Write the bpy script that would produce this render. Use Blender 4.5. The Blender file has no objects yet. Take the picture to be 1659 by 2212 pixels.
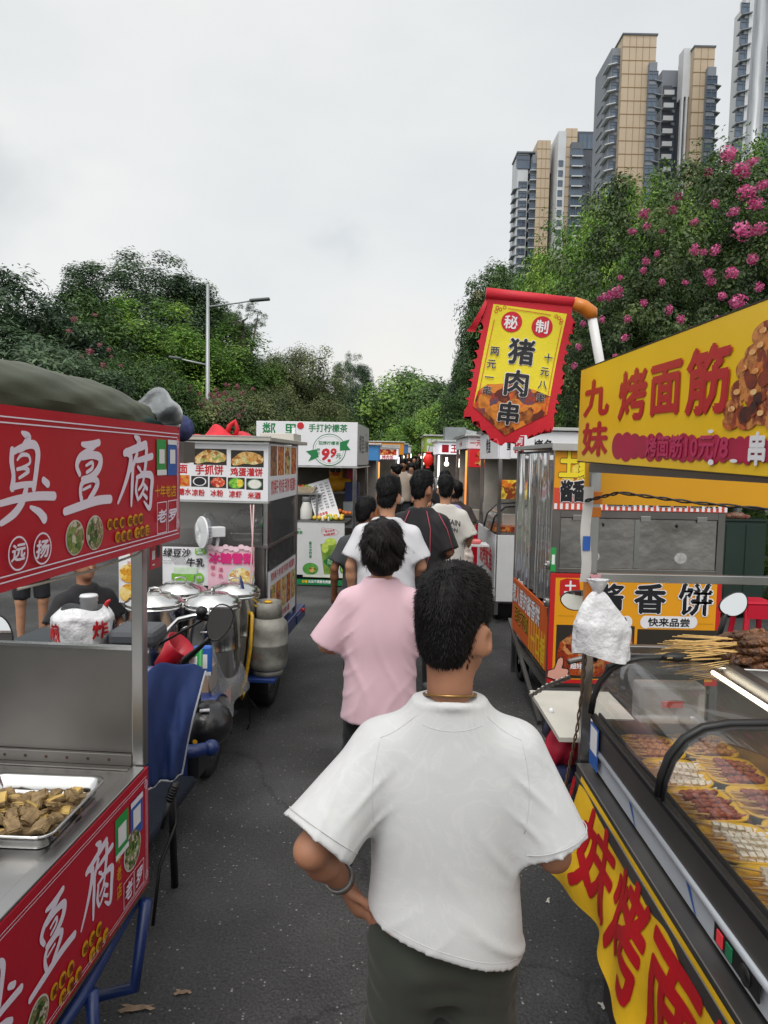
import bpy, bmesh, math, random
import numpy as np
from mathutils import Vector, Matrix, Euler
R_ = math.radians
SC = bpy.context.scene
COL = SC.collection
# ------------------------------------------------------------------ camera
CAM_H, FPX, PITCH, ROLL = 1.93, 710.0, R_(-4.25), 0.02
cam_d = bpy.data.cameras.new('camera')
cam = bpy.data.objects.new('camera', cam_d); COL.objects.link(cam)
cam_d.sensor_fit = 'VERTICAL'; cam_d.sensor_height = 36.0
cam_d.lens = FPX / 1024 * 36.0
cam_d.clip_start = 0.05; cam_d.clip_end = 3000
cam.matrix_world = Matrix.Translation((0, 0, CAM_H)) @ Matrix.Rotation(math.pi/2 + PITCH, 4, 'X') @ Matrix.Rotation(ROLL, 4, 'Z')
SC.camera = cam
SC.render.resolution_x, SC.render.resolution_y = 768, 1024
CM = cam.matrix_world.to_3x3()
# ------------------------------------------------------------------ sky
SUN_EL, SUN_AZ = R_(58), R_(200)          # bright patch of the overcast, behind the viewer
w = bpy.data.worlds.new('World'); SC.world = w; w.use_nodes = True
nt = w.node_tree; N = nt.nodes; L = nt.links
bg = N['Background']; bg.inputs['Strength'].default_value = 1.0
sky = N.new('ShaderNodeTexSky'); sky.sky_type = 'NISHITA'; sky.sun_disc = False
sky.sun_elevation = SUN_EL; sky.sun_rotation = SUN_AZ; sky.dust_density = 4.0
tc = N.new('ShaderNodeTexCoord')
mp = N.new('ShaderNodeMapping'); mp.inputs['Scale'].default_value = (1.0, 1.0, 2.2); mp.inputs['Location'].default_value = (0.35, 0.1, 0.15)
no = N.new('ShaderNodeTexNoise'); no.inputs['Scale'].default_value = 1.7; no.inputs['Detail'].default_value = 5; no.inputs['Roughness'].default_value = 0.5
L.new(tc.outputs['Generated'], mp.inputs['Vector']); L.new(mp.outputs[0], no.inputs['Vector'])
cr = N.new('ShaderNodeValToRGB'); L.new(no.outputs['Fac'], cr.inputs['Fac'])
e = cr.color_ramp.elements
e[0].position = 0.30; e[0].color = (0.66, 0.685, 0.70, 1); e[1].position = 0.62; e[1].color = (0.80, 0.81, 0.80, 1)
# a few darker cloud scraps at fixed places of the sky
def cloud(prev, direction, size, col, amount):
    d = N.new('ShaderNodeVectorMath'); d.operation = 'DISTANCE'
    d.inputs[1].default_value = Vector(direction).normalized()
    wob = N.new('ShaderNodeMix'); wob.data_type = 'VECTOR'; wob.inputs[0].default_value = size*0.9
    nn = N.new('ShaderNodeTexNoise'); nn.inputs['Scale'].default_value = 1.3/size; nn.inputs['Detail'].default_value = 4
    L.new(tc.outputs['Generated'], nn.inputs['Vector'])
    sub = N.new('ShaderNodeVectorMath'); sub.operation = 'MULTIPLY_ADD'
    L.new(nn.outputs['Color'], sub.inputs[0]); sub.inputs[1].default_value = (size*1.2,)*3
    ad = N.new('ShaderNodeVectorMath'); ad.operation = 'SUBTRACT'; ad.inputs[1].default_value = (size*0.6,)*3
    L.new(tc.outputs['Generated'], sub.inputs[2]); L.new(sub.outputs[0], ad.inputs[0])
    sc_ = N.new('ShaderNodeVectorMath'); sc_.operation = 'MULTIPLY'; sc_.inputs[1].default_value = (1, 1, 1.5)
    dv = Vector(direction).normalized(); d.inputs[1].default_value = (dv.x, dv.y, dv.z*1.5)
    L.new(ad.outputs[0], sc_.inputs[0]); L.new(sc_.outputs[0], d.inputs[0])
    mr = N.new('ShaderNodeMapRange'); mr.interpolation_type = 'SMOOTHSTEP'
    mr.inputs['From Min'].default_value = 0; mr.inputs['From Max'].default_value = size
    mr.inputs['To Min'].default_value = amount; mr.inputs['To Max'].default_value = 0
    L.new(d.outputs['Value'], mr.inputs['Value'])
    m = N.new('ShaderNodeMix'); m.data_type = 'RGBA'
    L.new(mr.outputs[0], m.inputs[0]); L.new(prev, m.inputs[6]); m.inputs[7].default_value = (*col, 1)
    return m.outputs[2]
c = cr.outputs['Color']
c = cloud(c, (-0.66, 1, 0.40), 0.19, (0.44, 0.48, 0.51), 0.85)
c = cloud(c, (-0.07, 1, 0.295), 0.055, (0.60, 0.64, 0.67), 0.55)
c = cloud(c, (-0.20, 1, 0.24), 0.06, (0.70, 0.72, 0.73), 0.45)
c = cloud(c, (-0.30, 1, 0.75), 0.30, (0.86, 0.86, 0.84), 0.6)
c = cloud(c, (0.02, 1, 0.12), 0.20, (0.86, 0.83, 0.77), 0.6)
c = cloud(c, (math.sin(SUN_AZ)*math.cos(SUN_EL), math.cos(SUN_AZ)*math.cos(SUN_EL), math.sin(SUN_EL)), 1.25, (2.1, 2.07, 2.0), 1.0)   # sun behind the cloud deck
sk = N.new('ShaderNodeVectorMath'); sk.operation = 'SCALE'; sk.inputs['Scale'].default_value = 0.10
L.new(sky.outputs['Color'], sk.inputs[0])
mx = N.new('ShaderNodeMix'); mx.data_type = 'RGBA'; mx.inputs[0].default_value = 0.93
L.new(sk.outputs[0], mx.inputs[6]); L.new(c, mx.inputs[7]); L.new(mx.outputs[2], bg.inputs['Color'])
# ------------------------------------------------------------------ sun
sd = bpy.data.lights.new('sun', 'SUN'); sd.energy = 1.2; sd.angle = R_(30); sd.color = (1, 0.97, 0.92)
so = bpy.data.objects.new('sun', sd); COL.objects.link(so)
sv = Vector((math.sin(SUN_AZ)*math.cos(SUN_EL), math.cos(SUN_AZ)*math.cos(SUN_EL), math.sin(SUN_EL)))
so.rotation_euler = sv.to_track_quat('Z', 'Y').to_euler(); so.location = (0, -20, 40)
# ------------------------------------------------------------------ exposure
vs = SC.view_settings
SC.display_settings.display_device = 'sRGB'
vs.view_transform = 'Standard'; vs.look = 'None'; vs.exposure = 0.2; vs.gamma = 1.0; vs.use_curve_mapping = False
SC.cycles.max_bounces = 8; SC.cycles.transparent_max_bounces = 12; SC.cycles.use_denoising = True
SC.cycles.caustics_reflective = False; SC.cycles.caustics_refractive = False
# ================================================================== helpers
rnd = random.Random(7)
def P(u, v, Y):
    """point at depth Y metres that the photograph shows at (u, v) of 768 x 1024"""
    d = CM @ Vector(((u-384)/FPX, -(v-512)/FPX, -1)); return Vector((0, 0, CAM_H)) + d*(Y/d.y)
def PD(x, y, Y):
    k = 1024/2212; return P(x*k, y*k, Y)
def srgb(h):
    h = h.lstrip('#'); o = []
    for i in (0, 2, 4):
        c = int(h[i:i+2], 16)/255; o.append(c/12.92 if c <= .04045 else ((c+.055)/1.055)**2.4)
    return tuple(o)
MATS = {}
def mat(name, col, rough=0.6, metal=0.0, spec=0.5, noise=0.0, nscale=8.0, bump=0.0, bscale=60.0, emit=None, alpha=1.0, trans=0.0, sheen=0.0, coat=0.0, stretch=None, col2=None, dist=0.01):
    if name in MATS: return MATS[name]
    if isinstance(col, str): col = srgb(col)
    if isinstance(col2, str): col2 = srgb(col2)
    m = bpy.data.materials.new(name); m.use_nodes = True; MATS[name] = m
    nt = m.node_tree; N = nt.nodes; L = nt.links; b = N['Principled BSDF']
    b.inputs['Base Color'].default_value = (*col, 1); b.inputs['Roughness'].default_value = rough
    b.inputs['Metallic'].default_value = metal; b.inputs['Specular IOR Level'].default_value = spec
    b.inputs['Alpha'].default_value = alpha; b.inputs['Transmission Weight'].default_value = trans
    if sheen: b.inputs['Sheen Weight'].default_value = sheen
    if coat: b.inputs['Coat Weight'].default_value = coat; b.inputs['Coat Roughness'].default_value = 0.1
    tc = N.new('ShaderNodeTexCoord'); src = tc.outputs['Object']
    if stretch:
        mp = N.new('ShaderNodeMapping'); mp.inputs['Scale'].default_value = stretch; L.new(src, mp.inputs['Vector']); src = mp.outputs[0]
    if noise or col2:
        n = N.new('ShaderNodeTexNoise'); n.inputs['Scale'].default_value = nscale; n.inputs['Detail'].default_value = 5; L.new(src, n.inputs['Vector'])
        r = N.new('ShaderNodeValToRGB'); L.new(n.outputs['Fac'], r.inputs['Fac'])
        e = r.color_ramp.elements; e[0].position = .3; e[1].position = .7
        e[0].color = (*(c*(1-noise) for c in col), 1)
        e[1].color = (*(col2 if col2 else (min(1, c*(1+noise)) for c in col)), 1)
        L.new(r.outputs['Color'], b.inputs['Base Color'])
        mr = N.new('ShaderNodeMapRange'); mr.inputs['To Min'].default_value = max(0.02, rough*.75); mr.inputs['To Max'].default_value = min(1, rough*1.25)
        L.new(n.outputs['Fac'], mr.inputs['Value']); L.new(mr.outputs[0], b.inputs['Roughness'])
    if bump:
        n2 = N.new('ShaderNodeTexNoise'); n2.inputs['Scale'].default_value = bscale; n2.inputs['Detail'].default_value = 4; L.new(src, n2.inputs['Vector'])
        bp = N.new('ShaderNodeBump'); bp.inputs['Strength'].default_value = bump; bp.inputs['Distance'].default_value = dist
        L.new(n2.outputs['Fac'], bp.inputs['Height']); L.new(bp.outputs[0], b.inputs['Normal'])
    if emit:
        b.inputs['Emission Color'].default_value = (*(srgb(emit[0]) if isinstance(emit[0], str) else emit[0]), 1); b.inputs['Emission Strength'].default_value = emit[1]
    return m
def food(name, cols, scale=40.0, rough=.45, bump=.0):
    """printed or real food: a patchwork of cells in several colours"""
    if name in MATS: return MATS[name]
    m = bpy.data.materials.new(name); m.use_nodes = True; MATS[name] = m
    nt = m.node_tree; N = nt.nodes; L = nt.links; b = N['Principled BSDF']; b.inputs['Roughness'].default_value = rough
    tc = N.new('ShaderNodeTexCoord')
    n0 = N.new('ShaderNodeTexNoise'); n0.inputs['Scale'].default_value = scale*.8; n0.inputs['Detail'].default_value = 3
    L.new(tc.outputs['Object'], n0.inputs['Vector'])
    ad = N.new('ShaderNodeVectorMath'); ad.operation = 'MULTIPLY_ADD'; ad.inputs[1].default_value = (1.2/scale,)*3
    L.new(n0.outputs['Color'], ad.inputs[0]); L.new(tc.outputs['Object'], ad.inputs[2])
    v = N.new('ShaderNodeTexVoronoi'); v.inputs['Scale'].default_value = scale; L.new(ad.outputs[0], v.inputs['Vector'])
    sp = N.new('ShaderNodeSeparateColor'); L.new(v.outputs['Color'], sp.inputs[0])
    n1 = N.new('ShaderNodeTexNoise'); n1.inputs['Scale'].default_value = scale*2.2; L.new(tc.outputs['Object'], n1.inputs['Vector'])
    mm = N.new('ShaderNodeMath'); mm.operation = 'MULTIPLY_ADD'; mm.inputs[1].default_value = .5; L.new(n1.outputs['Fac'], mm.inputs[0])
    m2 = N.new('ShaderNodeMath'); m2.operation = 'MULTIPLY'; m2.inputs[1].default_value = .62; L.new(sp.outputs[0], m2.inputs[0]); L.new(m2.outputs[0], mm.inputs[2])
    r = N.new('ShaderNodeValToRGB'); L.new(mm.outputs[0], r.inputs['Fac'])
    cs = [srgb(c) for c in cols]; e = r.color_ramp.elements
    while len(e) < len(cs): e.new(.5)
    for i, c in enumerate(cs):
        e[i].position = .18 + .64*i/max(1, len(cs)-1); e[i].color = (*c, 1)
    L.new(r.outputs['Color'], b.inputs['Base Color'])
    if bump:
        bp = N.new('ShaderNodeBump'); bp.inputs['Strength'].default_value = bump; bp.inputs['Distance'].default_value = .01
        L.new(n1.outputs['Fac'], bp.inputs['Height']); L.new(bp.outputs[0], b.inputs['Normal'])
    return m
def tag(o, label=None, cat=None, group=None, kind=None):
    for k, v in (('label', label), ('category', cat), ('group', group), ('kind', kind)):
        if v: o[k] = v
    return o
def thing(name, label, cat, loc=(0, 0, 0), rz=0.0, group=None):
    o = bpy.data.objects.new(name, None); COL.objects.link(o); o.location = loc; o.rotation_euler = (0, 0, rz)
    o.empty_display_size = .1
    return tag(o, label, cat, group)
def wm(o):
    M = Matrix.LocRotScale(o.location, o.rotation_euler.to_quaternion(), o.scale)
    return wm(o.parent) @ M if o.parent else M
_glyph = {}
def glyphs(s, bold=0.0):
    k = (s, round(bold, 4))
    if k not in _glyph:
        c = bpy.data.curves.new('lettering', 'FONT'); c.body = s; c.size = 1; c.offset = bold; c.align_x = 'CENTER'; c.resolution_u = 2
        o = bpy.data.objects.new('lettering', c); COL.objects.link(o)
        dg = bpy.context.evaluated_depsgraph_get(); dg.update()
        m = bpy.data.meshes.new_from_object(o.evaluated_get(dg), depsgraph=dg)
        vs = np.array([tuple(v.co)[:2] for v in m.vertices]).reshape(-1, 2); fs = [tuple(p.vertices) for p in m.polygons]
        bpy.data.objects.remove(o); bpy.data.curves.remove(c); bpy.data.meshes.remove(m)
        _glyph[k] = (vs, fs)
    return _glyph[k]
class MB:
    def __init__(s, M=None):
        s.v = []; s.f = []; s.mi = []; s.M = M if M is not None else Matrix.Identity(4); s.mat = 0; s.lay = 0.0
    def add(s, vs, fs):
        o = len(s.v); s.v += [tuple(s.M @ Vector(p)) for p in vs]
        s.f += [tuple(i+o for i in f) for f in fs]; s.mi += [s.mat]*len(fs); return s
    def box(s, c, d, rz=0.0, rx=0.0, ry=0.0):
        E = Euler((rx, ry, rz)).to_matrix(); c = Vector(c)
        vs = [c + E @ Vector((x*d[0]/2, y*d[1]/2, z*d[2]/2)) for x in (-1, 1) for y in (-1, 1) for z in (-1, 1)]
        return s.add(vs, [(0, 1, 3, 2), (4, 6, 7, 5), (0, 4, 5, 1), (2, 3, 7, 6), (0, 2, 6, 4), (1, 5, 7, 3)])
    def bx(s, a, b):
        a, b = Vector(a), Vector(b); return s.box((a+b)/2, [abs(b[i]-a[i]) for i in range(3)])
    def tube(s, pts, r, n=8, cap=True):
        pts = [Vector(p) for p in pts]; m = len(pts); rs = r if isinstance(r, (list, tuple)) else [r]*m
        vs = []; up = Vector((0, 0, 1)); t0 = (pts[1]-pts[0]).normalized()
        if abs(t0.z) > .9: up = Vector((1, 0, 0))
        x = t0.cross(up).normalized()
        for i in range(m):
            t = (pts[min(i+1, m-1)]-pts[max(i-1, 0)]).normalized()
            x = (x - t*x.dot(t)).normalized(); y = t.cross(x)
            vs += [pts[i] + (x*math.cos(a)+y*math.sin(a))*rs[i] for a in (2*math.pi*k/n for k in range(n))]
        fs = [(i*n+k, i*n+(k+1) % n, (i+1)*n+(k+1) % n, (i+1)*n+k) for i in range(m-1) for k in range(n)]
        if cap: fs += [tuple(range(n-1, -1, -1)), tuple((m-1)*n+k for k in range(n))]
        return s.add(vs, fs)
    def bar(s, a, b, w, h=None):
        """square bar from a to b"""
        a, b = Vector(a), Vector(b); h = h or w; t = (b-a).normalized()
        up = Vector((0, 0, 1)) if abs(t.z) < .95 else Vector((0, 1, 0))
        x = t.cross(up).normalized(); y = x.cross(t)
        vs = [p + x*(i*w/2) + y*(j*h/2) for p in (a, b) for i, j in ((-1, -1), (1, -1), (1, 1), (-1, 1))]
        return s.add(vs, [(3, 2, 1, 0), (4, 5, 6, 7), (0, 1, 5, 4), (1, 2, 6, 5), (2, 3, 7, 6), (3, 0, 4, 7)])
    def lathe(s, prof, c=(0, 0, 0), n=24, axis='Z', sx=1, sy=1):
        c = Vector(c); vs = []
        for r, z in prof:
            for k in range(n):
                a = 2*math.pi*k/n; q = Vector((r*math.cos(a)*sx, r*math.sin(a)*sy, z))
                if axis == 'X': q = Vector((q.z, q.x, q.y))
                if axis == 'Y': q = Vector((q.x, q.z, q.y))
                vs.append(c+q)
        m = len(prof)
        fs = [(i*n+k, i*n+(k+1) % n, (i+1)*n+(k+1) % n, (i+1)*n+k) for i in range(m-1) for k in range(n)]
        if prof[0][0] > 1e-5: fs.append(tuple(range(n-1, -1, -1)))
        if prof[-1][0] > 1e-5: fs.append(tuple((m-1)*n+k for k in range(n)))
        return s.add(vs, fs)
    def ball(s, c, r, n=10, m=7):
        r = r if isinstance(r, (tuple, list)) else (r, r, r); c = Vector(c); vs = []; fs = []
        for i in range(m+1):
            t = math.pi*i/m
            for k in range(n):
                a = 2*math.pi*k/n; vs.append(c + Vector((r[0]*math.sin(t)*math.cos(a), r[1]*math.sin(t)*math.sin(a), r[2]*math.cos(t))))
        fs = [(i*n+k, (i+1)*n+k, (i+1)*n+(k+1) % n, i*n+(k+1) % n) for i in range(m) for k in range(n)]
        return s.add(vs, fs)
    def sheet(s, fn, nu, nv):
        vs = [fn(i/nu, j/nv) for j in range(nv+1) for i in range(nu+1)]
        fs = [(j*(nu+1)+i, j*(nu+1)+i+1, (j+1)*(nu+1)+i+1, (j+1)*(nu+1)+i) for j in range(nv) for i in range(nu)]
        return s.add(vs, fs)
    # ---- flat artwork in the xy plane of the frame, each piece a hair above the last
    def z(s): s.lay += .0001; return s.lay
    def rect(s, x0, y0, x1, y1):
        z = s.z(); return s.add([(x0, y0, z), (x1, y0, z), (x1, y1, z), (x0, y1, z)], [(0, 1, 2, 3)])
    def frame(s, x0, y0, x1, y1, t):
        s.rect(x0, y0, x1, y0+t); s.rect(x0, y1-t, x1, y1); s.rect(x0, y0, x0+t, y1); return s.rect(x1-t, y0, x1, y1)
    def disc(s, x, y, rx, ry=None, n=28, rot=0):
        z = s.z(); ry = ry or rx; c, sn = math.cos(rot), math.sin(rot); vs = []
        for k in range(n):
            a = 2*math.pi*k/n; p, q = rx*math.cos(a), ry*math.sin(a); vs.append((x+p*c-q*sn, y+p*sn+q*c, z))
        return s.add(vs, [tuple(range(n))])
    def ring(s, x, y, rx, ry, t, n=36):
        z = s.z(); vs = []
        for k in range(n):
            a = 2*math.pi*k/n; vs += [(x+rx*math.cos(a), y+ry*math.sin(a), z), (x+(rx-t)*math.cos(a), y+(ry-t)*math.sin(a), z)]
        return s.add(vs, [(2*k, 2*((k+1) % n), 2*((k+1) % n)+1, 2*k+1) for k in range(n)])
    def poly(s, pts):
        z = s.z(); return s.add([(p[0], p[1], z) for p in pts], [tuple(range(len(pts)))])
    def text(s, t, x, y, w, h=None, bold=.02, rot=0.0, shear=0.0, fn=None):
        """t centred on (x, y): w is the width of one em, h its height"""
        h = h or w; vs, fs = glyphs(t, 0.0); c, sn = math.cos(rot), math.sin(rot)
        offs = [(0, 0)] if bold < .006 else [(bold, 0), (-bold, 0), (0, bold), (0, -bold)] if bold < .04 else [(bold*math.cos(k*math.pi/4), bold*math.sin(k*math.pi/4)) for k in range(8)]
        for ox, oy in offs:
            z = s.z(); o = []
            for a, b in vs:
                b = b-.37+oy; a = (a+ox+shear*b)*w; b *= h
                q = (x+a*c-b*sn, y+a*sn+b*c, z); o.append(fn(*q) if fn else q)
            s.add(o, fs)
        return s
    def vtext(s, t, x, y, w, step, h=None, bold=.02):
        for i, ch in enumerate(t): s.text(ch, x, y-i*step, w, h, bold)
        return s
    def stroke(s, pts, rs, fn=None):
        """brush stroke: a round-ended ribbon of varying half width"""
        z = s.z(); pts = [Vector((p[0], p[1])) for p in pts]; P_, R2 = [], []
        m = len(pts)
        for i in range(m-1):                                  # catmull-rom
            p0, p1, p2, p3 = pts[max(i-1, 0)], pts[i], pts[i+1], pts[min(i+2, m-1)]
            for k in range(5):
                t = k/5
                P_.append(.5*((2*p1)+(p2-p0)*t+(2*p0-5*p1+4*p2-p3)*t*t+(3*p1-p0-3*p2+p3)*t**3)); R2.append(rs[i]*(1-t)+rs[i+1]*t)
        P_.append(pts[-1]); R2.append(rs[-1]); n = len(P_); lft, rgt = [], []
        for i in range(n):
            d = (P_[min(i+1, n-1)]-P_[max(i-1, 0)]).normalized(); q = Vector((-d.y, d.x))
            lft.append(P_[i]+q*R2[i]); rgt.append(P_[i]-q*R2[i])
        def cap(c, d, r): 
            b = math.atan2(d.y, d.x); return [c+Vector((math.cos(b+a), math.sin(b+a)))*r for a in (math.pi/2-.5, .6, 0, -.6, -math.pi/2+.5)]
        e1 = cap(P_[-1], P_[-1]-P_[-2], R2[-1]); e0 = cap(P_[0], P_[0]-P_[1], R2[0])
        vs = []; fs = []
        for i in range(n): vs += [lft[i], rgt[i]]
        fs = [(2*i+1, 2*i+3, 2*i+2, 2*i) for i in range(n-1)]
        o = len(vs); vs += e1; fs.append((2*n-1,) + tuple(reversed(range(o, o+5))) + (2*n-2,))
        o = len(vs); vs += e0; fs.append((0,) + tuple(reversed(range(o, o+5))) + (1,))
        vs = [(v.x, v.y, z) for v in vs]
        if fn: vs = [fn(*v) for v in vs]
        return s.add(vs, fs)
    def build(s, name, mt, parent=None, smooth=False, bevel=0.0, sub=0, label=None, kind=None, bseg=2):
        me = bpy.data.meshes.new(name); vs = s.v
        if parent:
            Mi = wm(parent).inverted(); vs = [tuple(Mi @ Vector(p)) for p in vs]
        me.from_pydata(vs, [], s.f)
        for m in (mt if isinstance(mt, (list, tuple)) else [mt]): me.materials.append(m)
        if isinstance(mt, (list, tuple)): me.polygons.foreach_set('material_index', s.mi)
        if smooth: me.polygons.foreach_set('use_smooth', [True]*len(me.polygons))
        me.update(); o = bpy.data.objects.new(name, me); COL.objects.link(o)
        if parent: o.parent = parent
        if bevel:
            b = o.modifiers.new('bevel', 'BEVEL'); b.width = bevel; b.segments = bseg; b.limit_method = 'ANGLE'; b.angle_limit = R_(40); b.harden_normals = False
        if sub:
            b = o.modifiers.new('sub', 'SUBSURF'); b.levels = sub; b.render_levels = sub
        return tag(o, label, kind=kind)
def frame(origin, xd, up=(0, 0, 1)):
    """panel frame: x along xd, y up, z out of the face"""
    x = Vector(xd).normalized(); u = Vector(up); z = x.cross(u).normalized(); y = z.cross(x)
    M = Matrix((x, y, z)).transposed().to_4x4(); M.translation = Vector(origin); return M
def onp(M, u, v):
    """where the photograph's pixel (768 x 1024) meets a panel: panel x, y"""
    Mi = M.inverted(); a = Mi @ Vector((0, 0, CAM_H)); d = Mi.to_3x3() @ (CM @ Vector(((u-384)/FPX, -(v-512)/FPX, -1)))
    t = -a.z/d.z; q = a + d*t; return q.x, q.y
def dup(root, loc=None, rz=None, scale=None, label=None, group=None, parent=None):
    c = root.copy(); COL.objects.link(c)
    if parent is not None: c.parent = parent
    if loc is not None: c.location = loc
    if rz is not None: c.rotation_euler = (0, 0, rz)
    if scale is not None: c.scale = (scale,)*3 if isinstance(scale, (int, float)) else scale
    if label: c['label'] = label
    if group: c['group'] = group
    for ch in root.children: dup(ch, parent=c)
    return c
# ---------------------------------------------------------------- signed-distance bodies
class SDF:
    """soft bodies: prims joined by smooth unions, surfaced on a grid (surface nets)"""
    def __init__(s): s.p = []
    def cone(s, a, b, ra, rb, k=.03, sub=False, flat=None): s.p.append(('c', np.array(a, float), np.array(b, float), ra, rb, k, sub, flat)); return s
    def ell(s, c, r, k=.03, sub=False, rot=None): s.p.append(('e', np.array(c, float), np.array(r, float), None if rot is None else np.array(rot), 0, k, sub, None)); return s
    def loft(s, rings, k=.03, sub=False, pw=2.0):   # rings (z, cx, cy, rx, ry) rising in z
        s.p.append(('l', np.array(rings, float), None, pw, 0, k, sub, None)); return s
    def sleeve(s, a, b, ra, rb, th, k=.03): s.p.append(('c', np.array(a, float), np.array(b, float), ra, rb, k, False, ('open', th))); return s     # open-ended, hollow at b
    def cut(s, n, d): s.p.append(('p', np.array(n, float), d, 0, 0, 0, True, None)); return s      # keep n.p < d
    def torus(s, c, R0, r, rot=None, k=.01, sx=1, sy=1): s.p.append(('t', np.array(c, float), (R0, r, sx, sy), None if rot is None else np.array(rot), 0, k, False, None)); return s
    def mesh(s, vox, disp=None):
        lo = []; hi = []
        for p in s.p:
            if p[6]: continue
            if p[0] == 'c': m = max(p[3], p[4]); lo += [p[1]-m, p[2]-m]; hi += [p[1]+m, p[2]+m]
            elif p[0] == 'e': m = p[2].max() if p[3] is not None else p[2]; lo.append(p[1]-m); hi.append(p[1]+m)
            elif p[0] == 't': m = p[2][0]*max(p[2][2:])+p[2][1]; lo.append(p[1]-m); hi.append(p[1]+m)
            else:
                g = p[1]; lo.append(np.array([(g[:, 1]-g[:, 3]).min(), (g[:, 2]-g[:, 4]).min(), g[0, 0]])); hi.append(np.array([(g[:, 1]+g[:, 3]).max(), (g[:, 2]+g[:, 4]).max(), g[-1, 0]]))
        lo = np.min(lo, 0)-3*vox-.02; hi = np.max(hi, 0)+3*vox+.02
        n = np.ceil((hi-lo)/vox).astype(int)+1
        ax = [lo[i]+vox*np.arange(n[i]) for i in range(3)]
        D = np.full(n, .5, np.float32)
        for p in s.p:
            if p[0] == 'p': continue
            k = p[5]; pad = k+3*vox+.02
            if p[0] == 'c': m = max(p[3], p[4])+pad; a = np.minimum(p[1], p[2])-m; b = np.maximum(p[1], p[2])+m
            elif p[0] == 'e': m = (p[2].max() if p[3] is not None else p[2])+pad; a = p[1]-m; b = p[1]+m
            elif p[0] == 't': m = p[2][0]*max(p[2][2:])+p[2][1]+pad; a = p[1]-m; b = p[1]+m
            else:
                g = p[1]; a = np.array([(g[:, 1]-g[:, 3]).min(), (g[:, 2]-g[:, 4]).min(), g[0, 0]])-pad; b = np.array([(g[:, 1]+g[:, 3]).max(), (g[:, 2]+g[:, 4]).max(), g[-1, 0]])+pad
            i0 = np.clip(np.floor((a-lo)/vox).astype(int), 0, n-1); i1 = np.clip(np.ceil((b-lo)/vox).astype(int)+1, 1, n)
            if (i1 <= i0).any(): continue
            sl = tuple(slice(i0[i], i1[i]) for i in range(3))
            X, Y, Z = np.meshgrid(*[ax[i][sl[i]] for i in range(3)], indexing='ij', sparse=True)
            if p[0] == 'c':
                A, B = p[1], p[2]; ab = B-A; l2 = max(ab @ ab, 1e-9)
                t = np.clip(((X-A[0])*ab[0]+(Y-A[1])*ab[1]+(Z-A[2])*ab[2])/l2, 0, 1)
                dx, dy, dz = X-A[0]-t*ab[0], Y-A[1]-t*ab[1], Z-A[2]-t*ab[2]
                if p[7] is not None and p[7][0] != 'open':                       # flattened along a direction
                    fd = np.array(p[7][:3]); fd = fd/np.linalg.norm(fd); q = dx*fd[0]+dy*fd[1]+dz*fd[2]; g = p[7][3]-1
                    dx, dy, dz = dx+fd[0]*q*g, dy+fd[1]*q*g, dz+fd[2]*q*g
                d = np.sqrt(dx*dx+dy*dy+dz*dz)-(p[3]+(p[4]-p[3])*t)
                if p[7] is not None and p[7][0] == 'open':
                    l = l2**.5; h_ = ((X-B[0])*ab[0]+(Y-B[1])*ab[1]+(Z-B[2])*ab[2])/l
                    q_ = np.sqrt(np.maximum((X-A[0])**2+(Y-A[1])**2+(Z-A[2])**2-(h_+l)**2, 0))
                    d = np.maximum(d, h_); d = np.maximum(d, -np.maximum(q_-(p[4]-p[7][1]), -(h_+.045)))
            elif p[0] == 'e':
                q = [X-p[1][0], Y-p[1][1], Z-p[1][2]]
                if p[3] is not None: Rm = p[3]; q = [Rm[0, i]*q[0]+Rm[1, i]*q[1]+Rm[2, i]*q[2] for i in range(3)]
                r = p[2]; k0 = np.sqrt((q[0]/r[0])**2+(q[1]/r[1])**2+(q[2]/r[2])**2); k1 = np.sqrt((q[0]/r[0]**2)**2+(q[1]/r[1]**2)**2+(q[2]/r[2]**2)**2)
                d = k0*(k0-1)/np.maximum(k1, 1e-6)
            elif p[0] == 't':
                q = [X-p[1][0], Y-p[1][1], Z-p[1][2]]; R0, r, sx, sy = p[2]
                if p[3] is not None: Rm = p[3]; q = [Rm[0, i]*q[0]+Rm[1, i]*q[1]+Rm[2, i]*q[2] for i in range(3)]
                d = np.sqrt((np.sqrt((q[0]/sx)**2+(q[1]/sy)**2)-R0)**2+q[2]**2)-r
            else:
                g = p[1]; z = ax[2][sl[2]]; zz = np.linspace(g[0, 0], g[-1, 0], 80); kn_ = np.hanning(19); kn_ /= kn_.sum()
                def f(j):
                    e_ = np.interp(zz, g[:, 0], g[:, j]); e_ = np.convolve(np.pad(e_, 9, mode='edge'), kn_, 'valid'); return np.interp(z, zz, e_)[None, None, :]
                rx, ry = f(3), f(4); pw = p[3]
                e = (np.abs((X-f(1))/rx)**pw+np.abs((Y-f(2))/ry)**pw)**(1/pw)
                d = (e-1)*np.minimum(rx, ry)
                dz = np.maximum(g[0, 0]-Z, Z-g[-1, 0]); d = np.maximum(d, dz)
            d = np.broadcast_to(d, D[sl].shape).astype(np.float32); o = D[sl]
            if p[6]:
                h = np.clip(.5-.5*(o+d)/max(k, 1e-4), 0, 1); D[sl] = o*(1-h)-d*h+k*h*(1-h)
            else:
                h = np.clip(.5+.5*(o-d)/max(k, 1e-4), 0, 1); D[sl] = o*(1-h)+d*h-k*h*(1-h)
        if disp is not None:
            X, Y, Z = np.meshgrid(*ax, indexing='ij', sparse=True); near = np.abs(D) < 4*vox+.03
            D = np.where(near, D+disp(X, Y, Z).astype(np.float32), D)
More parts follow.
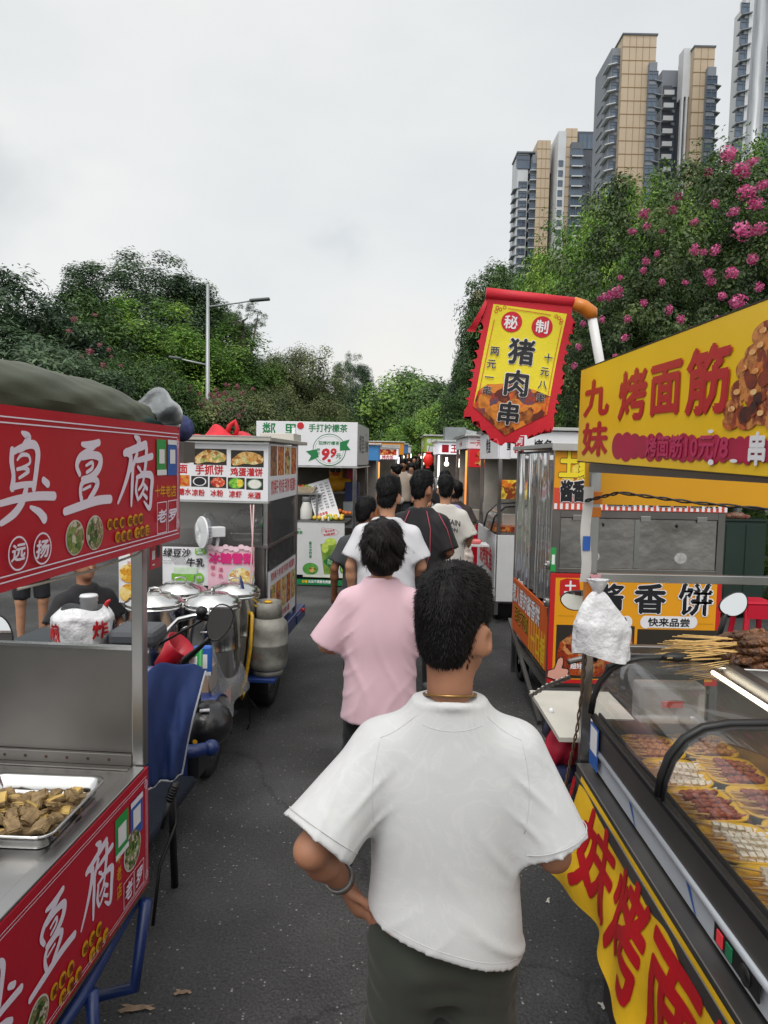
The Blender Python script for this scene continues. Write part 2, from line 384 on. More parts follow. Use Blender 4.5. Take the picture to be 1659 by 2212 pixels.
        for p in s.p:
            if p[0] == 'p':
                X, Y, Z = np.meshgrid(*ax, indexing='ij', sparse=True); D = np.maximum(D, (p[1][0]*X+p[1][1]*Y+p[1][2]*Z-p[2]).astype(np.float32))
        ins = D < 0; ins[0] = ins[-1] = False; ins[:, 0] = ins[:, -1] = False; ins[:, :, 0] = ins[:, :, -1] = False
        D = np.where(ins, np.minimum(D, -1e-5), np.maximum(D, 1e-5))
        c = np.zeros(tuple(n-1), np.int8)
        for a in (0, 1):
            for b in (0, 1):
                for g in (0, 1): c += ins[a:n[0]-1+a, b:n[1]-1+b, g:n[2]-1+g]
        act = (c > 0) & (c < 8); idx = np.argwhere(act); ids = np.full(act.shape, -1, np.int64); ids[act] = np.arange(len(idx))
        acc = np.zeros((len(idx), 3)); cnt = np.zeros(len(idx)); cor = [(a, b, g) for a in (0, 1) for b in (0, 1) for g in (0, 1)]
        val = {q: D[idx[:, 0]+q[0], idx[:, 1]+q[1], idx[:, 2]+q[2]] for q in cor}
        for q in cor:
            for j in range(3):
                if q[j] == 0:
                    r = list(q); r[j] = 1; r = tuple(r); va, vb = val[q], val[r]; x = (va < 0) != (vb < 0)
                    t = np.where(x, va/np.where(x, va-vb, 1), 0); e = np.array(q, float)[None, :].repeat(len(idx), 0); e[:, j] += t
                    acc[x] += e[x]; cnt[x] += 1
        V_ = lo+vox*(idx+acc/cnt[:, None]); F_ = []
        for j in range(3):
            k1, k2 = (j+1) % 3, (j+2) % 3
            sa = [slice(None)]*3; sb = [slice(None)]*3; sa[j] = slice(0, -1); sb[j] = slice(1, None)
            A_, B_ = ins[tuple(sa)], ins[tuple(sb)]; e = np.argwhere(A_ != B_); fl = A_[tuple(e.T)]
            def nb(d1, d2):
                q = e.copy(); q[:, k1] += d1; q[:, k2] += d2; return ids[q[:, 0], q[:, 1], q[:, 2]]
            Q = np.stack([nb(-1, -1), nb(0, -1), nb(0, 0), nb(-1, 0)], 1); Q[~fl] = Q[~fl][:, ::-1]; F_.append(Q)
        return V_, np.concatenate(F_)
    def build(s, name, mt, parent=None, vox=.012, disp=None, xf=None, smooth_it=1, label=None):
        V_, F_ = s.mesh(vox, disp)
        for _ in range(smooth_it):                      # light relaxation
            acc = np.zeros_like(V_); cn = np.zeros(len(V_))
            for a, b in ((0, 1), (1, 2), (2, 3), (3, 0)):
                np.add.at(acc, F_[:, a], V_[F_[:, b]]); np.add.at(acc, F_[:, b], V_[F_[:, a]]); np.add.at(cn, F_[:, a], 1); np.add.at(cn, F_[:, b], 1)
            V_ = V_*.5+.5*acc/np.maximum(cn, 1)[:, None]
        if xf is not None: V_ = V_ @ np.array(xf.to_3x3()).T + np.array(xf.translation)
        return npmesh(name, V_, F_, mt, parent, True, label)
def npmesh(name, V_, F_, mt, parent=None, smooth=False, label=None, mi=None):
    me = bpy.data.meshes.new(name); nf, k = F_.shape
    me.vertices.add(len(V_)); me.vertices.foreach_set('co', np.asarray(V_, np.float32).ravel())
    me.loops.add(nf*k); me.loops.foreach_set('vertex_index', F_.astype(np.int32).ravel())
    me.polygons.add(nf); me.polygons.foreach_set('loop_start', np.arange(0, nf*k, k, dtype=np.int32))
    if smooth: me.polygons.foreach_set('use_smooth', np.ones(nf, bool))
    for m in (mt if isinstance(mt, (list, tuple)) else [mt]): me.materials.append(m)
    if mi is not None: me.polygons.foreach_set('material_index', np.asarray(mi, np.int32))
    me.update(calc_edges=True); me.validate()
    o = bpy.data.objects.new(name, me); COL.objects.link(o)
    if parent: o.parent = parent
    return tag(o, label)
def waves(seed, amp, freq, n=7, zs=.5):
    """smooth fold noise for cloth and hair: a sum of warped sines"""
    r = np.random.RandomState(seed); A = r.normal(size=(n, 3)); A /= np.linalg.norm(A, axis=1)[:, None]; A[:, 2] *= zs; f = freq*(.5+1.3*r.rand(n)); ph = r.rand(n)*6.28
    def g(X, Y, Z):
        w_ = np.sin(7*X+5*Z+ph[0])*.06+np.sin(9*Z-6*Y+ph[1])*.05
        return amp*sum(np.sin((A[i, 0]*X+A[i, 1]*Y+A[i, 2]*Z+w_)*f[i]+ph[i]) for i in range(n))/n**.5
    return g
# ================================================================== ground
def ground_mat(name, dark, light, speck):
    m = bpy.data.materials.new(name); m.use_nodes = True; nt = m.node_tree; N = nt.nodes; L = nt.links; b = N['Principled BSDF']
    tc = N.new('ShaderNodeTexCoord'); o = tc.outputs['Object']
    n = N.new('ShaderNodeTexNoise'); n.inputs['Scale'].default_value = 1.3; n.inputs['Detail'].default_value = 6; L.new(o, n.inputs['Vector'])
    n2 = N.new('ShaderNodeTexNoise'); n2.inputs['Scale'].default_value = 95; n2.inputs['Detail'].default_value = 3; L.new(o, n2.inputs['Vector'])
    r = N.new('ShaderNodeValToRGB'); e = r.color_ramp.elements; e[0].position = .36; e[1].position = .66; e[0].color = (*dark, 1); e[1].color = (*light, 1)
    a = N.new('ShaderNodeMath'); a.operation = 'MULTIPLY_ADD'; a.inputs[1].default_value = .55; L.new(n2.outputs['Fac'], a.inputs[0])
    a2 = N.new('ShaderNodeMath'); a2.operation = 'MULTIPLY'; a2.inputs[1].default_value = .45; L.new(n.outputs['Fac'], a2.inputs[0]); L.new(a2.outputs[0], a.inputs[2])
    L.new(a.outputs[0], r.inputs['Fac'])
    v = N.new('ShaderNodeTexVoronoi'); v.inputs['Scale'].default_value = 62; L.new(o, v.inputs['Vector'])
    sp = N.new('ShaderNodeSeparateColor'); L.new(v.outputs['Color'], sp.inputs[0])
    g = N.new('ShaderNodeMath'); g.operation = 'GREATER_THAN'; g.inputs[1].default_value = .87; L.new(sp.outputs[0], g.inputs[0])
    g2 = N.new('ShaderNodeMath'); g2.operation = 'LESS_THAN'; g2.inputs[1].default_value = .26; L.new(v.outputs['Distance'], g2.inputs[0])
    mu = N.new('ShaderNodeMath'); mu.operation = 'MULTIPLY'; L.new(g.outputs[0], mu.inputs[0]); L.new(g2.outputs[0], mu.inputs[1])
    mu2 = N.new('ShaderNodeMath'); mu2.operation = 'MULTIPLY'; L.new(mu.outputs[0], mu2.inputs[0]); L.new(sp.outputs[1], mu2.inputs[1])
    x = N.new('ShaderNodeMix'); x.data_type = 'RGBA'; L.new(mu2.outputs[0], x.inputs[0]); L.new(r.outputs['Color'], x.inputs[6]); x.inputs[7].default_value = (*speck, 1)
    n3 = N.new('ShaderNodeTexNoise'); n3.inputs['Scale'].default_value = .55; n3.inputs['Detail'].default_value = 7; n3.inputs['Distortion'].default_value = .8; L.new(o, n3.inputs['Vector'])
    st = N.new('ShaderNodeMapRange'); st.inputs['From Min'].default_value = .42; st.inputs['From Max'].default_value = .62; st.inputs['To Min'].default_value = .62; st.inputs['To Max'].default_value = 1.12; L.new(n3.outputs['Fac'], st.inputs['Value'])
    v3 = N.new('ShaderNodeTexVoronoi'); v3.feature = 'DISTANCE_TO_EDGE'; v3.inputs['Scale'].default_value = .24
    dn = N.new('ShaderNodeTexNoise'); dn.inputs['Scale'].default_value = 3; dn.inputs['Detail'].default_value = 5; L.new(o, dn.inputs['Vector']); dv_ = N.new('ShaderNodeVectorMath'); dv_.operation = 'MULTIPLY_ADD'; dv_.inputs[1].default_value = (.5, .5, .5); L.new(dn.outputs['Color'], dv_.inputs[0]); L.new(o, dv_.inputs[2]); L.new(dv_.outputs[0], v3.inputs['Vector'])
    ck = N.new('ShaderNodeMapRange'); ck.inputs['From Min'].default_value = .001; ck.inputs['From Max'].default_value = .006; ck.inputs['To Min'].default_value = .72; ck.inputs['To Max'].default_value = 1; L.new(v3.outputs['Distance'], ck.inputs['Value'])
    mk = N.new('ShaderNodeMath'); mk.operation = 'MULTIPLY'; L.new(st.outputs[0], mk.inputs[0]); L.new(ck.outputs[0], mk.inputs[1])
    sc2 = N.new('ShaderNodeVectorMath'); sc2.operation = 'SCALE'; L.new(x.outputs[2], sc2.inputs[0]); L.new(mk.outputs[0], sc2.inputs['Scale'])
    L.new(sc2.outputs[0], b.inputs['Base Color']); b.inputs['Roughness'].default_value = .86; b.inputs['Specular IOR Level'].default_value = .25
    v2 = N.new('ShaderNodeTexVoronoi'); v2.inputs['Scale'].default_value = 75; L.new(o, v2.inputs['Vector'])
    bp = N.new('ShaderNodeBump'); bp.inputs['Strength'].default_value = .9; bp.inputs['Distance'].default_value = .008; L.new(v2.outputs['Distance'], bp.inputs['Height']); L.new(bp.outputs[0], b.inputs['Normal'])
    return m
MB().add([(-900, -60, -.02), (900, -60, -.02), (900, 1500, -.02), (-900, 1500, -.02)], [(0, 1, 2, 3)]).build('ground', mat('soil', '#3b4229', .95, noise=.3, nscale=.5), ).__setitem__('kind', 'structure')
def gz(y): return max(0, .020*(y-10))     # the road climbs a little beyond the first stalls
MB().add([(-7.2, -20, 0), (4.6, -20, 0), (5.44, 10, 0), (-6.28, 10, 0), (8.5, 120, gz(120)), (-3.5, 120, gz(120))], [(0, 1, 2, 3), (3, 2, 4, 5)]).build('road', ground_mat('asphalt', (.040, .040, .041), (.100, .100, .101), (.38, .37, .35)), kind='structure')
for nm, xa, xb in (('kerb', 4.6, 8.5), ('kerb', -7.45, -3.75)):
    k = MB(); k.add([(xa+a, -20, z) for a, z in ((0, -.03), (0, .13), (.25, .13), (.25, -.03))] + [(xb+a, 120, z+gz(120)) for a, z in ((0, 0), (0, .13), (.25, .13), (.25, 0))], [(0, 1, 5, 4), (1, 2, 6, 5), (2, 3, 7, 6)])
    k.build(nm, mat('kerb_stone', '#7d7b76', .8, noise=.15), kind='structure')
# ================================================================== trees
def leaf_mat(name, ca, cb, cc):
    if name in MATS: return MATS[name]
    m = bpy.data.materials.new(name); m.use_nodes = True; MATS[name] = m; nt = m.node_tree; N = nt.nodes; L = nt.links; b = N['Principled BSDF']
    at = N.new('ShaderNodeAttribute'); at.attribute_name = 'tint'
    r = N.new('ShaderNodeValToRGB'); e = r.color_ramp.elements; e[0].color = (*srgb(ca), 1); e[1].color = (*srgb(cc), 1); e[0].position = .08; e[1].position = .95
    q = e.new(.5); q.color = (*srgb(cb), 1)
    L.new(at.outputs['Fac'], r.inputs['Fac']); L.new(r.outputs['Color'], b.inputs['Base Color']); b.inputs['Roughness'].default_value = .48; b.inputs['Specular IOR Level'].default_value = .4
    tr = N.new('ShaderNodeBsdfTranslucent'); L.new(r.outputs['Color'], tr.inputs['Color'])
    mx = N.new('ShaderNodeMixShader'); mx.inputs[0].default_value = .25; L.new(b.outputs[0], mx.inputs[1]); L.new(tr.outputs[0], mx.inputs[2]); L.new(mx.outputs[0], N['Material Output'].inputs['Surface'])
    return m
BARK = mat('bark', '#4a4238', .9, noise=.35, nscale=6, bump=.5, bscale=18)
def crown_arrays(seed, n_clump, n_leaf, leaf, clump=(.16, .30), flat=1.0, droop=.0, shell=.55, asp=.42, low=-.75):
    """leaf quads in clumps spread through an uneven unit crown"""
    r = np.random.RandomState(seed); lob = r.normal(size=(9, 3)); lob /= np.linalg.norm(lob, axis=1)[:, None]; la = .12+.3*r.rand(9)
    d = r.normal(size=(n_clump*3, 3)); d /= np.linalg.norm(d, axis=1)[:, None]; d = d[d[:, 2] > low][:n_clump]; n_clump = len(d)
    rad = .72+(np.maximum(0, d @ lob.T-.55)*la*2.4).sum(1); rad *= shell+(1-shell)*r.rand(n_clump)**.5
    C = d*rad[:, None]*np.array([1, 1, flat]); cr = clump[0]+(clump[1]-clump[0])*r.rand(n_clump); ct = r.rand(n_clump)
    k = np.repeat(np.arange(n_clump), n_leaf); n = len(k)
    q = r.normal(size=(n, 3)); q /= np.linalg.norm(q, axis=1)[:, None]; q[:, 2] = np.where(q[:, 2] < -.6, -q[:, 2]*.6, q[:, 2])
    pos = C[k]+q*(cr[k]*(.35+.75*r.rand(n)**.6))[:, None]*np.array([1.0, 1.0, 1.15*(1.25 if flat > 1.1 else 1)])
    nor = q+d[k]*.5+r.normal(size=(n, 3))*.45+np.array([0, 0, .5]); nor /= np.linalg.norm(nor, axis=1)[:, None]
    t = np.cross(nor, r.normal(size=(n, 3))); t[:, 2] -= droop; t -= nor*(t*nor).sum(1)[:, None]; t /= np.linalg.norm(t, axis=1)[:, None]; s = np.cross(nor, t)
    l = leaf*(.65+.7*r.rand(n))[:, None]; wv = l*asp
    V_ = np.stack([pos-t*l*.5, pos+s*wv*.5+nor*l*.06, pos+t*l*.5-nor*l*.08, pos-s*wv*.5+nor*l*.06], 1).reshape(-1, 3)
    top_ = pos[:, 2].max(); xy_ = np.percentile(np.hypot(pos[:, 0], pos[:, 1]), 98); sc_ = np.array([1/xy_, 1/xy_, 1/top_]); V_ = V_*sc_; C = C*sc_
    F_ = np.arange(n*4).reshape(-1, 4); tint = np.clip(ct[k]*.65+r.rand(n)*.35, 0, 1)
    return V_, F_, tint, C
_crowns = {}
def crown_mesh(key):
    if key in _crowns: return _crowns[key]
    V_, F_, tint, C = crown_arrays(**CROWN[key]); me = bpy.data.meshes.new('crown'); n = len(F_)
    me.vertices.add(len(V_)); me.vertices.foreach_set('co', V_.astype(np.float32).ravel()); me.loops.add(n*4); me.loops.foreach_set('vertex_index', F_.astype(np.int32).ravel())
    me.polygons.add(n); me.polygons.foreach_set('loop_start', np.arange(0, n*4, 4, dtype=np.int32)); me.update(calc_edges=True)
    a = me.attributes.new('tint', 'FLOAT', 'FACE'); a.data.foreach_set('value', tint.astype(np.float32)); me.materials.append(BARK)
    _crowns[key] = (me, C); return _crowns[key]
CROWN = dict(
    broad=dict(seed=3, n_clump=300, n_leaf=220, leaf=.042, clump=(.13, .25), flat=.95),
    lumpy=dict(seed=11, n_clump=380, n_leaf=230, leaf=.045, clump=(.11, .22), flat=1.15),
    droopy=dict(seed=5, n_clump=320, n_leaf=200, leaf=.054, clump=(.10, .21), flat=1.05, droop=.9, asp=.30),
    airy=dict(seed=21, n_clump=150, n_leaf=120, leaf=.050, clump=(.09, .19), flat=1.1, shell=.35, droop=.6, asp=.36),
    tuft=dict(seed=8, n_clump=46, n_leaf=200, leaf=.08, clump=(.16, .32), flat=1.3, shell=.3, droop=.9, asp=.3, low=-.95),
    near=dict(seed=14, n_clump=520, n_leaf=160, leaf=.026, clump=(.05, .13), flat=1.0, shell=.6, asp=.5),
    neardroop=dict(seed=17, n_clump=460, n_leaf=170, leaf=.036, clump=(.06, .14), flat=1.15, droop=1.0, asp=.32),
    far=dict(seed=31, n_clump=200, n_leaf=120, leaf=.062, flat=.85, asp=.5))
def tree(name, label, base, h, rad, kind, lm, seed=0, group=None, trunk_r=None, crown_h=None, z0=None, cat='tree'):
    """tree with a tapered, forked trunk and a leafy crown; h = overall height, rad = crown radius"""
    rr = random.Random(seed); root = thing(name, label, cat, (base[0], base[1], -.02), rr.uniform(0, 6.28), group)
    me, C = crown_mesh(kind); fl = CROWN[kind].get('flat', 1); ch = crown_h or rad; czr = ch*1.0; cz = h-czr
    o = bpy.data.objects.new('crown', me); COL.objects.link(o); o.parent = root; o.location = (0, 0, cz); o.scale = (rad, rad, ch)
    o.material_slots[0].link = 'OBJECT'; o.material_slots[0].material = lm
    tr = trunk_r or .035*h*.55+.03; t = MB()
    top = Vector((rr.uniform(-.1, .1)*rad, rr.uniform(-.1, .1)*rad, max(.4, cz-ch*.25)))
    t.tube([(0, 0, 0), (.02*rad, 0, top.z*.35), top*.7+Vector((.03*rad, .03*rad, 0)), top], [tr*1.25, tr, tr*.85, tr*.7], 9)
    n = len(C); 
    for i in range(11):
        c = Vector(C[(i*7+seed*3) % n]); e = Vector((c.x*rad*.9, c.y*rad*.9, cz+c.z*ch*.85)); s = top*(.55+.04*i) if i < 9 else top
        if e.z < s.z: e.z = s.z+.2*rad
        m = s.lerp(e, .5)+Vector((rr.uniform(-.1, .1), rr.uniform(-.1, .1), .12))*rad
        t.tube([s, m, e], [tr*.55, tr*.3, tr*.08], 6)
    tk = bpy.data.meshes.new('trunk'); tk.from_pydata(t.v, [], t.f); tk.materials.append(BARK); tk.polygons.foreach_set('use_smooth', [True]*len(tk.polygons))
    to = bpy.data.objects.new('trunk', tk); COL.objects.link(to); to.parent = root
    return root
LM_DARK = leaf_mat('leaf_dark', '#24371f', '#3d5a2c', '#6a8a45'); LM_MID = leaf_mat('leaf_mid', '#2b4320', '#4c702c', '#86a548')
LM_BRIGHT = leaf_mat('leaf_bright', '#3b5a20', '#658e33', '#a0bd55'); LM_OLIVE = leaf_mat('leaf_olive', '#3a442a', '#5c6940', '#87905a')
LM_BLUE = leaf_mat('leaf_blue', '#26382b', '#42593f', '#6e8760'); LM_MYRT = leaf_mat('leaf_myrtle', '#24321c', '#3f552c', '#6c8044')
def ptree(name, label, xd, yd, Y, rad, kind, lm, seed, group=None, ch=None, cat='tree'):
    """tree whose crown top stands where the photograph shows it (xd, yd of 1659 x 2212)"""
    p = PD(xd, yd, Y); return tree(name, label, (p.x, p.y), p.z, rad*(1.22 if group in (GL, GF) else 1.12), kind, lm, seed, group, crown_h=ch, cat=cat)
GL, GR, GF = 'trees along the left side of the road', 'trees along the right side of the road', 'far trees at the end of the road'
ptree('broadleaf_tree', 'dark tree at the left edge of the picture above the green tarpaulin', 20, 555, 21, 4.6, 'droopy', LM_BLUE, 1, GL, 4.4)
ptree('broadleaf_tree', 'dark green tree between the left edge tree and the tall round topped tree', 165, 606, 24, 4.0, 'droopy', LM_DARK, 2, GL, 4.6)
ptree('broadleaf_tree', 'tallest round topped tree of the left side, behind the bright vine tree', 335, 546, 36, 3.6, 'lumpy', LM_BLUE, 3, GL, 4.2)
ptree('broadleaf_tree', 'dark slope of the tall tree, right behind the bright vine tree', 405, 598, 37, 3.4, 'lumpy', LM_DARK, 13, GL, 5)
ptree('broadleaf_tree', 'bright green vine covered tree left of the lamp post', 335, 640, 28, 3.3, 'lumpy', LM_BRIGHT, 4, GL, 4.6)
ptree('broadleaf_tree', 'mid green tree left of the bright vine covered tree', 235, 640, 27, 3.2, 'broad', LM_MID, 5, GL, 4.4)
ptree('broadleaf_tree', 'green tree directly behind the lamp post', 445, 680, 31, 3.4, 'lumpy', LM_MID, 6, GL, 4.6)
ptree('slender_tree', 'thin leaning tree with a leaf tuft right of the lamp post', 522, 648, 33, 1.0, 'tuft', LM_DARK, 7, GL, 1.1)
ptree('slender_tree', 'dark wispy tree just right of the lamp post', 478, 672, 35, 1.5, 'airy', LM_DARK, 17, GL, 2.2)
ptree('broadleaf_tree', 'airy pale green tree between the lamp post and the tea stall sign', 605, 742, 34, 2.6, 'broad', LM_OLIVE, 8, GL, 3.0)
ptree('broadleaf_tree', 'dense green tree behind the airy pale tree', 560, 770, 37, 3.4, 'broad', LM_MID, 9, GL, 4.0)
ptree('broadleaf_tree', 'green tree above the white tea stall sign', 655, 815, 44, 3.4, 'broad', LM_DARK, 10, GL, 3.6)
ptree('shrub', 'dark undergrowth bush behind the folded grey disc', 300, 800, 22, 2.6, 'droopy', LM_DARK, 11, GL, 2.4, cat='bush')
ptree('shrub', 'dark undergrowth bush behind the green tarpaulin roll', 110, 750, 19, 3.0, 'droopy', LM_BLUE, 12, GL, 2.6, cat='bush')
ptree('shrub', 'dark bush right of the pink flowering bush behind the tea stall', 620, 860, 30, 2.4, 'broad', LM_DARK, 15, GL, 2.2, cat='bush')
ptree('broadleaf_tree', 'small tree left of the lone far tree', 700, 825, 62, 3.2, 'far', LM_BLUE, 20, GF, 4)
ptree('slender_tree', 'lone tall pale tree standing out at the end of the road', 768, 758, 72, 1.9, 'lumpy', LM_BLUE, 21, GF, 4.6)
ptree('broadleaf_tree', 'low dark tree below the lone tall pale tree', 750, 850, 70, 4.2, 'far', LM_BLUE, 22, GF, 4)
for i, (x, y, Y, r_, lm, lb) in enumerate(((835, 832, 78, 6, LM_DARK, 'rounded dark tree right of the lone tall pale tree'), (905, 792, 72, 6.5, LM_MID, 'wide flat topped tree at the end of the road, left of the hanging flag'),
        (965, 815, 60, 4.5, LM_DARK, 'dark tree beside the wide flat topped far tree'), (790, 880, 88, 6, LM_DARK, 'lowest dark tree in the middle of the far row'), (880, 870, 66, 4.2, LM_MID, 'green tree over the far end of the crowd'),
        (700, 880, 60, 4.5, LM_MID, 'low green tree above the right end of the tea stall sign'), (945, 862, 50, 2.8, LM_BRIGHT, 'bright green young tree left of the flag tip'))):
    ptree('broadleaf_tree', lb, x, y, Y, r_, 'far', lm, 30+i, GF, r_*.9)
for i, (x, y, Y, r_, lb) in enumerate(((800, 905, 96, 7, 'left dark undergrowth at the end of the road'), (930, 900, 90, 7, 'right dark undergrowth at the end of the road'))):
    ptree('shrub', lb, x, y, Y, r_, 'far', LM_DARK, 40+i, GF, 4, cat='bush')
ptree('broadleaf_tree', 'dark drooping tree left of the hanging flag', 1020, 690, 27, 1.7, 'droopy', LM_BLUE, 50, GR, 4.4)
ptree('broadleaf_tree', 'dark tree directly above the hanging flag', 1105, 560, 25, 2.6, 'droopy', LM_DARK, 51, GR, 4.4)
ptree('broadleaf_tree', 'dark tree below the leftmost tower', 1175, 522, 26, 3.2, 'droopy', LM_DARK, 52, GR, 5)
ptree('broadleaf_tree', 'tree below the tower with the glass strip', 1285, 488, 23, 3.0, 'droopy', LM_BLUE, 53, GR, 4.4)
ptree('broadleaf_tree', 'bright bamboo like tree left of the pink flowering tree', 1395, 385, 18, 3.0, 'neardroop', LM_BRIGHT, 54, GR, 4.4)
ptree('broadleaf_tree', 'bright bamboo like tree below the tallest tower pair', 1470, 318, 15.5, 2.4, 'neardroop', LM_BRIGHT, 55, GR, 4.2)
ptree('broadleaf_tree', 'tree at the right edge of the picture behind the grey pole', 1672, 215, 11.5, 2.0, 'neardroop', LM_MID, 56, GR, 4.0)
ptree('broadleaf_tree', 'mid green tree behind the pink flowering tree', 1330, 560, 16, 2.6, 'neardroop', LM_MID, 57, GR, 3.4)
ptree('shrub', 'dark bush behind the hanging flag', 1130, 760, 17, 2.0, 'droopy', LM_DARK, 58, GR, 2.4, cat='bush')
ptree('shrub', 'dark bush left of the white flag pole', 1050, 830, 22, 2.2, 'droopy', LM_DARK, 59, GR, 2.2, cat='bush')
ptree('shrub', 'green hedge bush at the right edge behind the dark green box', 1650, 1060, 10.6, 1.0, 'near', LM_MID, 60, GR, 1.0, cat='bush')
# crape myrtles: the flower heads are parts of their own
PINK = leaf_mat('petal_pink', '#b23a74', '#d65f98', '#e88fb8'); PINKD = leaf_mat('petal_dull', '#7d4250', '#9c5a66', '#b57d84')
def blossom_mesh(name, mt, seed, n=130, s=.10):
    r = np.random.RandomState(seed); q = r.normal(size=(n, 3)); q /= np.linalg.norm(q, axis=1)[:, None]; pos = q*(.3+.75*r.rand(n)**.7)[:, None]*np.array([1, 1, .9])
    nor = q+r.normal(size=(n, 3))*.5; nor /= np.linalg.norm(nor, axis=1)[:, None]; t = np.cross(nor, r.normal(size=(n, 3))); t /= np.linalg.norm(t, axis=1)[:, None]; b = np.cross(nor, t); l = (s*1.9*(.6+.7*r.rand(n)))[:, None]
    V_ = np.stack([pos-t*l, pos+b*l*.8, pos+t*l, pos-b*l*.8], 1).reshape(-1, 3)
    o = npmesh(name, V_, np.arange(n*4).reshape(-1, 4), mt); a = o.data.attributes.new('tint', 'FLOAT', 'FACE'); a.data.foreach_set('value', r.rand(n).astype(np.float32)); return o
def blossoms(root, spots, mt, seed, rr):
    first = None; R0 = wm(root); Ri = R0.inverted()
    for i, (p, s) in enumerate(spots):
        if first is None: o = first = blossom_mesh('blossom', mt, seed)
        else: o = first.copy(); COL.objects.link(o)
        o.parent = root; o.location = Ri @ p; s *= .74; o.scale = (s*rr.uniform(.7, 1.2), s, s*rr.uniform(.7, 1.3)); o.rotation_euler = (rr.uniform(-.5, .5), rr.uniform(-.5, .5), rr.uniform(0, 6))
GB = 'crape myrtles in flower'
rr = random.Random(5)
t = ptree('crape_myrtle', 'large pink flowering tree above the yellow skewer stall sign', 1590, 345, 9.2, 2.1, 'near', LM_MYRT, 61, GB, 2.3)
blossoms(t, [(PD(x, y, Y), s) for x, y, Y, s in ((1572, 335, 8.0, .13), (1600, 370, 7.6, .13), (1625, 350, 7.8, .09), (1612, 415, 7.4, .15), (1632, 440, 7.3, .12), (1585, 458, 7.3, .09), (1604, 500, 7.2, .12), (1640, 495, 7.1, .10),
    (1530, 372, 7.9, .07), (1465, 425, 8.0, .08), (1452, 455, 7.9, .09), (1393, 463, 8.1, .09), (1398, 490, 8, .06), (1365, 500, 8.2, .08), (1420, 548, 7.8, .05), (1395, 565, 7.8, .06), (1390, 585, 7.8, .05), (1500, 540, 7.4, .08), (1520, 545, 7.4, .06), (1545, 540, 7.2, .08),
    (1530, 590, 7.2, .07), (1580, 590, 7, .09), (1535, 608, 7.2, .07), (1595, 652, 6.9, .10), (1445, 670, 7.4, .07), (1470, 690, 7.4, .06), (1315, 640, 8.2, .10), (1335, 632, 8.2, .09), (1298, 645, 8.3, .07), (1355, 690, 8, .06), (1390, 655, 7.9, .06), (1480, 610, 7.4, .05),
    (1550, 690, 7, .06), (1495, 715, 7.1, .06), (1430, 610, 7.7, .05), (1625, 560, 7, .07), (1640, 620, 6.9, .06), (1560, 640, 7, .06), (1340, 600, 8.1, .05), (1500, 480, 7.6, .07), (1545, 440, 7.5, .07), (1430, 500, 7.9, .05), (1648, 400, 7.3, .1), (1350, 730, 7.9, .07), (1260, 700, 8.4, .06), (1250, 750, 8.4, .06), (1370, 770, 7.8, .06), (1330, 770, 7.9, .05))], PINK, 3, rr)
t = ptree('crape_myrtle', 'pink flowering shrub behind the flag pole and the yellow sign', 1440, 520, 10.0, 1.6, 'near', LM_MYRT, 62, GB, 1.9)
blossoms(t, [(PD(x, y, 8.2), s) for x, y, s in ((1300, 690, .05), (1285, 735, .06), (1240, 790, .05), (1275, 800, .06), (1310, 810, .05))], PINK, 4, rr)
t = ptree('crape_myrtle', 'dusky pink flowering bush behind the lamp post foot', 490, 815, 24, 2.7, 'broad', LM_OLIVE, 63, GB, 2.2)
blossoms(t, [(PD(rr.uniform(400, 560), rr.uniform(830, 900), 22), rr.uniform(.06, .12)) for _ in range(34)], PINKD, 5, rr)
t = ptree('crape_myrtle', 'sparsely flowering dark bush above the green tarpaulin roll', 225, 735, 21, 2.4, 'broad', LM_DARK, 64, GB, 2.6)
blossoms(t, [(PD(x, y, 19.0), s) for x, y, s in ((160, 690, .12), (150, 715, .1), (195, 760, .13), (175, 770, .1), (215, 745, .1), (240, 770, .08), (222, 790, .13), (235, 755, .08), (262, 790, .08), (205, 680, .1))], PINKD, 6, rr)
# ================================================================== apartment towers
GOLD = mat('gold_cladding', '#b9a790', .7, noise=.05, nscale=.3); DKW = mat('tower_dark', '#7b818a', .7, noise=.1, nscale=.2); LTW = mat('tower_pale', '#c3c6ca', .7, noise=.08, nscale=.2)  # gold and dark grey paled in colour to stand in for distance haze
RECS = mat('tower_recess', '#50555e', .8); MUL = mat('mullion', '#59606a', .5); PANE = mat('tower_glass', '#59687a', .12, spec=.9, metal=.35, noise=.25, nscale=.15)  # recess grey also carries the distance haze in its paler colour
JOIN = mat('cladding_joint', '#8d7350', .8)
def slab(x0, x1, yt, Y, dep, zb=0):
    a = PD(x0, yt, Y); b = PD(x1, yt, Y); return a.x, b.x, Y, Y+dep, (a.z+b.z)/2
def floors(zt, pitch, zb): 
    z = zt-pitch*.9; o = []
    while z > zb: o.append(z); z -= pitch
    return o
def win_mesh(w, h, kind):
    m = MB(); m.mat = 0; m.box((0, -.05, 0), (w, .1, h)); m.mat = 1
    for x in ((-w/2, w/2, 0) if kind < 2 else (-w/2, w/2, -w*.17, w*.17)): m.box((x, -.1, 0), (.14, .16, h))
    for z in ((-h/2, h/2) if kind == 0 else (-h/2, h/2, h*.15)): m.box((0, -.11, z), (w+.14, .15, .14))
    return m.build('window', [PANE, MUL])
def wins(root, protos, cols, zs, Y, w, h, kind, ledge=0, side=0):
    """one window object per storey and column, copied from one mesh; sill ledges stick out below"""
    Ri = wm(root).inverted()
    for x in cols:
        for z in zs:
            k = (round(w, 2), round(h, 2), kind)
            if k not in protos: o = win_mesh(w, h, kind); protos[k] = o
            else: o = protos[k].copy(); COL.objects.link(o)
            o.parent = root; o.location = Ri @ Vector((x, Y, z))
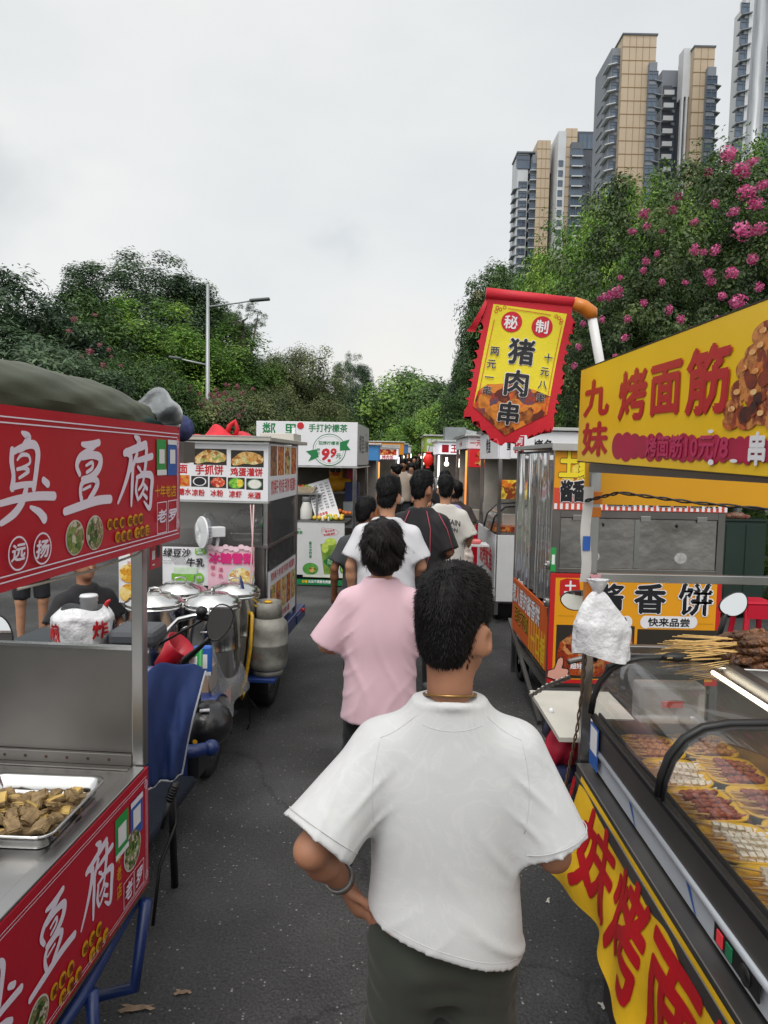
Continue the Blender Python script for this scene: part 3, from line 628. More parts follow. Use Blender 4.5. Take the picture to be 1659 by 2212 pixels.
def tower(label, Y, xd, build):
    p = PD(xd, 500, Y); root = thing('apartment_tower', label, 'tower', (p.x, Y, 0), 0, 'apartment towers beyond the trees'); build(root, {}, Y); return root
def wall(root, s, m, name='wall', z0=0.0, join=None, vj=0):
    x0, x1, ya, yb, zt = s; b = MB(); b.bx((x0, ya, z0), (x1, yb, zt)); o = b.build(name, m, root)
    if join:
        j = MB()
        for z in floors(zt, join, z0+30): j.bx((x0-.04, ya-.06, z), (x1+.04, ya+.5, z+.16))
        for k in range(1, vj): j.bx((x0+(x1-x0)*k/vj-.05, ya-.045, z0+30), (x0+(x1-x0)*k/vj+.05, ya+.4, zt-.2))
        j.build('cladding_joint', JOIN, o)
    return o
def copies(root, name, mb, m, zs):
    """one mesh per storey, copied up the facade; built at height 0"""
    f = None; dz = -wm(root).translation.z
    for z in zs:
        if f is None: f = o = mb.build(name, m, root)
        else: o = f.copy(); COL.objects.link(o); o.parent = root
        o.location = (0, 0, z)
def ledges(root, x0, x1, y0, y1, zs, m, th=.22, tilt=0.0):
    b = MB(); b.box(((x0+x1)/2, (y0+y1)/2, 0), (abs(x1-x0), abs(y1-y0), th), ry=tilt); copies(root, 'window_ledge', b, m, zs)
def tower_main(root, pr, Y):
    g = slab(1347, 1419, 76, Y, 9); zt = g[4]; f = 3.0; wall(root, g, GOLD, join=f, vj=5)
    wall(root, (g[0]-.1, g[1]+.1, Y-.1, Y+9.1, 0), MUL, 'cap') if False else MB().bx((g[0]-.25, Y-.25, zt), (g[1]+.25, Y+9.2, zt+.35)).build('roof_cap', MUL, root)
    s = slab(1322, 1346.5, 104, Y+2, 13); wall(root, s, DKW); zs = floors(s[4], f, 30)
    wins(root, pr, [(s[0]+s[1])/2+.3], zs, Y+2, 2.6, 1.9, 1); ledges(root, s[0]-1.0, s[0]+1.2, Y+1.2, Y+6, [z-1.2 for z in zs], LTW, .2, -.25)
    s2 = slab(1308, 1322, 196, Y+9, 9); wall(root, s2, LTW); z2 = floors(s2[4], f, 30); ledges(root, s2[0]-1.2, s2[0]+2.6, Y+7.4, Y+12, [z-1.2 for z in z2], DKW, .25, -.3)
    wins(root, pr, [(s2[0]+s2[1])/2], z2, Y+9, 2.0, 1.7, 0)
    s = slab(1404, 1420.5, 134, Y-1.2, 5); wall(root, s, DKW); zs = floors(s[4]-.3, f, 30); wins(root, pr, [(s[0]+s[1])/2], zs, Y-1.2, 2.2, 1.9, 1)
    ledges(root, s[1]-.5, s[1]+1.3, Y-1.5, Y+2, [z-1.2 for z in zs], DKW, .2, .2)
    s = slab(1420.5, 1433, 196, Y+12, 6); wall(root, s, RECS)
    s = slab(1431, 1482, 152, Y+8, 9); wall(root, s, DKW); zs = floors(s[4]-2.2, f, 30); w_ = s[1]-s[0]
    wins(root, pr, [s[0]+w_*.72], zs, Y+8, 3.0, 1.9, 2)
    b = MB(); b.bx((s[0]+.4, Y+7.7, -1.1), (s[0]+w_*.42, Y+8.2, 1.2)); copies(root, 'balcony_opening', b, RECS, zs)
    b = MB(); b.bx((s[0]+.2, Y+6.6, -1.45), (s[0]+w_*.46, Y+8, -1.2)); b.bx((s[0]+.2, Y+6.6, -1.2), (s[0]+w_*.46, Y+6.75, -.35)); copies(root, 'balcony', b, LTW, zs)
    s = slab(1478, 1501, 104, Y+3, 3); wall(root, s, LTW, z0=s[4]-11); c = MB(); zt = s[4]-11
    for x in (s[0], s[0]+1.0, s[1]-.5): c.bx((x, Y+3, 0), (x+.45, Y+4, zt))
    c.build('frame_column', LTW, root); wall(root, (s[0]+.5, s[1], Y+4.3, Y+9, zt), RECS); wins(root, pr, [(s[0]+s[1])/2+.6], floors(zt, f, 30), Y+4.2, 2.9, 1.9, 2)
    s = slab(1501, 1545, 102, Y+1, 9); wall(root, s, GOLD, join=f, vj=3); MB().bx((s[0]-.2, Y+.8, s[4]), (s[1]+.2, Y+10, s[4]+.35)).build('roof_cap', MUL, root)
    s = slab(1530, 1548, 144, Y-.4, 5); wall(root, s, DKW); zs = floors(s[4]-.3, f, 30); wins(root, pr, [(s[0]+s[1])/2], zs, Y-.4, 2.4, 1.8, 1); ledges(root, s[1]-.6, s[1]+1.3, Y-.6, Y+3, [z-1.1 for z in zs], DKW, .2, .2)
tower('tallest pair of gold panelled towers behind the bright green trees', 172, 1420, tower_main)
def tower_left(root, pr, Y):
    f = 3.0; g = slab(1162, 1190, 303, Y, 8); wall(root, g, GOLD, join=f, vj=3)
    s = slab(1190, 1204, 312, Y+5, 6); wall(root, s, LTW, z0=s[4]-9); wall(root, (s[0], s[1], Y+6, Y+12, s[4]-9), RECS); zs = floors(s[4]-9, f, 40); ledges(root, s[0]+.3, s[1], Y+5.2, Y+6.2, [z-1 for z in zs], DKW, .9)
    s = slab(1119, 1142, 332, Y+4, 10); wall(root, s, LTW); zs = floors(s[4]-7, f, 40); wins(root, pr, [s[0]+1.9, s[1]-1.7], zs, Y+4, 2.4, 1.9, 1)
    MB().bx((s[0]-.4, Y+3.4, s[4]), (s[1]+3, Y+13, s[4]+.5)).build('roof_cap', MUL, root); wins(root, pr, [s[0]+2.0, s[1]-2.0], [s[4]-2.6], Y+4, 3.6, 4.2, 2)
    ledges(root, s[0]-1.2, s[0]+1, Y+3.6, Y+9, [z-1.2 for z in zs], DKW, .25, -.25)
    s = slab(1142, 1152, 345, Y+6, 8); wall(root, s, RECS); zs = floors(s[4]-4, f, 40); ledges(root, s[0], s[1], Y+4.6, Y+6.4, [z-1 for z in zs], LTW, 1.0)
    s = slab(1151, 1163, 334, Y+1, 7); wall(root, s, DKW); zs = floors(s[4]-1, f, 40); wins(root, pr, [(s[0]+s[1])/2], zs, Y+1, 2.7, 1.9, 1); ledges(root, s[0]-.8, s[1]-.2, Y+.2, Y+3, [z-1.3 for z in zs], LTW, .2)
tower('leftmost tower, the lowest, with one gold strip between grey sides', 232, 1160, tower_left)
def tower_glass(root, pr, Y):
    f = 3.0; s = slab(1207, 1224, 283, Y, 9); wall(root, s, LTW, join=None); zs = floors(s[4]-7, f, 40); wins(root, pr, [(s[0]+s[1])/2-.2], zs[::1], Y, 1.3, 1.6, 0)
    g = slab(1224, 1248, 277, Y+.3, 9); wall(root, g, GOLD, join=f, vj=2)
    s = slab(1235, 1259, 307, Y-1.2, 6); wall(root, s, MUL); zs = floors(s[4]-.3, f, 40); wins(root, pr, [s[0]+2.0, s[1]-2.2], zs, Y-1.2, 3.0, 1.9, 0); ledges(root, s[0]+.2, s[1]+.2, Y-1.8, Y-1.1, [z-1.3 for z in zs], LTW, .35)
    s = slab(1248, 1283, 284, Y+5, 10); wall(root, s, RECS); wins(root, pr, [s[0]+1.8+2.6*i for i in range(4)], [s[4]-3], Y+5, 2.4, 4.6, 0); zs = floors(s[4]-7, f, 40); ledges(root, s[0]+4, s[1]-1, Y+3.8, Y+5.3, [z-1 for z in zs], DKW, 1.0); wins(root, pr, [s[1]-3.4], zs, Y+5, 2.4, 1.9, 1)
    s = slab(1279, 1302, 292, Y+8, 9); wall(root, s, LTW); wins(root, pr, [s[0]+1.9, s[1]-1.7], [s[4]-3.2], Y+8, 3.2, 4.8, 2); zs = floors(s[4]-8, f, 40); wins(root, pr, [s[1]-2.2], zs, Y+8, 2.0, 1.7, 1); ledges(root, s[0], s[0]+4, Y+7, Y+8.2, [z-1 for z in zs], DKW, .9)
tower('middle tower with a strip of glass bays beside its narrow gold edge', 228, 1250, tower_glass)
def tower_right(root, pr, Y):
    f = 3.0; s = slab(1612, 1624, -10, Y, 2.5); wall(root, s, LTW); zs = floors(s[4]+.2, f, 25); wins(root, pr, [(s[0]+s[1])/2-.2], zs, Y, 2.4, 1.9, 1); ledges(root, s[0]-.9, s[0]+1.2, Y-.8, Y+1.5, [z-1.3 for z in zs], DKW, .22, -.22)
    s = slab(1624, 1650, -60, Y-.3, 2.5); wall(root, s, LTW)
    s = slab(1650, 1760, -40, Y, 12); wall(root, s, LTW); zs = floors(s[4]+.3, f, 25); wins(root, pr, [s[0]+2.0, s[0]+6.0], zs, Y, 3.4, 1.9, 2); ledges(root, s[0]+.2, s[1], Y-.9, Y+.3, [z-1.4 for z in zs], DKW, .3)
tower('pale tower cut by the right edge of the picture, behind the grey pole', 150, 1640, tower_right)
b = MB(); p = PD(1028, 580, 120); b.bx((p.x, 120, 0), (p.x+9, 128, PD(1028, 628, 120).z)); b.bx((p.x+3.5, 119, 0), (p.x+16, 127, PD(1028, 668, 120).z-8))
r0 = thing('building', 'tan building edge peeking out beside the dark tree left of the flag', 'building', (p.x, 120, 0)); b.build('wall', mat('tan_wall', '#b9a98f', .8, noise=.08, nscale=.3), r0)
# ================================================================== lamp posts
GALV = mat('galvanised', '#9ea2a4', .45, .35, noise=.1, nscale=3)
def street_lamp(label, xd, ytop, Y, arms, r=.075, group='street lamps'):
    p = PD(xd, ytop, Y); root = thing('street_lamp', label, 'lamp post', (p.x, Y, 0), 0, group); h = p.z
    MB(Matrix.Translation((p.x, Y, 0))).tube([(0, 0, 0), (0, 0, 1.2), (0, 0, h)], [r*1.5, r*1.25, r*.7], 12).build('pole', GALV, root, True)
    for za, ln, up in arms:
        a = MB(Matrix.Translation((p.x, Y, 0))); a.tube([(0, 0, h-za), (ln*.5, 0, h-za+up*.6), (ln*.8, 0, h-za+up)], [.032, .03, .026], 8); ar = a.build('arm', GALV, root, True)
        l = MB(Matrix.Translation((p.x, Y, 0))); l.box((ln*.88, 0, h-za+up+.02), (abs(ln)*.34, .22, .09), ry=-.1 if ln > 0 else .1); l.build('lamp_head', mat('lamp_head', '#5b5f62', .5, .3), ar, bevel=.03)
    return root
street_lamp('tall grey street lamp with two arms in front of the left trees', 449, 614, 24.5, [(.75, 2.0, .25), (2.7, -1.25, .2)])
street_lamp('distant street lamp above the far end of the tea stall', 645, 768, 62, [(.6, 2.2, .4)], .09)
p2 = PD(1627, 200, 13.5)
root = thing('street_lamp', 'grey metal pole at the right edge in front of the pale tower', 'lamp post', (p2.x, 13.5, 0), 0, 'street lamps')
MB(Matrix.Translation((p2.x, 13.5, 0))).tube([(0, 0, 0), (0, 0, 1.0), (.1, 0, 14)], [.2, .16, .12], 14).build('pole', mat('galvanised_streaky', '#8b8f93', .4, .5, noise=.35, nscale=2, stretch=(6, 6, .5)), root, True)
# ================================================================== shared surfaces
ZM = dict(z1=(2.011, 0, 1350), z2=(1.8433, 600, 1600), z3=(1.8433, 400, 2100), z4=(1.8433, 0, 2400), z5=(1.8433, 0, 3000), z6=(2.0737, 1200, 1700), z7=(2.0737, 1700, 1100),
    z8=(1.9025, 2200, 1200), w1=(1.4155, 1900, 1700), w2=(1.7068, 2100, 2500), w3=(1.7068, 2100, 3100), w4=(1.2762, 1100, 2200), w5=(1.2762, 1100, 3100), w8=(2.765, 1300, 1650))
def zu(zn, x, y): s, a, b = ZM[zn]; return (a+x/s)/4, (b+y/s)/4
class Art(MB):
    """artwork on a panel, measured off the photograph and laid out in the panel's own metres"""
    def __init__(s, M, zn): super().__init__(M); s.zn = zn
    def at(s, x, y): return onp(s.M, *zu(s.zn, x, y))
    def sz(s, x, y, ex, ey):
        a, b = s.at(x-ex/2, y), s.at(x+ex/2, y); c, d = s.at(x, y-ey/2), s.at(x, y+ey/2); return math.dist(a, b), math.dist(c, d)
    def t(s, txt, x, y, ex, ey=None, bold=.02, rot=0., shear=0.): w, h = s.sz(x, y, ex, ey or ex); return s.text(txt, *s.at(x, y), w, h, bold, rot, shear)
    def vt(s, txt, x, y, ex, step, ey=None, bold=.02):
        for i, c in enumerate(txt): s.t(c, x, y+i*step, ex, ey, bold)
        return s
    def r(s, x0, y0, x1, y1): a, b = s.at(x0, y0), s.at(x1, y1); return s.rect(min(a[0], b[0]), min(a[1], b[1]), max(a[0], b[0]), max(a[1], b[1]))
    def fr(s, x0, y0, x1, y1, t): a, b = s.at(x0, y0), s.at(x1, y1); return s.frame(min(a[0], b[0]), min(a[1], b[1]), max(a[0], b[0]), max(a[1], b[1]), t)
    def d(s, x, y, rx, ry=None): w, h = s.sz(x, y, 2*rx, 2*(ry or rx)); return s.disc(*s.at(x, y), w/2, h/2)
    def rg(s, x, y, rx, ry, t): w, h = s.sz(x, y, 2*rx, 2*ry); return s.ring(*s.at(x, y), w/2, h/2, t)
    def pl(s, pts): return s.poly([s.at(*p) for p in pts])
    def put(s, name, mt, parent, z=.0008, label=None):
        for i, q in enumerate(s.v): s.v[i] = tuple(Vector(q)+s.M.to_3x3() @ Vector((0, 0, z)))
        return s.build(name, mt, parent, label=label)
STEEL = mat('stainless', (.46, .455, .45), .30, 1.0, noise=.12, nscale=3, bump=.05, bscale=9); STEELD = mat('stainless_dull', (.22, .21, .20), .45, 1.0, noise=.16, nscale=2.2, bump=.06, bscale=6)
STEELB = mat('stainless_bright', (.66, .66, .655), .17, 1.0, noise=.06, nscale=4, bump=.03, bscale=14); ALU = mat('aluminium', (.62, .62, .61), .38, .9, noise=.06)
RED = mat('sign_red', '#b5122c', .34, noise=.07, nscale=3, bump=.12, bscale=5, dist=.02); WHITE = mat('sign_white', '#e6e6ea', .42, noise=.02); LET = mat('letter_white', '#e6dff0', .45); BLACK = mat('black_plastic', '#131315', .42); RUB = mat('rubber', '#161617', .75, noise=.2)
GOLDL = mat('letter_gold', '#dfa91f', .45); GREENP = mat('card_green', '#2a9a4a', .4); BLUEP = mat('card_blue', '#2c5fb0', .4); REDL = mat('letter_red', '#c01f26', .45); BLUE = mat('trike_blue', '#172f66', .42, noise=.15, coat=.3); INK = mat('letter_black', '#15161c', .5)
DKGREEN = mat('letter_green', '#1c7a45', .45); YEL = mat('sign_yellow', '#eec313', .34, noise=.05, nscale=3, bump=.12, bscale=5, dist=.02); EDGE = mat('sign_edge', '#2a2624', .6); RUST = mat('rust_dark', '#4a372b', .8, noise=.4, nscale=30); GREYW = mat('grey_white', '#c9cacb', .5, noise=.03)
GLASS = mat('clear_glass', (.92, .95, .94), .03, trans=1.0, spec=.5); GLASS.node_tree.nodes['Principled BSDF'].inputs['IOR'].default_value = 1.0
FILM = None
def film(name, alpha, rough, col=(.9, .9, .9)):
    """thin clear sheet: mostly see-through with a gloss"""
    if name in MATS: return MATS[name]
    m = bpy.data.materials.new(name); m.use_nodes = True; MATS[name] = m; nt = m.node_tree; N = nt.nodes; L = nt.links; N.remove(N['Principled BSDF'])
    t = N.new('ShaderNodeBsdfTransparent'); g = N.new('ShaderNodeBsdfGlossy'); g.inputs['Roughness'].default_value = rough; df = N.new('ShaderNodeBsdfDiffuse'); df.inputs['Color'].default_value = (*col, 1)
    fr = N.new('ShaderNodeFresnel'); fr.inputs['IOR'].default_value = 1.45; a = N.new('ShaderNodeMixShader'); L.new(fr.outputs[0], a.inputs[0]); L.new(t.outputs[0], a.inputs[1]); L.new(g.outputs[0], a.inputs[2])
    b = N.new('ShaderNodeMixShader'); b.inputs[0].default_value = alpha; L.new(a.outputs[0], b.inputs[1]); L.new(df.outputs[0], b.inputs[2]); L.new(b.outputs[0], N['Material Output'].inputs['Surface']); return m
PANE_CLEAR = film('window_clear', .05, .03); PLASTIC = film('plastic_sheet', .13, .12); VINYL = film('vinyl_curtain', .10, .06)
F_EGG = food('print_pancake', ['#1c1a17', '#6b3a18', '#b8762c', '#dcae62', '#e9d09a', '#7f9a3a'], 26); F_STEW = food('print_stew', ['#3a1d10', '#8a3a17', '#c76a25', '#e2a13a', '#c43a20'], 40); F_HERB = food('print_herbs', ['#1d1a14', '#2f4a1d', '#55772c', '#8d9a58', '#6b4a35', '#c9c4b0'], 60)
# ================================================================== stinky tofu stall
n_, dl_ = Vector((1, -.07, 0)).normalized(), Vector((.07, 1, 0)).normalized()
S = Matrix((n_, dl_, (0, 0, 1))).transposed().to_4x4(); S.translation = (-.80, 2.39, 0)
tofu = thing('food_stall', 'red fried tofu stall with large white characters at the left edge of the picture', 'food stall', (-.80, 2.39, 0), -.07, 'street food stalls')
b = MB(S); b.bx((-.78, -1.95, .835), (-.012, -.012, .853)); b.bx((-.045, -1.95, .853), (-.002, -.03, .862)); b.build('counter', STEEL, tofu, bevel=.002)
b = MB(S); b.bx((-.02, -1.95, .433), (0, 0, .852)); fp = b.build('front_panel', RED, tofu, bevel=.0015)
b = MB(S); b.bx((-.023, -1.95, .425), (.003, .003, .4325)); b.build('panel_edge', RUST, tofu)
b = MB(S); b.bx((-.80, -.006, .90), (-.05, .010, 1.262)); ep = b.build('end_panel', STEELD, tofu)
b = MB(S); b.bx((-.80, -.022, .858), (-.05, .012, .898)); b.bx((-.80, -.05, .8535), (-.05, -.022, .8585)); b.build('end_flange', STEELD, ep, bevel=.002)
b = MB(S); b.bx((-.80, -.014, 1.262), (-.05, .016, 1.272)); b.build('top_edge', STEELB, ep)
b = MB(S)
for i in range(9): b.lathe([(.006, 0), (.005, .003), (0, .004)], (-.13-.075*i, -.0225, .878), 8, 'Y')
for i in range(len(b.v)): pass
b.build('rivet', RUST, ep, kind='stuff')
b = MB(S); b.bx((-.05, -.02, .853), (-.008, .022, 1.70)); b.build('corner_post', STEEL, tofu, bevel=.004)
b = MB(S); b.bx((-.05, -1.95, .853), (-.01, -1.91, 1.70)); b.build('corner_post', STEEL, tofu, bevel=.004)
b = MB(S); b.bx((-.80, -1.95, .0), (-.74, -1.89, .835)); b.bx((-.80, -.08, .1), (-.74, -.02, .835)); b.build('frame_legs', STEELD, tofu)
b = MB(S); b.bx((.02, -1.75, 1.6455), (.086, .064, 2.0225)); b.build('sign_box', EDGE, tofu)
b = MB(S); b.bx((.0165, -1.75, 1.6475), (.0195, .06, 2.02)); b.build('sign_back', RED, tofu)
b = MB(S); b.bx((.0865, -1.75, 1.6425), (.0895, .066, 2.0255)); sb = b.build('sign_board', RED, tofu)
T_ = frame(S @ Vector((.0895, .066, 1.6425)), dl_); LP = frame(S @ Vector((0, 0, .433)), dl_)
CHOU = [([(175, 765), (225, 805), (195, 870), (150, 905)], (12, 32, 27, 18)), ([(95, 905), (90, 1000), (105, 1110), (95, 1210)], (24, 24, 20, 27)), ([(95, 925), (180, 880), (265, 860), (300, 920), (292, 1040), (268, 1215)], (20, 22, 28, 27, 24, 22)),
    ([(135, 985), (170, 945), (225, 950), (235, 1010), (170, 1045)], (8, 13, 12, 10, 8)), ([(135, 1060), (190, 1050), (225, 1075), (150, 1130)], (12, 13, 14, 10)), ([(105, 1200), (180, 1185), (262, 1180)], (22, 20, 20)),
    ([(0, 1335), (130, 1300), (290, 1275), (430, 1275)], (22, 24, 27, 27)), ([(205, 1215), (175, 1320), (110, 1415), (5, 1495)], (22, 28, 28, 20)), ([(240, 1365), (310, 1405), (350, 1455)], (12, 26, 33)), ([(345, 1148), (378, 1178)], (22, 24))]
DOU = [([(655, 858), (720, 865), (790, 845)], (14, 24, 20)), ([(770, 850), (715, 905), (640, 960), (612, 1030), (635, 1100)], (20, 19, 22, 20, 16)), ([(655, 965), (740, 945), (800, 970), (790, 1050), (730, 1120), (655, 1140)], (17, 22, 26, 24, 22, 15)),
    ([(685, 1030), (735, 1005), (735, 1050), (690, 1085)], (8, 12, 12, 10)), ([(700, 1125), (650, 1180), (640, 1250), (650, 1310)], (15, 18, 17, 18)), ([(665, 1165), (740, 1140), (778, 1165), (755, 1230), (705, 1310)], (12, 17, 22, 20, 17)), ([(660, 1225), (720, 1195)], (8, 9)),
    ([(515, 1400), (640, 1355), (780, 1310), (880, 1300)], (24, 26, 26, 24))]
FU = [([(1078, 795), (1110, 830), (1100, 880)], (9, 24, 18)), ([(995, 930), (1085, 893), (1165, 862)], (20, 22, 22)), ([(1010, 920), (1045, 960), (1025, 1090), (985, 1220), (942, 1330)], (22, 22, 20, 15, 9)), ([(1095, 935), (1065, 1020), (1035, 1080)], (15, 17, 10)),
    ([(1062, 1040), (1055, 1180), (1048, 1350)], (14, 18, 10)), ([(1090, 990), (1150, 975), (1215, 955)], (13, 17, 18)), ([(1170, 895), (1165, 1000), (1150, 1090), (1120, 1075)], (18, 18, 15, 6)), ([(1100, 1040), (1118, 1062)], (9, 12)),
    ([(1095, 1130), (1085, 1230), (1100, 1300)], (12, 14, 12)), ([(1090, 1125), (1160, 1100), (1212, 1120), (1208, 1230), (1195, 1370), (1150, 1320)], (10, 17, 22, 19, 16, 6)), ([(1150, 1120), (1135, 1180), (1105, 1225)], (11, 12, 8)), ([(1140, 1170), (1172, 1215)], (9, 13)), ([(1150, 1215), (1125, 1270), (1105, 1300)], (9, 11, 8)), ([(1135, 1250), (1170, 1290)], (8, 12))]
a = Art(T_, 'z1')
def brush(art, chars, fn):
    for pts, ws in chars:
        q = [fn(*a.at(*p)) for p in pts]; r = []
        for (px, py), w_ in zip(pts, ws): e = a.sz(px, py, w_*2, w_*2); r.append((e[0]*e[1])**.5/2*fn.s)
        art.stroke(q, r)
ident = lambda x, y: (x, y)
ident.s = 1.0
for ch in (CHOU, DOU, FU): brush(a, ch, ident)
for y0, y1 in ((.345, .348), (.357, .360)): a.rect(-1.75, y0, -.022 if y0 > .35 else -.034, y1)
for y0, y1 in ((.019, .022), (.031, .034)): a.rect(-1.75, y0, -.022 if y0 < .03 else -.034, y1)
a.rect(-.025, .05, -.022, .33); a.rect(-.037, .06, -.034, .318)
for yy in (.318, .045): a.frame(-.048, yy, -.022, yy+.016, .0022); a.frame(-.040, yy-.007, -.030, yy+.023, .0022)
a.fr(1248, 1327, 1326, 1565, .003); a.fr(1335, 1312, 1408, 1550, .003)
a.t('老', 1287, 1437, 74, 110, .03, shear=.1); a.t('罗', 1372, 1425, 70, 105, .03, shear=.1)
a.rg(120, 1736, 82, 140, .004); a.rg(316, 1696, 73, 130, .004); a.t('远', 122, 1725, 115, 150, .035, shear=.15); a.t('扬', 316, 1700, 110, 150, .035, shear=.15)
a.put('lettering', LET, sb)
g = Art(T_, 'z1')
for i, c in enumerate('十年老店'): g.t(c, 1265+42*i, 1237-1*i, 44, 100, .012)
for i, (x, y) in enumerate(((878, 1503), (927, 1497), (977, 1488), (1040, 1475), (1083, 1465), (1125, 1457), (940, 1605), (988, 1597), (1032, 1588), (1094, 1570), (1135, 1560), (1174, 1550))): g.d(x, y, 22, 45)
g.put('gold_lettering', GOLDL, sb)
g = Art(T_, 'z1'); g.lay = .004
for ch, (x, y) in zip('闻着臭味道鲜吃着香口感正', ((878, 1503), (927, 1497), (977, 1488), (1040, 1475), (1083, 1465), (1125, 1457), (940, 1605), (988, 1597), (1032, 1588), (1094, 1570), (1135, 1560), (1174, 1550))): g.t(ch, x, y, 36, 66, .03)
g.put('small_lettering', mat('letter_brown', '#7a2416', .5), sb)
def bowl_print(M, zn, x, y, rx, ry, par, cols=F_HERB):
    p = Art(M, zn); p.d(x, y, rx, ry); p.put('picture_rim', mat('print_rim', '#cfccc4', .4), par, .002); p = Art(M, zn); p.lay = .0015; p.d(x, y, rx*.9, ry*.92); p.put('food_picture', cols, par, .002)
bowl_print(T_, 'z1', 597, 1610, 74, 143, sb); bowl_print(T_, 'z1', 757, 1570, 68, 140, sb)
def pay_card(M, zn, quad, m, par):
    """payment card: coloured sheet with a white field (its code is left out)"""
    x0, y0, x1, y1 = quad; p = Art(M, zn); p.lay = .001; p.r(*quad); c = p.put('payment_card', m, par, .002)
    p = Art(M, zn); p.lay = .002; w_, h_ = x1-x0, y1-y0; p.r(x0+w_*.22, y0+h_*.28, x1-w_*.22, y0+h_*.68); p.r(x0, y1-h_*.14, x1, y1) if m is GREENP else p.r(x0, y0, x1, y0+h_*.15); p.put('white_field', WHITE, par, .0025)
pay_card(T_, 'z1', (1253, 818, 1330, 1105), GREENP, sb); pay_card(T_, 'z1', (1340, 822, 1416, 1105), BLUEP, sb)
# lower panel artwork (panel metres: x runs to the far end)
a2 = Art(LP, 'z5')
def place(x0, x1, y0, y1, src):
    xs = [a.at(*p) for pts, w_ in src for p in pts]; ax, bx_ = min(p[0] for p in xs), max(p[0] for p in xs); ay, by = min(p[1] for p in xs), max(p[1] for p in xs)
    f = lambda x, y: (x0+(x-ax)/(bx_-ax)*(x1-x0), y0+(y-ay)/(by-ay)*(y1-y0)); f.s = (((x1-x0)/(bx_-ax))*((y1-y0)/(by-ay)))**.5*.95; return f
for src, q in ((FU, (-.478, -.283, .120, .352)), (DOU, (-.735, -.52, .150, .335)), (CHOU, (-.985, -.775, .16, .36))): brush(a2, src, place(*q, src))
for y0, y1 in ((.385, .387), (.395, .397), (.018, .020), (.028, .030)): a2.rect(-1.9, y0, -.028, y1)
a2.rect(-.024, .05, -.022, .36); a2.rect(-.034, .05, -.032, .36)
for yy in (.362, .04): a2.frame(-.044, yy, -.020, yy+.016, .002); a2.frame(-.037, yy-.008, -.027, yy+.024, .002)
a2.frame(-.215, .018+.02, -.138, .125, .0025); a2.frame(-.134, .018+.02, -.058, .125, .0025); a2.text('老', -.176, .082, .055, .06, .03, shear=.15); a2.text('罗', -.096, .082, .055, .06, .03, shear=.15)
a2.put('lettering', LET, fp)
g = Art(LP, 'z5'); g.vtext('十年老店', -.237, .285, .036, .056, .05, .012)
cs = [(-.625+.042*i, .085, 0) for i in range(3)]+[(-.46+.042*i, .085, 0) for i in range(3)]+[(-.585+.042*i, .038, 0) for i in range(3)]+[(-.42+.042*i, .038, 0) for i in range(3)]
for x, y, _ in cs: g.disc(x, y, .019, .021)
g.put('gold_lettering', GOLDL, fp)
g = Art(LP, 'z5'); g.lay = .004
for ch, (x, y, _) in zip('闻着臭味道鲜吃着香口感正', cs): g.text(ch, x, y, .026, .028, .03)
g.put('small_lettering', MATS['letter_brown'], fp)
for x, y in ((-.137, .195), (-.70, .075)):
    p = MB(LP); p.lay = .002; p.disc(x, y, .066 if x > -.3 else .05, .066 if x > -.3 else .05); p.build('picture_rim', MATS['print_rim'], fp); p = MB(LP); p.lay = .0032; p.disc(x, y, .059 if x > -.3 else .045, .059 if x > -.3 else .045); p.build('food_picture', F_HERB, fp)
for x0, m in ((-.262, GREENP), (-.150, BLUEP)):
    p = MB(LP); p.lay = .002; p.rect(x0, .225, x0+.095, .358); p.build('payment_card', m, fp); p = MB(LP); p.lay = .0032; p.rect(x0+.018, .26, x0+.077, .325); p.rect(x0, .226, x0+.095, .243) if m is GREENP else p.rect(x0, .338, x0+.095, .357); p.build('white_field', WHITE, fp)
# red payment card under the sign
b = MB(S); b.bx((.022, -.035, 1.545), (.026, .052, 1.642)); pc = b.build('payment_plate', RED, tofu); HC = frame(S @ Vector((.026, .052, 1.545)), dl_)
p = MB(HC); p.lay = .001; p.rect(-.078, .032, -.052, .062); p.rect(-.075, .012, -.055, .017); p.build('white_field', WHITE, pc); p = MB(HC); p.lay = .001; p.disc(-.022, .055, .016, .023); p.build('dark_badge', BLACK, pc)
b = MB(S); b.tube([(.09, -.9, 1.64), (.05, -.5, 1.615), (.05, -.2, 1.62), (.03, .05, 1.655)], .0035, 6); b.build('cable', mat('cable_white', '#b9b6ae', .6), tofu, True)
# lower tube frame of the cart
b = MB(S); b.tube([(-.02, -1.9, .35), (-.02, -.45, .36), (-.03, -.02, .40)], .022); b.tube([(.0, -.42, .36), (.02, -.45, .22), (.0, -.55, .10), (-.12, -.8, .08), (-.5, -.95, .08)], .02); b.tube([(.01, -.05, .40), (-.01, -.1, .12), (-.3, -.15, .06)], .022); b.build('tube_frame', BLUE, tofu, True)
b = MB(S); b.bx((-.7, -1.6, .22), (-.10, -.2, .27)); b.bx((-.75, -1.95, .36), (-.03, 0, .43)); b.build('cargo_bed', mat('bed_dark', '#20242c', .8, noise=.3), tofu)
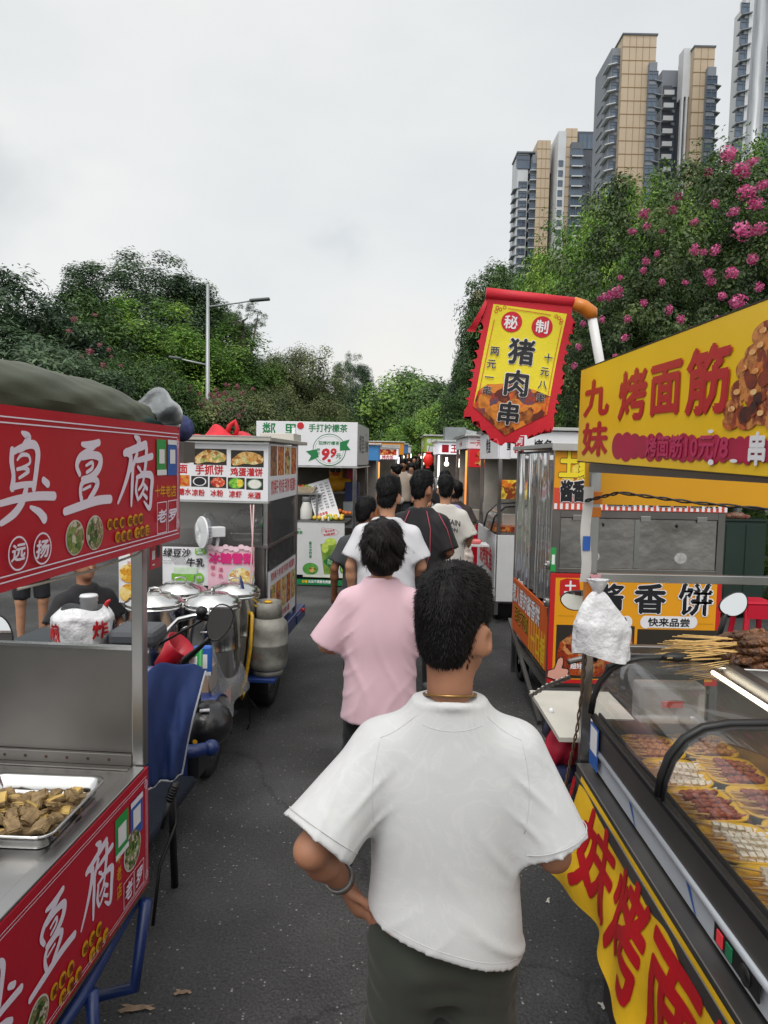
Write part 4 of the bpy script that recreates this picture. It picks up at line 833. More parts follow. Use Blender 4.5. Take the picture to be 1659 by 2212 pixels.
# tarpaulin roll on the sign frame
def tarp(u, v):
    y = -1.85+u*1.93; r = .094*(1-.25*max(0, u-.82)/.18)+.004*math.sin(u*9+1)+.003*math.sin(u*31); t = v*2*math.pi; k = 1+.025*math.sin(3*t+u*11)+.018*math.sin(9*t-u*37)+.012*math.sin(13*t+u*61)
    return (-.085+r*1.25*k*math.cos(t), y, 2.075-.03*u+r*k*math.sin(t))
b = MB(S); b.sheet(tarp, 110, 48); tp = b.build('rolled_tarpaulin', mat('tarp_green', '#4b5040', .62, noise=.2, nscale=5, bump=.35, bscale=8, dist=.015), None, True); tag(tp, 'dusty green tarpaulin rolled up along the top of the red sign', 'tarpaulin')
b = MB(S)
for i, (dx, dz, r) in enumerate(((-.02, .035, .028), (.01, .0, .028), (-.04, -.015, .03), (.0, -.05, .028), (.03, -.03, .022))): b.tube([(dx-.03, -.12, 2.045+dz), (dx-.03, .03, 2.035+dz), (dx-.03, .16, 2.02+dz)], [r, r*1.1, r*.9], 10)
o = b.build('folded_canopy', mat('canopy_green', '#1d3b36', .5), None, True); tag(o, 'dark green folded canopy end sticking out of the rolled tarpaulin', 'canopy')
b = MB(S)
def foil(u, v):
    t = u*2*math.pi; r = .125*v; k = 1+.10*math.sin(5*t)*v; return (-.03+r*k*math.cos(t)*1.05, .16+.03*math.sin(3*t+4*v)*v-.09*v*v*math.cos(t), 2.035+r*k*math.sin(t))
b.sheet(foil, 40, 8); o = b.build('plastic_hood', mat('plastic_grey', '#8d9092', .32, .35, noise=.2, nscale=14, bump=.5, bscale=16, dist=.02), None, True); tag(o, 'crumpled shiny grey plastic hood at the end of the rolled tarpaulin', 'plastic cover')
o.modifiers.new('solid', 'SOLIDIFY').thickness = .003
b = MB(); p = PD(383, 925, 2.9); b.ball(p, (.07, .06, .06), 12, 9); o = b.build('cloth_bundle', mat('cloth_navy', '#343c66', .8, noise=.5, nscale=30, bump=.8, bscale=25), None, True); tag(o, 'small crumpled navy cloth bundle behind the right end of the red sign', 'cloth')
b = MB(); b.bx((p.x-.3, 2.82, 1.9), (p.x+.05, 2.98, p.z-.055)); b.build('roof_rail', STEELD, tofu)
# trays with fried tofu
def tray(cx, cy, sx, sy, z0, rz, label, name='food_tray', par=None, m=None, h=.055):
    M = S @ Matrix.Translation((cx, cy, z0)) @ Matrix.Rotation(rz, 4, 'Z') if par is None else par @ Matrix.Translation((cx, cy, z0)) @ Matrix.Rotation(rz, 4, 'Z'); b = MB(M); n = 32; rings = []
    def rr_(ax, ay, rad, z):
        o = []
        for k in range(n):
            q = k//(n//4); a_ = math.pi/2*((k % (n//4))/(n//4-1))+q*math.pi/2; ccx = (ax-rad)*(1 if q in (0, 3) else -1); ccy = (ay-rad)*(1 if q in (0, 1) else -1); o.append((ccx+rad*math.cos(a_), ccy+rad*math.sin(a_), z))
        return o
    vs = []
    for ax, ay, rad, z in ((sx/2-.016, sy/2-.016, .03, 0), (sx/2-.002, sy/2-.002, .035, h-.006), (sx/2+.012, sy/2+.012, .045, h), (sx/2+.013, sy/2+.013, .045, h-.006), (sx/2, sy/2, .036, h-.010), (sx/2-.012, sy/2-.012, .03, -.003)): vs += rr_(ax, ay, rad, z)
    fs = [(i*n+k, i*n+(k+1) % n, (i+1)*n+(k+1) % n, (i+1)*n+k) for i in range(5) for k in range(n)]
    b.add(vs, fs); b.add([(q[0], q[1], .0005) for q in vs[:n]], [tuple(range(n))]); b.add(vs[5*n:], [tuple(reversed(range(n)))]); o = b.build(name, m or STEELB, None, True); tag(o, label, 'tray'); return o, M
tr, TM = tray(-.232, -.385, .35, .35, .8585, .03, 'rectangular steel tray of fried tofu pieces on the counter of the red stall', h=.045)
tray(-.40, -.80, .35, .35, .8585, .02, 'second steel tray cut by the left edge of the picture, nearer than the tofu tray')
TF = bpy.data.materials.new('fried_tofu'); TF.use_nodes = True; MATS['fried_tofu'] = TF
nt = TF.node_tree; N = nt.nodes; L = nt.links; bs = N['Principled BSDF']; bs.inputs['Roughness'].default_value = .7
tcn = N.new('ShaderNodeTexCoord'); nn = N.new('ShaderNodeTexNoise'); nn.inputs['Scale'].default_value = 45; nn.inputs['Detail'].default_value = 5; L.new(tcn.outputs['Object'], nn.inputs['Vector'])
r1 = N.new('ShaderNodeValToRGB'); r1.color_ramp.elements[0].position = .3; r1.color_ramp.elements[1].position = .75; r1.color_ramp.elements[0].color = (*srgb('#6c573c'), 1); r1.color_ramp.elements[1].color = (*srgb('#a68c62'), 1); L.new(nn.outputs['Fac'], r1.inputs['Fac']); L.new(r1.outputs[0], bs.inputs['Base Color'])
bp = N.new('ShaderNodeBump'); bp.inputs['Strength'].default_value = .7; bp.inputs['Distance'].default_value = .004; L.new(nn.outputs['Fac'], bp.inputs['Height']); L.new(bp.outputs[0], bs.inputs['Normal'])
TY = mat('tofu_cut', '#c8a862', .7, noise=.18, nscale=40, bump=.5, bscale=60, dist=.003)
def tofu_piece(seed, cut):
    r = random.Random(seed); bm = bmesh.new(); bmesh.ops.create_cube(bm, size=1); bmesh.ops.bevel(bm, geom=bm.edges[:], offset=.10, segments=2, affect='EDGES'); bmesh.ops.subdivide_edges(bm, edges=bm.edges[:], cuts=1)
    for v in bm.verts: v.co = Vector((v.co.x*.062, v.co.y*.050, v.co.z*.015)); v.co += Vector((r.uniform(-1, 1)*.0035, r.uniform(-1, 1)*.0035, r.uniform(-1, 1)*.002+ math.sin(v.co.x*70+seed)*.003+math.cos(v.co.y*80)*.002))
    bm.normal_update(); me = bpy.data.meshes.new('tofu_piece'); bm.to_mesh(me); bm.free(); me.materials.append(TF); me.materials.append(TY)
    for p_ in me.polygons: p_.material_index = 1 if cut and p_.normal.z > .8 else 0; p_.use_smooth = False
    o = bpy.data.objects.new('tofu_piece', me); COL.objects.link(o); return o
LB = ['brown fried tofu piece heaped in the steel tray on the red stall', 'fried tofu piece showing a pale yellow cut face in the steel tray']
pro = [tofu_piece(i, int(i % 3 == 0)) for i in range(6)]; rt = random.Random(4); used = set(); TMR = TM.to_euler().z; spots = []
for lev in range(3):
    for gx in range(7):
        for gy in range(7):
            if lev and rt.random() < (.35 if lev == 1 else .7): continue
            if lev == 0 and rt.random() < .06: continue
            x, y = -.14+gx*.047+rt.uniform(-.016, .016), -.145+gy*.047+rt.uniform(-.016, .016)
            if y > .115-.03*lev or abs(x) > .148 or abs(y) > .148: continue
            spots.append((x, y, .012+lev*.015+rt.uniform(0, .004), lev))
for i, (x, y, z, lev) in enumerate(spots):
    k = i % 6; o = pro[k] if k not in used else pro[k].copy()
    if k in used: COL.objects.link(o)
    used.add(k); o.location = TM @ Vector((x, y, z)); tl = .18+.3*lev*.5
    o.rotation_euler = (rt.uniform(-tl, tl), rt.uniform(-tl, tl), rt.uniform(0, 6.3)); q = rt.uniform(.68, 1.02); o.scale = (q, q*rt.uniform(.75, 1.1), q*1.25)
    tag(o, LB[int(k % 3 == 0)], 'tofu', 'fried tofu pieces in the steel tray')
# ================================================================== tricycle behind the tofu stall
tk = thing('cargo_tricycle', 'blue cargo tricycle with helmet, mirrors and covered leg shield behind the red stall', 'tricycle', (-1.05, 3.5, 0), -.07)
KM = S @ Matrix.Translation((-.25, 1.15, 0))
def wheel(M, c, r, w_, par, rimcol=None, name='wheel'):
    b = MB(M); b.lathe([(r*.62, -w_*.42), (r*.9, -w_*.5), (r*.98, -w_*.36), (r, -w_*.15), (r, w_*.15), (r*.98, w_*.36), (r*.9, w_*.5), (r*.62, w_*.42), (r*.62, -w_*.42)], c, 28, 'X'); t = b.build(name, RUB, par, True)
    b = MB(M); b.lathe([(r*.63, -w_*.38), (r*.5, -w_*.3), (r*.25, -w_*.22), (r*.12, -w_*.45), (0, -w_*.45)], c, 20, 'X'); b.lathe([(r*.63, w_*.38), (r*.5, w_*.3), (r*.25, w_*.22), (r*.12, w_*.45), (0, w_*.45)], c, 20, 'X'); b.build('rim', rimcol or ALU, t, True); return t
wheel(KM, (-.12, .62, .22), .22, .09, tk)
b = MB(KM); b.sheet(lambda u, v: (-.12+(.075)*math.cos(v*math.pi), .62+(.265+.01*math.sin(v*math.pi))*math.cos(-.25+u*2.9), .22+(.265)*math.sin(-.25+u*2.9)), 20, 6); b.build('mudguard', BLUE, tk, True).modifiers.new('solid', 'SOLIDIFY').thickness = .006
b = MB(KM); b.sheet(lambda u, v: (-.50+u*.42, .12+.10*math.sin(u*math.pi)+.06*v, .16+v*.60), 14, 10); b.build('leg_shield', BLUE, tk, True).modifiers.new('solid', 'SOLIDIFY').thickness = .02
b = MB(KM); b.bx((-.5, -.75, .16), (-.02, .14, .22)); b.bx((-.6, -.85, .22), (-.06, -.40, .60)); b.build('footboard', mat('footboard_dark', '#1b2231', .7, noise=.35, nscale=9), tk, bevel=.02)
b = MB(KM); b.tube([(-.25, -.17, .46), (.05, -.1, .455), (.125, -.06, .46)], [.034, .035, .032], 14); b.ball((.125, -.06, .46), .042, 14, 9); b.build('crash_bar', BLUE, tk, True)
b = MB(KM); b.bx((-.62, -.75, .62), (-.12, -.30, 1.115)); b.build('storage_box', mat('box_grey', '#33373c', .6, noise=.2), tk, bevel=.02)
b = MB(KM); b.bx((-.22, .18, .18), (-.02, .40, .42)); b.bx((-.18, .16, .42), (-.06, .34, .66)); b.tube([(-.03, .1, .5), (.02, .25, .42), (-.02, .4, .25)], .012, 8); b.tube([(-.06, .12, .62), (.0, .28, .55), (-.05, .42, .35)], .009, 8); b.build('engine_block', mat('engine_dark', '#22252a', .6, noise=.3), tk, bevel=.012)
bars = [PD(330, 1402, 3.35), PD(352, 1372, 3.4), PD(386, 1338, 3.42), PD(420, 1330, 3.42), PD(452, 1328, 3.42)]
b = MB(); b.tube(bars, .0125, 10); hb = b.build('handlebar', STEELB, tk, True)
b = MB(); b.tube([PD(425, 1330, 3.42), PD(470, 1338, 3.44)], .019, 10); b.ball(PD(436, 1322, 3.42), .03, 10, 7); b.tube([PD(330, 1400, 3.36), PD(400, 1360, 3.46), PD(448, 1334, 3.44)], .006, 6); b.build('grip', BLACK, hb, True)
b = MB(); b.tube([PD(395, 1440, 3.42), PD(400, 1425, 3.42), PD(430, 1400, 3.38), PD(458, 1372, 3.36)], [.020, .018, .012, .010], 8); ms = b.build('mirror_stem', BLACK, tk, True)
def mirror(c, rx, ry, tilt, face, par, zrot=0.):
    X = Vector((1, 0, 0)); f = Vector(face).normalized(); M = f.to_track_quat('Z', 'Y').to_matrix().to_4x4(); M = Matrix.Translation(c) @ M @ Matrix.Rotation(tilt, 4, 'Z'); b = MB(M); n = 28; o = []
    for sc_, z in ((.55, -.03), (.92, -.018), (1, -.004), (1, .004), (.93, .006), (.93, .003)):
        o += [(rx*sc_*math.copysign(abs(math.cos(t))**.85, math.cos(t))*(1+.18*math.sin(t)), ry*sc_*math.sin(t), z) for t in (2*math.pi*k/n for k in range(n))]
    b.add(o, [(i*n+k, i*n+(k+1) % n, (i+1)*n+(k+1) % n, (i+1)*n+k) for i in range(5) for k in range(n)]+[tuple(reversed(range(n)))]); h = b.build('mirror', BLACK, par, True)
    b = MB(M); b.add([(rx*.93*math.copysign(abs(math.cos(t))**.85, math.cos(t))*(1+.18*math.sin(t)), ry*.93*math.sin(t), .0032) for t in (2*math.pi*k/n for k in range(n))], [tuple(range(n))]); b.build('mirror_glass', mat('mirror_glass', (.8, .82, .83), .02, 1.0), h)
mirror(PD(474, 1345, 3.36), .058, .092, -.35, (.03, -1, .14), tk)
mirror(PD(-8, 1372, 2.75), .06, .085, .5, (.25, -1, .2), tk)
b = MB(); b.tube([PD(-8, 1400, 2.75), PD(-40, 1450, 2.8)], .01, 8); b.build('mirror_stem', BLACK, tk, True)
lv = [PD(381, 1690, 2.75), PD(366, 1730, 2.74), PD(350, 1790, 2.72)]
b = MB(); b.tube([lv[0], lv[0].lerp(lv[1], .5), lv[1]], [.014, .016, .014], 10); 
for i in range(6): q = lv[0].lerp(lv[1], .15+i*.14); b.tube([q, q+(lv[1]-lv[0])*.05], .0185, 10)
b.tube([lv[1], lv[2]], [.012, .008], 8); b.build('brake_lever', BLACK, tk, True)
b = MB(); g0 = Vector((-.905, 3.05, .0)); b.tube([PD(370, 1705, 2.85), g0+Vector((0, 0, .005))], [.014, .017], 8); b.build('kickstand', BLACK, tk, True)
b = MB(); b.tube([PD(375, 1690, 3.0), PD(380, 1780, 2.9), PD(345, 1870, 2.8), PD(330, 2000, 2.7)], .007, 6); b.build('cable', BLACK, tk, True)
# cover over the leg shield
def apron(u, v):
    pl = [PD(322, 1448, 2.95), PD(385, 1425, 3.15), PD(442, 1452, 3.2)] if v < .3 else None
    t0, t1, t2 = PD(318, 1452, 2.92), PD(378, 1428, 3.12), PD(443, 1452, 3.2); top = t0*(1-u)**2+t1*2*u*(1-u)+t2*u*u+Vector((0, 0, .02*math.sin(u*3.1)))
    b0, b1 = PD(318, 1705, 2.85), PD(392, 1668, 3.05); bot = b0.lerp(b1, u); f = v**1.2; q = top.lerp(bot, f); fold = (.022*math.sin(u*6.5+2.2*v+.5)+.010*math.sin(u*14+5*v)+.005*math.sin(u*23-9*v))*math.sin(min(1, v*1.5)*1.4)
    return q+Vector((.35*fold, -fold-.05*math.sin(v*3.1), .012*math.sin(u*9)*(1-v)))
b = MB(); b.sheet(apron, 44, 30); o = b.build('cloth_cover', mat('cover_blue', '#22386c', .72, noise=.16, nscale=6, bump=.25, bscale=40), None, True); tag(o, 'blue waterproof cloth with grey piping draped over the tricycle front', 'cover'); o.modifiers.new('solid', 'SOLIDIFY').thickness = .004
b = MB(); b.tube([apron(1, i/14)+Vector((.003, -.003, 0)) for i in range(15)]+[apron(1-i/10, 1)+Vector((0, -.003, -.003)) for i in range(1, 11)], .0055, 6); b.build('piping', mat('piping_grey', '#a9adb3', .6), o, True)
# helmet hanging on the tricycle
hc = PD(450, 1563, 3.72); s_ = SDF(); s_.ell(hc, (.128, .145, .122), .02); s_.ell(hc+Vector((-.05, .10, -.12)), (.11, .10, .07), .03, True); s_.cone(hc+Vector((-.10, -.06, .08)), hc+Vector((-.02, -.08, .115)), .014, .012, .012)
hm = s_.build('helmet', mat('helmet_black', '#161719', .38, coat=.4, noise=.2), None, .009); tag(hm, 'black motorcycle helmet hanging beside the blue cover', 'helmet')
b = MB(); b.tube([hc+Vector((-.10, -.085, .035)), hc+Vector((-.085, -.10, .065)), hc+Vector((-.06, -.105, .085))], .008, 6); b.tube([hc+Vector((-.02, -.10, .105)), hc+Vector((.03, -.095, .108))], .009, 6); b.build('reflective_strip', WHITE, hm, True)
b = MB(frame(hc+Vector((-.035, -.139, -.045)), (1, -.1, 0))); b.disc(0, 0, .013); b.build('sticker', GOLDL, hm)
b = MB(); b.tube([hc+Vector((-.10, .0, .06)), PD(415, 1480, 3.5), PD(430, 1455, 3.4)], .012, 6); b.build('chin_strap', BLACK, hm, True)
# things lying on the tricycle
bc = PD(172, 1352, 3.0); bc = Vector((-1.285, 3.0, 1.118))
rb = random.Random(3)
def bag(u, v):
    t = u*2*math.pi; z = v; r = (1-.10*(1-v)**3)*(1+.03*math.sin(5*t+8*v)+.02*math.sin(11*t-5*v)) if v < .75 else (1-(v-.75)*1.3); return (bc.x+.128*r*math.cos(t), bc.y+.10*r*math.sin(t), bc.z+.155*z+.008*math.sin(3*t)*v)
b = MB(); b.sheet(bag, 40, 16); o = b.build('plastic_bag', mat('bag_white', '#dcdde0', .35, noise=.05, nscale=20, bump=.8, bscale=22, dist=.02), None, True); tag(o, 'white plastic bag with red characters behind the steel end panel', 'plastic bag')
def onbag(x, y, z):
    q = Vector(bag((x/.75) % 1.0, max(0, y/.155))); c_ = Vector((bc.x, bc.y, q.z)); return q+(q-c_).normalized()*(.003+z)
b = MB(); b.text('煎', .75*.63, .06, .075, .085, .03, fn=onbag); b.text('炸', .75*.90, .075, .075, .085, .03, fn=onbag); b.build('lettering', REDL, o)
b = MB(); q = bc+Vector((.03, .0, .12)); b.lathe([(.032, 0), (.030, .03), (.033, .031), (.032, .045), (.035, .046), (.034, .060), (.037, .061), (.036, .08), (.039, .081), (.034, .09), (0, .09)], q, 20); o = b.build('cup_stack', mat('cup_white', '#d9dadd', .35), None, True); tag(o, 'stack of white plastic cups standing in the white bag', 'cups')
b = MB(); b.box((-1.05, 3.02, 1.155), (.2, .2, .075)); o = b.build('storage_case', mat('case_grey', '#4b4e53', .5), None, bevel=.025); tag(o, 'dark grey hard case beside the white bag, left of the stall post', 'case')
b = MB(); q = PD(238, 1330, 3.1); b.tube([PD(245, 1360, 3.1), PD(240, 1325, 3.1), PD(228, 1312, 3.1)], .014, 8); o = b.build('bent_pipe', STEELB, None, True); tag(o, 'short bent chrome pipe with a red tie behind the white bag', 'pipe'); b = MB(); b.tube([PD(226, 1316, 3.09), PD(232, 1300, 3.09), PD(238, 1296, 3.09)], [.012, .009, .006], 6); b.build('red_tie', REDL, o, True)
b = MB(); q0, q1 = PD(345, 1440, 3.62), PD(392, 1392, 3.6); b.tube([q0, q0.lerp(q1, .4), q1], [.035, .05, .085], 14, False); o = b.build('red_funnel', mat('funnel_red', '#b0172c', .4), None, True); tag(o, 'red plastic horn lying behind the handlebar', 'horn'); o.modifiers.new('solid', 'SOLIDIFY').thickness = .004
b = MB(); b.tube([PD(330, 1452, 3.5), PD(362, 1447, 3.55)], [.028, .034], 10); o = b.build('orange_handle', mat('orange_plastic', '#d8481c', .45), None, True); tag(o, 'orange tool grip lying in front of the red horn', 'tool')
for nm, lb, x, y, Y, m, rz, rx in (('payment_stand', 'green payment stand card leaning behind the mirror stem', 420, 1436, 3.62, GREENP, -.35, -.5), ('payment_stand', 'blue payment stand box beside the green card', 438, 1427, 3.78, BLUEP, .2, -.1)):
    q = PD(x, y, Y); M = Matrix.Translation(q) @ Euler((rx, -.35 if m is GREENP else 0, rz)).to_matrix().to_4x4(); t = thing(nm, lb, 'card stand', q, 0); b = MB(M); b.box((0, 0, 0), (.10, .02 if m is GREENP else .06, .16)); b.build('board', m, t, bevel=.012)
    b = MB(M); b.box((0, -.0105 if m is GREENP else -.0305, 0), (.05, .002, .075)); b.box((.0 , -.0105 if m is GREENP else -.0305, -.066), (.09, .002, .02)); b.build('white_field', WHITE, t)
# ================================================================== pancake and dessert stall (white sign)
J = Matrix((n_, dl_, (0, 0, 1))).transposed().to_4x4(); J.translation = (-.87, 5.3, 0)
jb = thing('food_stall', 'glass sided food stall with a white sign of pancake photos and red characters', 'food stall', (-.87, 5.3, 0), -.07, 'street food stalls')
W_ = 1.12
JF = frame(J @ Vector((-W_, 0, 0)), n_)                  # front face, x to the aisle
b = MB(J); b.bx((-W_, 0, 1.595), (0, .03, 2.02)); sg = b.build('sign_board', WHITE, jb, bevel=.002)
b = MB(J); b.bx((-W_-.02, -.012, 1.582), (.006, .034, 1.594)); b.bx((-W_-.02, -.012, 2.021), (.006, .034, 2.036)); b.build('sign_trim', ALU, jb)
FS = frame(J @ Vector((-W_, 0, 0)), n_); red = Art(FS, 'z2')
for t_, x, y, e in (('面', 245, 508, 66), ('手抓饼', 437, 516, 70), ('鸡蛋灌饼', 712, 532, 60), ('糖水', 255, 676, 50), ('凉粉', 357, 684, 48), ('冰粉', 493, 688, 48), ('凉虾', 631, 695, 48), ('米酒', 769, 704, 48)): red.t(t_, x, y, e, e*1.08, .03)
red.put('lettering', REDL, sg)
for x0, y0, x1, y1, m in ((130, 350, 290, 467, F_STEW), (323, 357, 565, 481, F_EGG), (597, 369, 838, 497, F_EGG), (180, 551, 292, 637, F_STEW), (304, 559, 428, 641, 'jelly'), (439, 565, 563, 650, 'ice'), (574, 571, 698, 657, 'green'), (710, 577, 834, 664, 'rice')):
    p = Art(FS, 'z2'); p.r(x0, y0, x1, y1); base = m if not isinstance(m, str) else mat('print_ground', '#2b2620', .5)
    o = p.put('food_picture', base if m is not F_EGG else mat('print_ground', '#2b2620', .5), sg); cx, cy, hw, hh = (x0+x1)/2, (y0+y1)/2, (x1-x0)/2, (y1-y0)/2
    if m is F_EGG:
        p = Art(FS, 'z2'); p.lay = .0008; p.stroke([p.at(cx-hw*.75, cy+hh*.35), p.at(cx-hw*.2, cy-hh*.1), p.at(cx+hw*.4, cy), p.at(cx+hw*.75, cy+hh*.1)], [.03, .045, .045, .03]); p.stroke([p.at(cx-hw*.6, cy+hh*.1), p.at(cx+hw*.1, cy-hh*.4), p.at(cx+hw*.75, cy-hh*.2)], [.015, .022, .015]); p.put('pancake_print', food('print_flatbread', ['#7a3d16', '#b97a32', '#dcae62', '#ecd6a4', '#8f9c46'], 34), sg)
    if isinstance(m, str):
        for k, (mm, s1) in enumerate({'jelly': ((WHITE, .8), (INK, .66)), 'ice': ((food('print_berry', ['#7d1c14', '#c22b22', '#e05a34', '#e9c9a0'], 60), .85),), 'green': ((food('print_greens', ['#3f8a2a', '#6fb83a', '#9bd04f'], 70), .9),), 'rice': ((mat('print_bowl_green', '#7ba889', .4), .86), (mat('print_rice', '#e4e2da', .5, noise=.1, nscale=60), .74))}[m]):
            p = Art(FS, 'z2'); p.lay = .0008+.0005*k; p.d(cx, cy, hw*s1, hh*s1); p.put('dish_print', mm, sg)
        if m == 'green': p = Art(FS, 'z2'); p.lay = .0016; p.r(cx+hw*.12, cy-hh*.6, cx+hw*.75, cy+hh*.6); p.put('corn_print', food('print_corn', ['#c99a14', '#e8c22a', '#f0d860'], 70), sg)
# roof, posts, body
b = MB(J); b.bx((-W_-.1, -.06, 2.045), (.03, 1.46, 2.075)); b.build('roof', mat('roof_grey', '#b5b2a8', .5, .2, noise=.15, nscale=3), jb, bevel=.004)
b = MB(J); b.bx((-W_-.1, -.064, 2.076), (.03, -.058+.02, 2.082)); b.build('roof_lip', ALU, jb)
for x, y in ((-.035, 1.13), (-.05, .06), (-W_, .06), (-W_, 1.13)):
    b = MB(J); b.bx((x, y, .42), (x+.035, y+.035, 2.045)); b.build('corner_post', STEEL, jb, bevel=.003)
b = MB(J); b.bx((-W_, .02, 1.24), (0, 1.15, 1.262)); b.bx((-W_, .03, .62), (-.03, .05, 1.24)); b.bx((-W_, 1.11, .55), (-.03, 1.13, 1.9)); b.build('counter', STEELD, jb)
b = MB(J); b.bx((-.032, .10, .58), (-.006, 1.12, 1.05)); sp_ = b.build('side_panel', WHITE, jb)
SP = frame(J @ Vector((-.006, .10, .58)), dl_); p = MB(SP); p.text('煎饼果子 烤冷面 手抓饼 鸡蛋灌饼', .51, .415, .062, .07, .03); p.text('土豆丝 里脊 培根 火腿', .51, .05, .05, .06, .03); p.build('lettering', REDL, sp_)
for i in range(5): p = MB(SP); p.lay = .001; p.rect(.03+.2*i, .1, .2+.2*i, .35); p.build('food_picture', [F_EGG, F_STEW, food('print_flatbread', [], 34), F_STEW, F_EGG][i], sp_)
b = MB(J); b.bx((-.028, .06, 1.595), (-.004, 1.13, 2.03)); ss = b.build('side_sign', WHITE, jb); SS = frame(J @ Vector((-.004, .06, 1.595)), dl_)
p = MB(SS); p.text('煎饼果子 烤冷面 手抓饼 鸡蛋灌饼', .535, .10, .064, .12, .03); p.build('lettering', REDL, ss)
for i in range(4): p = MB(SS); p.lay = .001; p.rect(.03+.26*i, .19, .25+.26*i, .42); p.build('food_picture', [food('print_brown', ['#3c2418', '#7a4a30', '#a87850'], 30), F_STEW, F_EGG, F_STEW][i], ss)
b = MB(J); b.bx((-W_+.03, .028, 1.262), (-.05, .032, 1.59)); b.build('front_glass', PANE_CLEAR, jb); b = MB(J); b.bx((-.012, .10, 1.05), (-.008, 1.12, 1.59)); b.build('side_glass', PANE_CLEAR, jb)
b = MB(J); b.bx((-.30, .95, 2.0755), (.0, 1.30, 2.14)); b.build('roof_box', mat('roof_box', '#c7c4bd', .5), jb, bevel=.004)
b = MB(J); b.bx((-.06, 1.165, 1.2), (-.03, 1.19, 2.2)); b.build('lamp_panel', mat('lamp_white', '#dcdfe4', .4), jb)
b = MB(J); b.bx((-W_, -.02, .40), (.02, 1.5, .52)); b.bx((-W_, -1.0, .38), (-.10, -.02, .46)); b.build('cargo_bed', BLUE, jb, bevel=.01)
b = MB(J); b.sheet(lambda u, v: (-.10+.03*math.sin(v*3.1), -.05-.35*math.sin(u*1.57), .52+.28*v+.3*(1-math.cos(u*1.57))), 10, 8); b.build('mudguard', BLUE, jb, True).modifiers.new('solid', 'SOLIDIFY').thickness = .012
wheel(J, (-.05, .14, .26), .26, .16, jb, mat('rim_white', '#c9c9c6', .5)); wheel(J, (-W_+.05, .14, .26), .26, .16, jb, MATS['rim_white'])
b = MB(J); b.bx((-.11, -.42, .345), (.16, -.0, .375)); b.bx((-.12, -.5, .36), (-.08, .0, .62)); b.build('cylinder_shelf', BLUE, jb, bevel=.006)
b = MB(J); b.bx((.0, 1.05, .42), (.03, 1.45, .50)); b.build('rear_bumper', BLUE, jb, bevel=.005); b = MB(J); b.ball((.035, 1.3, .5), .02, 8, 6); b.build('tail_light', mat('tail_light', '#d52a1e', .3), jb, True)
b = MB(J); b.bx((-.7, -1.05, .13), (-.16, -.45, .36)); b.tube([(-.12, -.9, .42), (-.09, -.7, .2), (-.1, -.5, .16)], .02, 8); b.build('engine_block', mat('engine_dark', '#22252a', .6, noise=.3), jb)
b = MB(J)
for i in range(3): b.tube([(-.13, -.55-.06*i, .42), (-.115, -.60-.06*i, .28), (-.13, -.56-.06*i, .18)], .011, 6)
b.build('orange_guard', mat('orange_rail', '#c9581f', .5), jb, True)
b = MB(); b.tube([PD(548, 1090, 5.22), PD(545, 1180, 5.2), PD(535, 1330, 5.1), PD(525, 1460, 5.0)], .006, 6); b.tube([PD(541, 1090, 5.22), PD(549, 1230, 5.2), PD(538, 1320, 5.15)], .004, 6); b.build('cable', mat('cable_pale', '#c9a8a6', .6), jb, True)
b = MB(); b.tube([PD(560, 1540, 4.9), PD(535, 1500, 4.95), PD(540, 1560, 4.9), PD(532, 1582, 4.9)], .006, 6); b.build('plug_cable', BLACK, jb, True)
# posters below the glass
def poster(name, label, zn, quad, Y0, m, lean=.0):
    (x0, y0), (x1, y1) = quad; u0, v0 = zu(zn, x0, y0); u1, v1 = zu(zn, x1, y1); a_ = P(u0, v1, Y0); c_ = P(u1, v1, Y0); t_ = P(u0, v0, Y0); M = frame((a_.x, Y0, a_.z), (1, c_.y-a_.y, 0)); w_ = c_.x-a_.x; h_ = t_.z-a_.z
    th = thing(name, label, 'poster', (a_.x, Y0, a_.z)); b = MB(M); b.sheet(lambda u, v: (u*w_, v*h_, .006*math.sin(u*7)*(1-v)), 8, 4); o = b.build('sheet', m, th); return th, M, w_, h_, o
th, M, w_, h_, o = poster('poster', 'white poster with black characters 绿豆沙 牛乳 hung behind the steel pots', 'z3', ((462, 158), (800, 440)), 5.24, WHITE)
p = Art(M, 'z3'); p.t('绿豆沙', 570, 203, 68, 66, .025, shear=.15); p.t('牛乳', 706, 275, 68, 66, .03, shear=.1)
for i in range(8): p.stroke([p.at(520+14*i, 235), p.at(560+12*i, 290)], [.0012, .0012])
p.t('KETUDOU', 505, 262, 15, 12, .0); p.t('MIAN SHA', 503, 278, 14, 11, .0); p.put('lettering', INK, o, .009)
p = Art(M, 'z3'); p.r(703, 172, 784, 214); p.d(735, 385, 32, 34); p.pl([(530, 355), (600, 345), (700, 360), (690, 420), (530, 400)]); p.put('green_print', mat('print_green', '#79b83c', .5, noise=.2, nscale=20), o, .009)
p = Art(M, 'z3'); p.lay = .002; p.t('纯手工', 743, 183, 22, 18, .02); p.t('熬制', 743, 203, 22, 18, .02); p.t('绿豆', 735, 385, 20, 20, .02); p.put('white_lettering', WHITE, o, .0095)
p = Art(M, 'z3'); p.lay = .001; p.pl([(545, 310), (720, 312), (715, 362), (550, 358)]); p.put('glass_print', mat('print_pale_green', '#c8dcc4', .4, noise=.1, nscale=20), o, .0092)
th, M, w_, h_, o = poster('poster', 'pink poster with bright pink characters 冰糖雪梨 and a soup bowl', 'z3', ((797, 155), (1137, 486)), 5.22, mat('poster_pink', '#e9bccb', .5, noise=.04, nscale=5))
p = Art(M, 'z3'); p.t('冰糖雪梨', 972, 245, 84, 80, .05); p.put('lettering', mat('letter_pink', '#d8297c', .5), o, .009)
p = Art(M, 'z3')
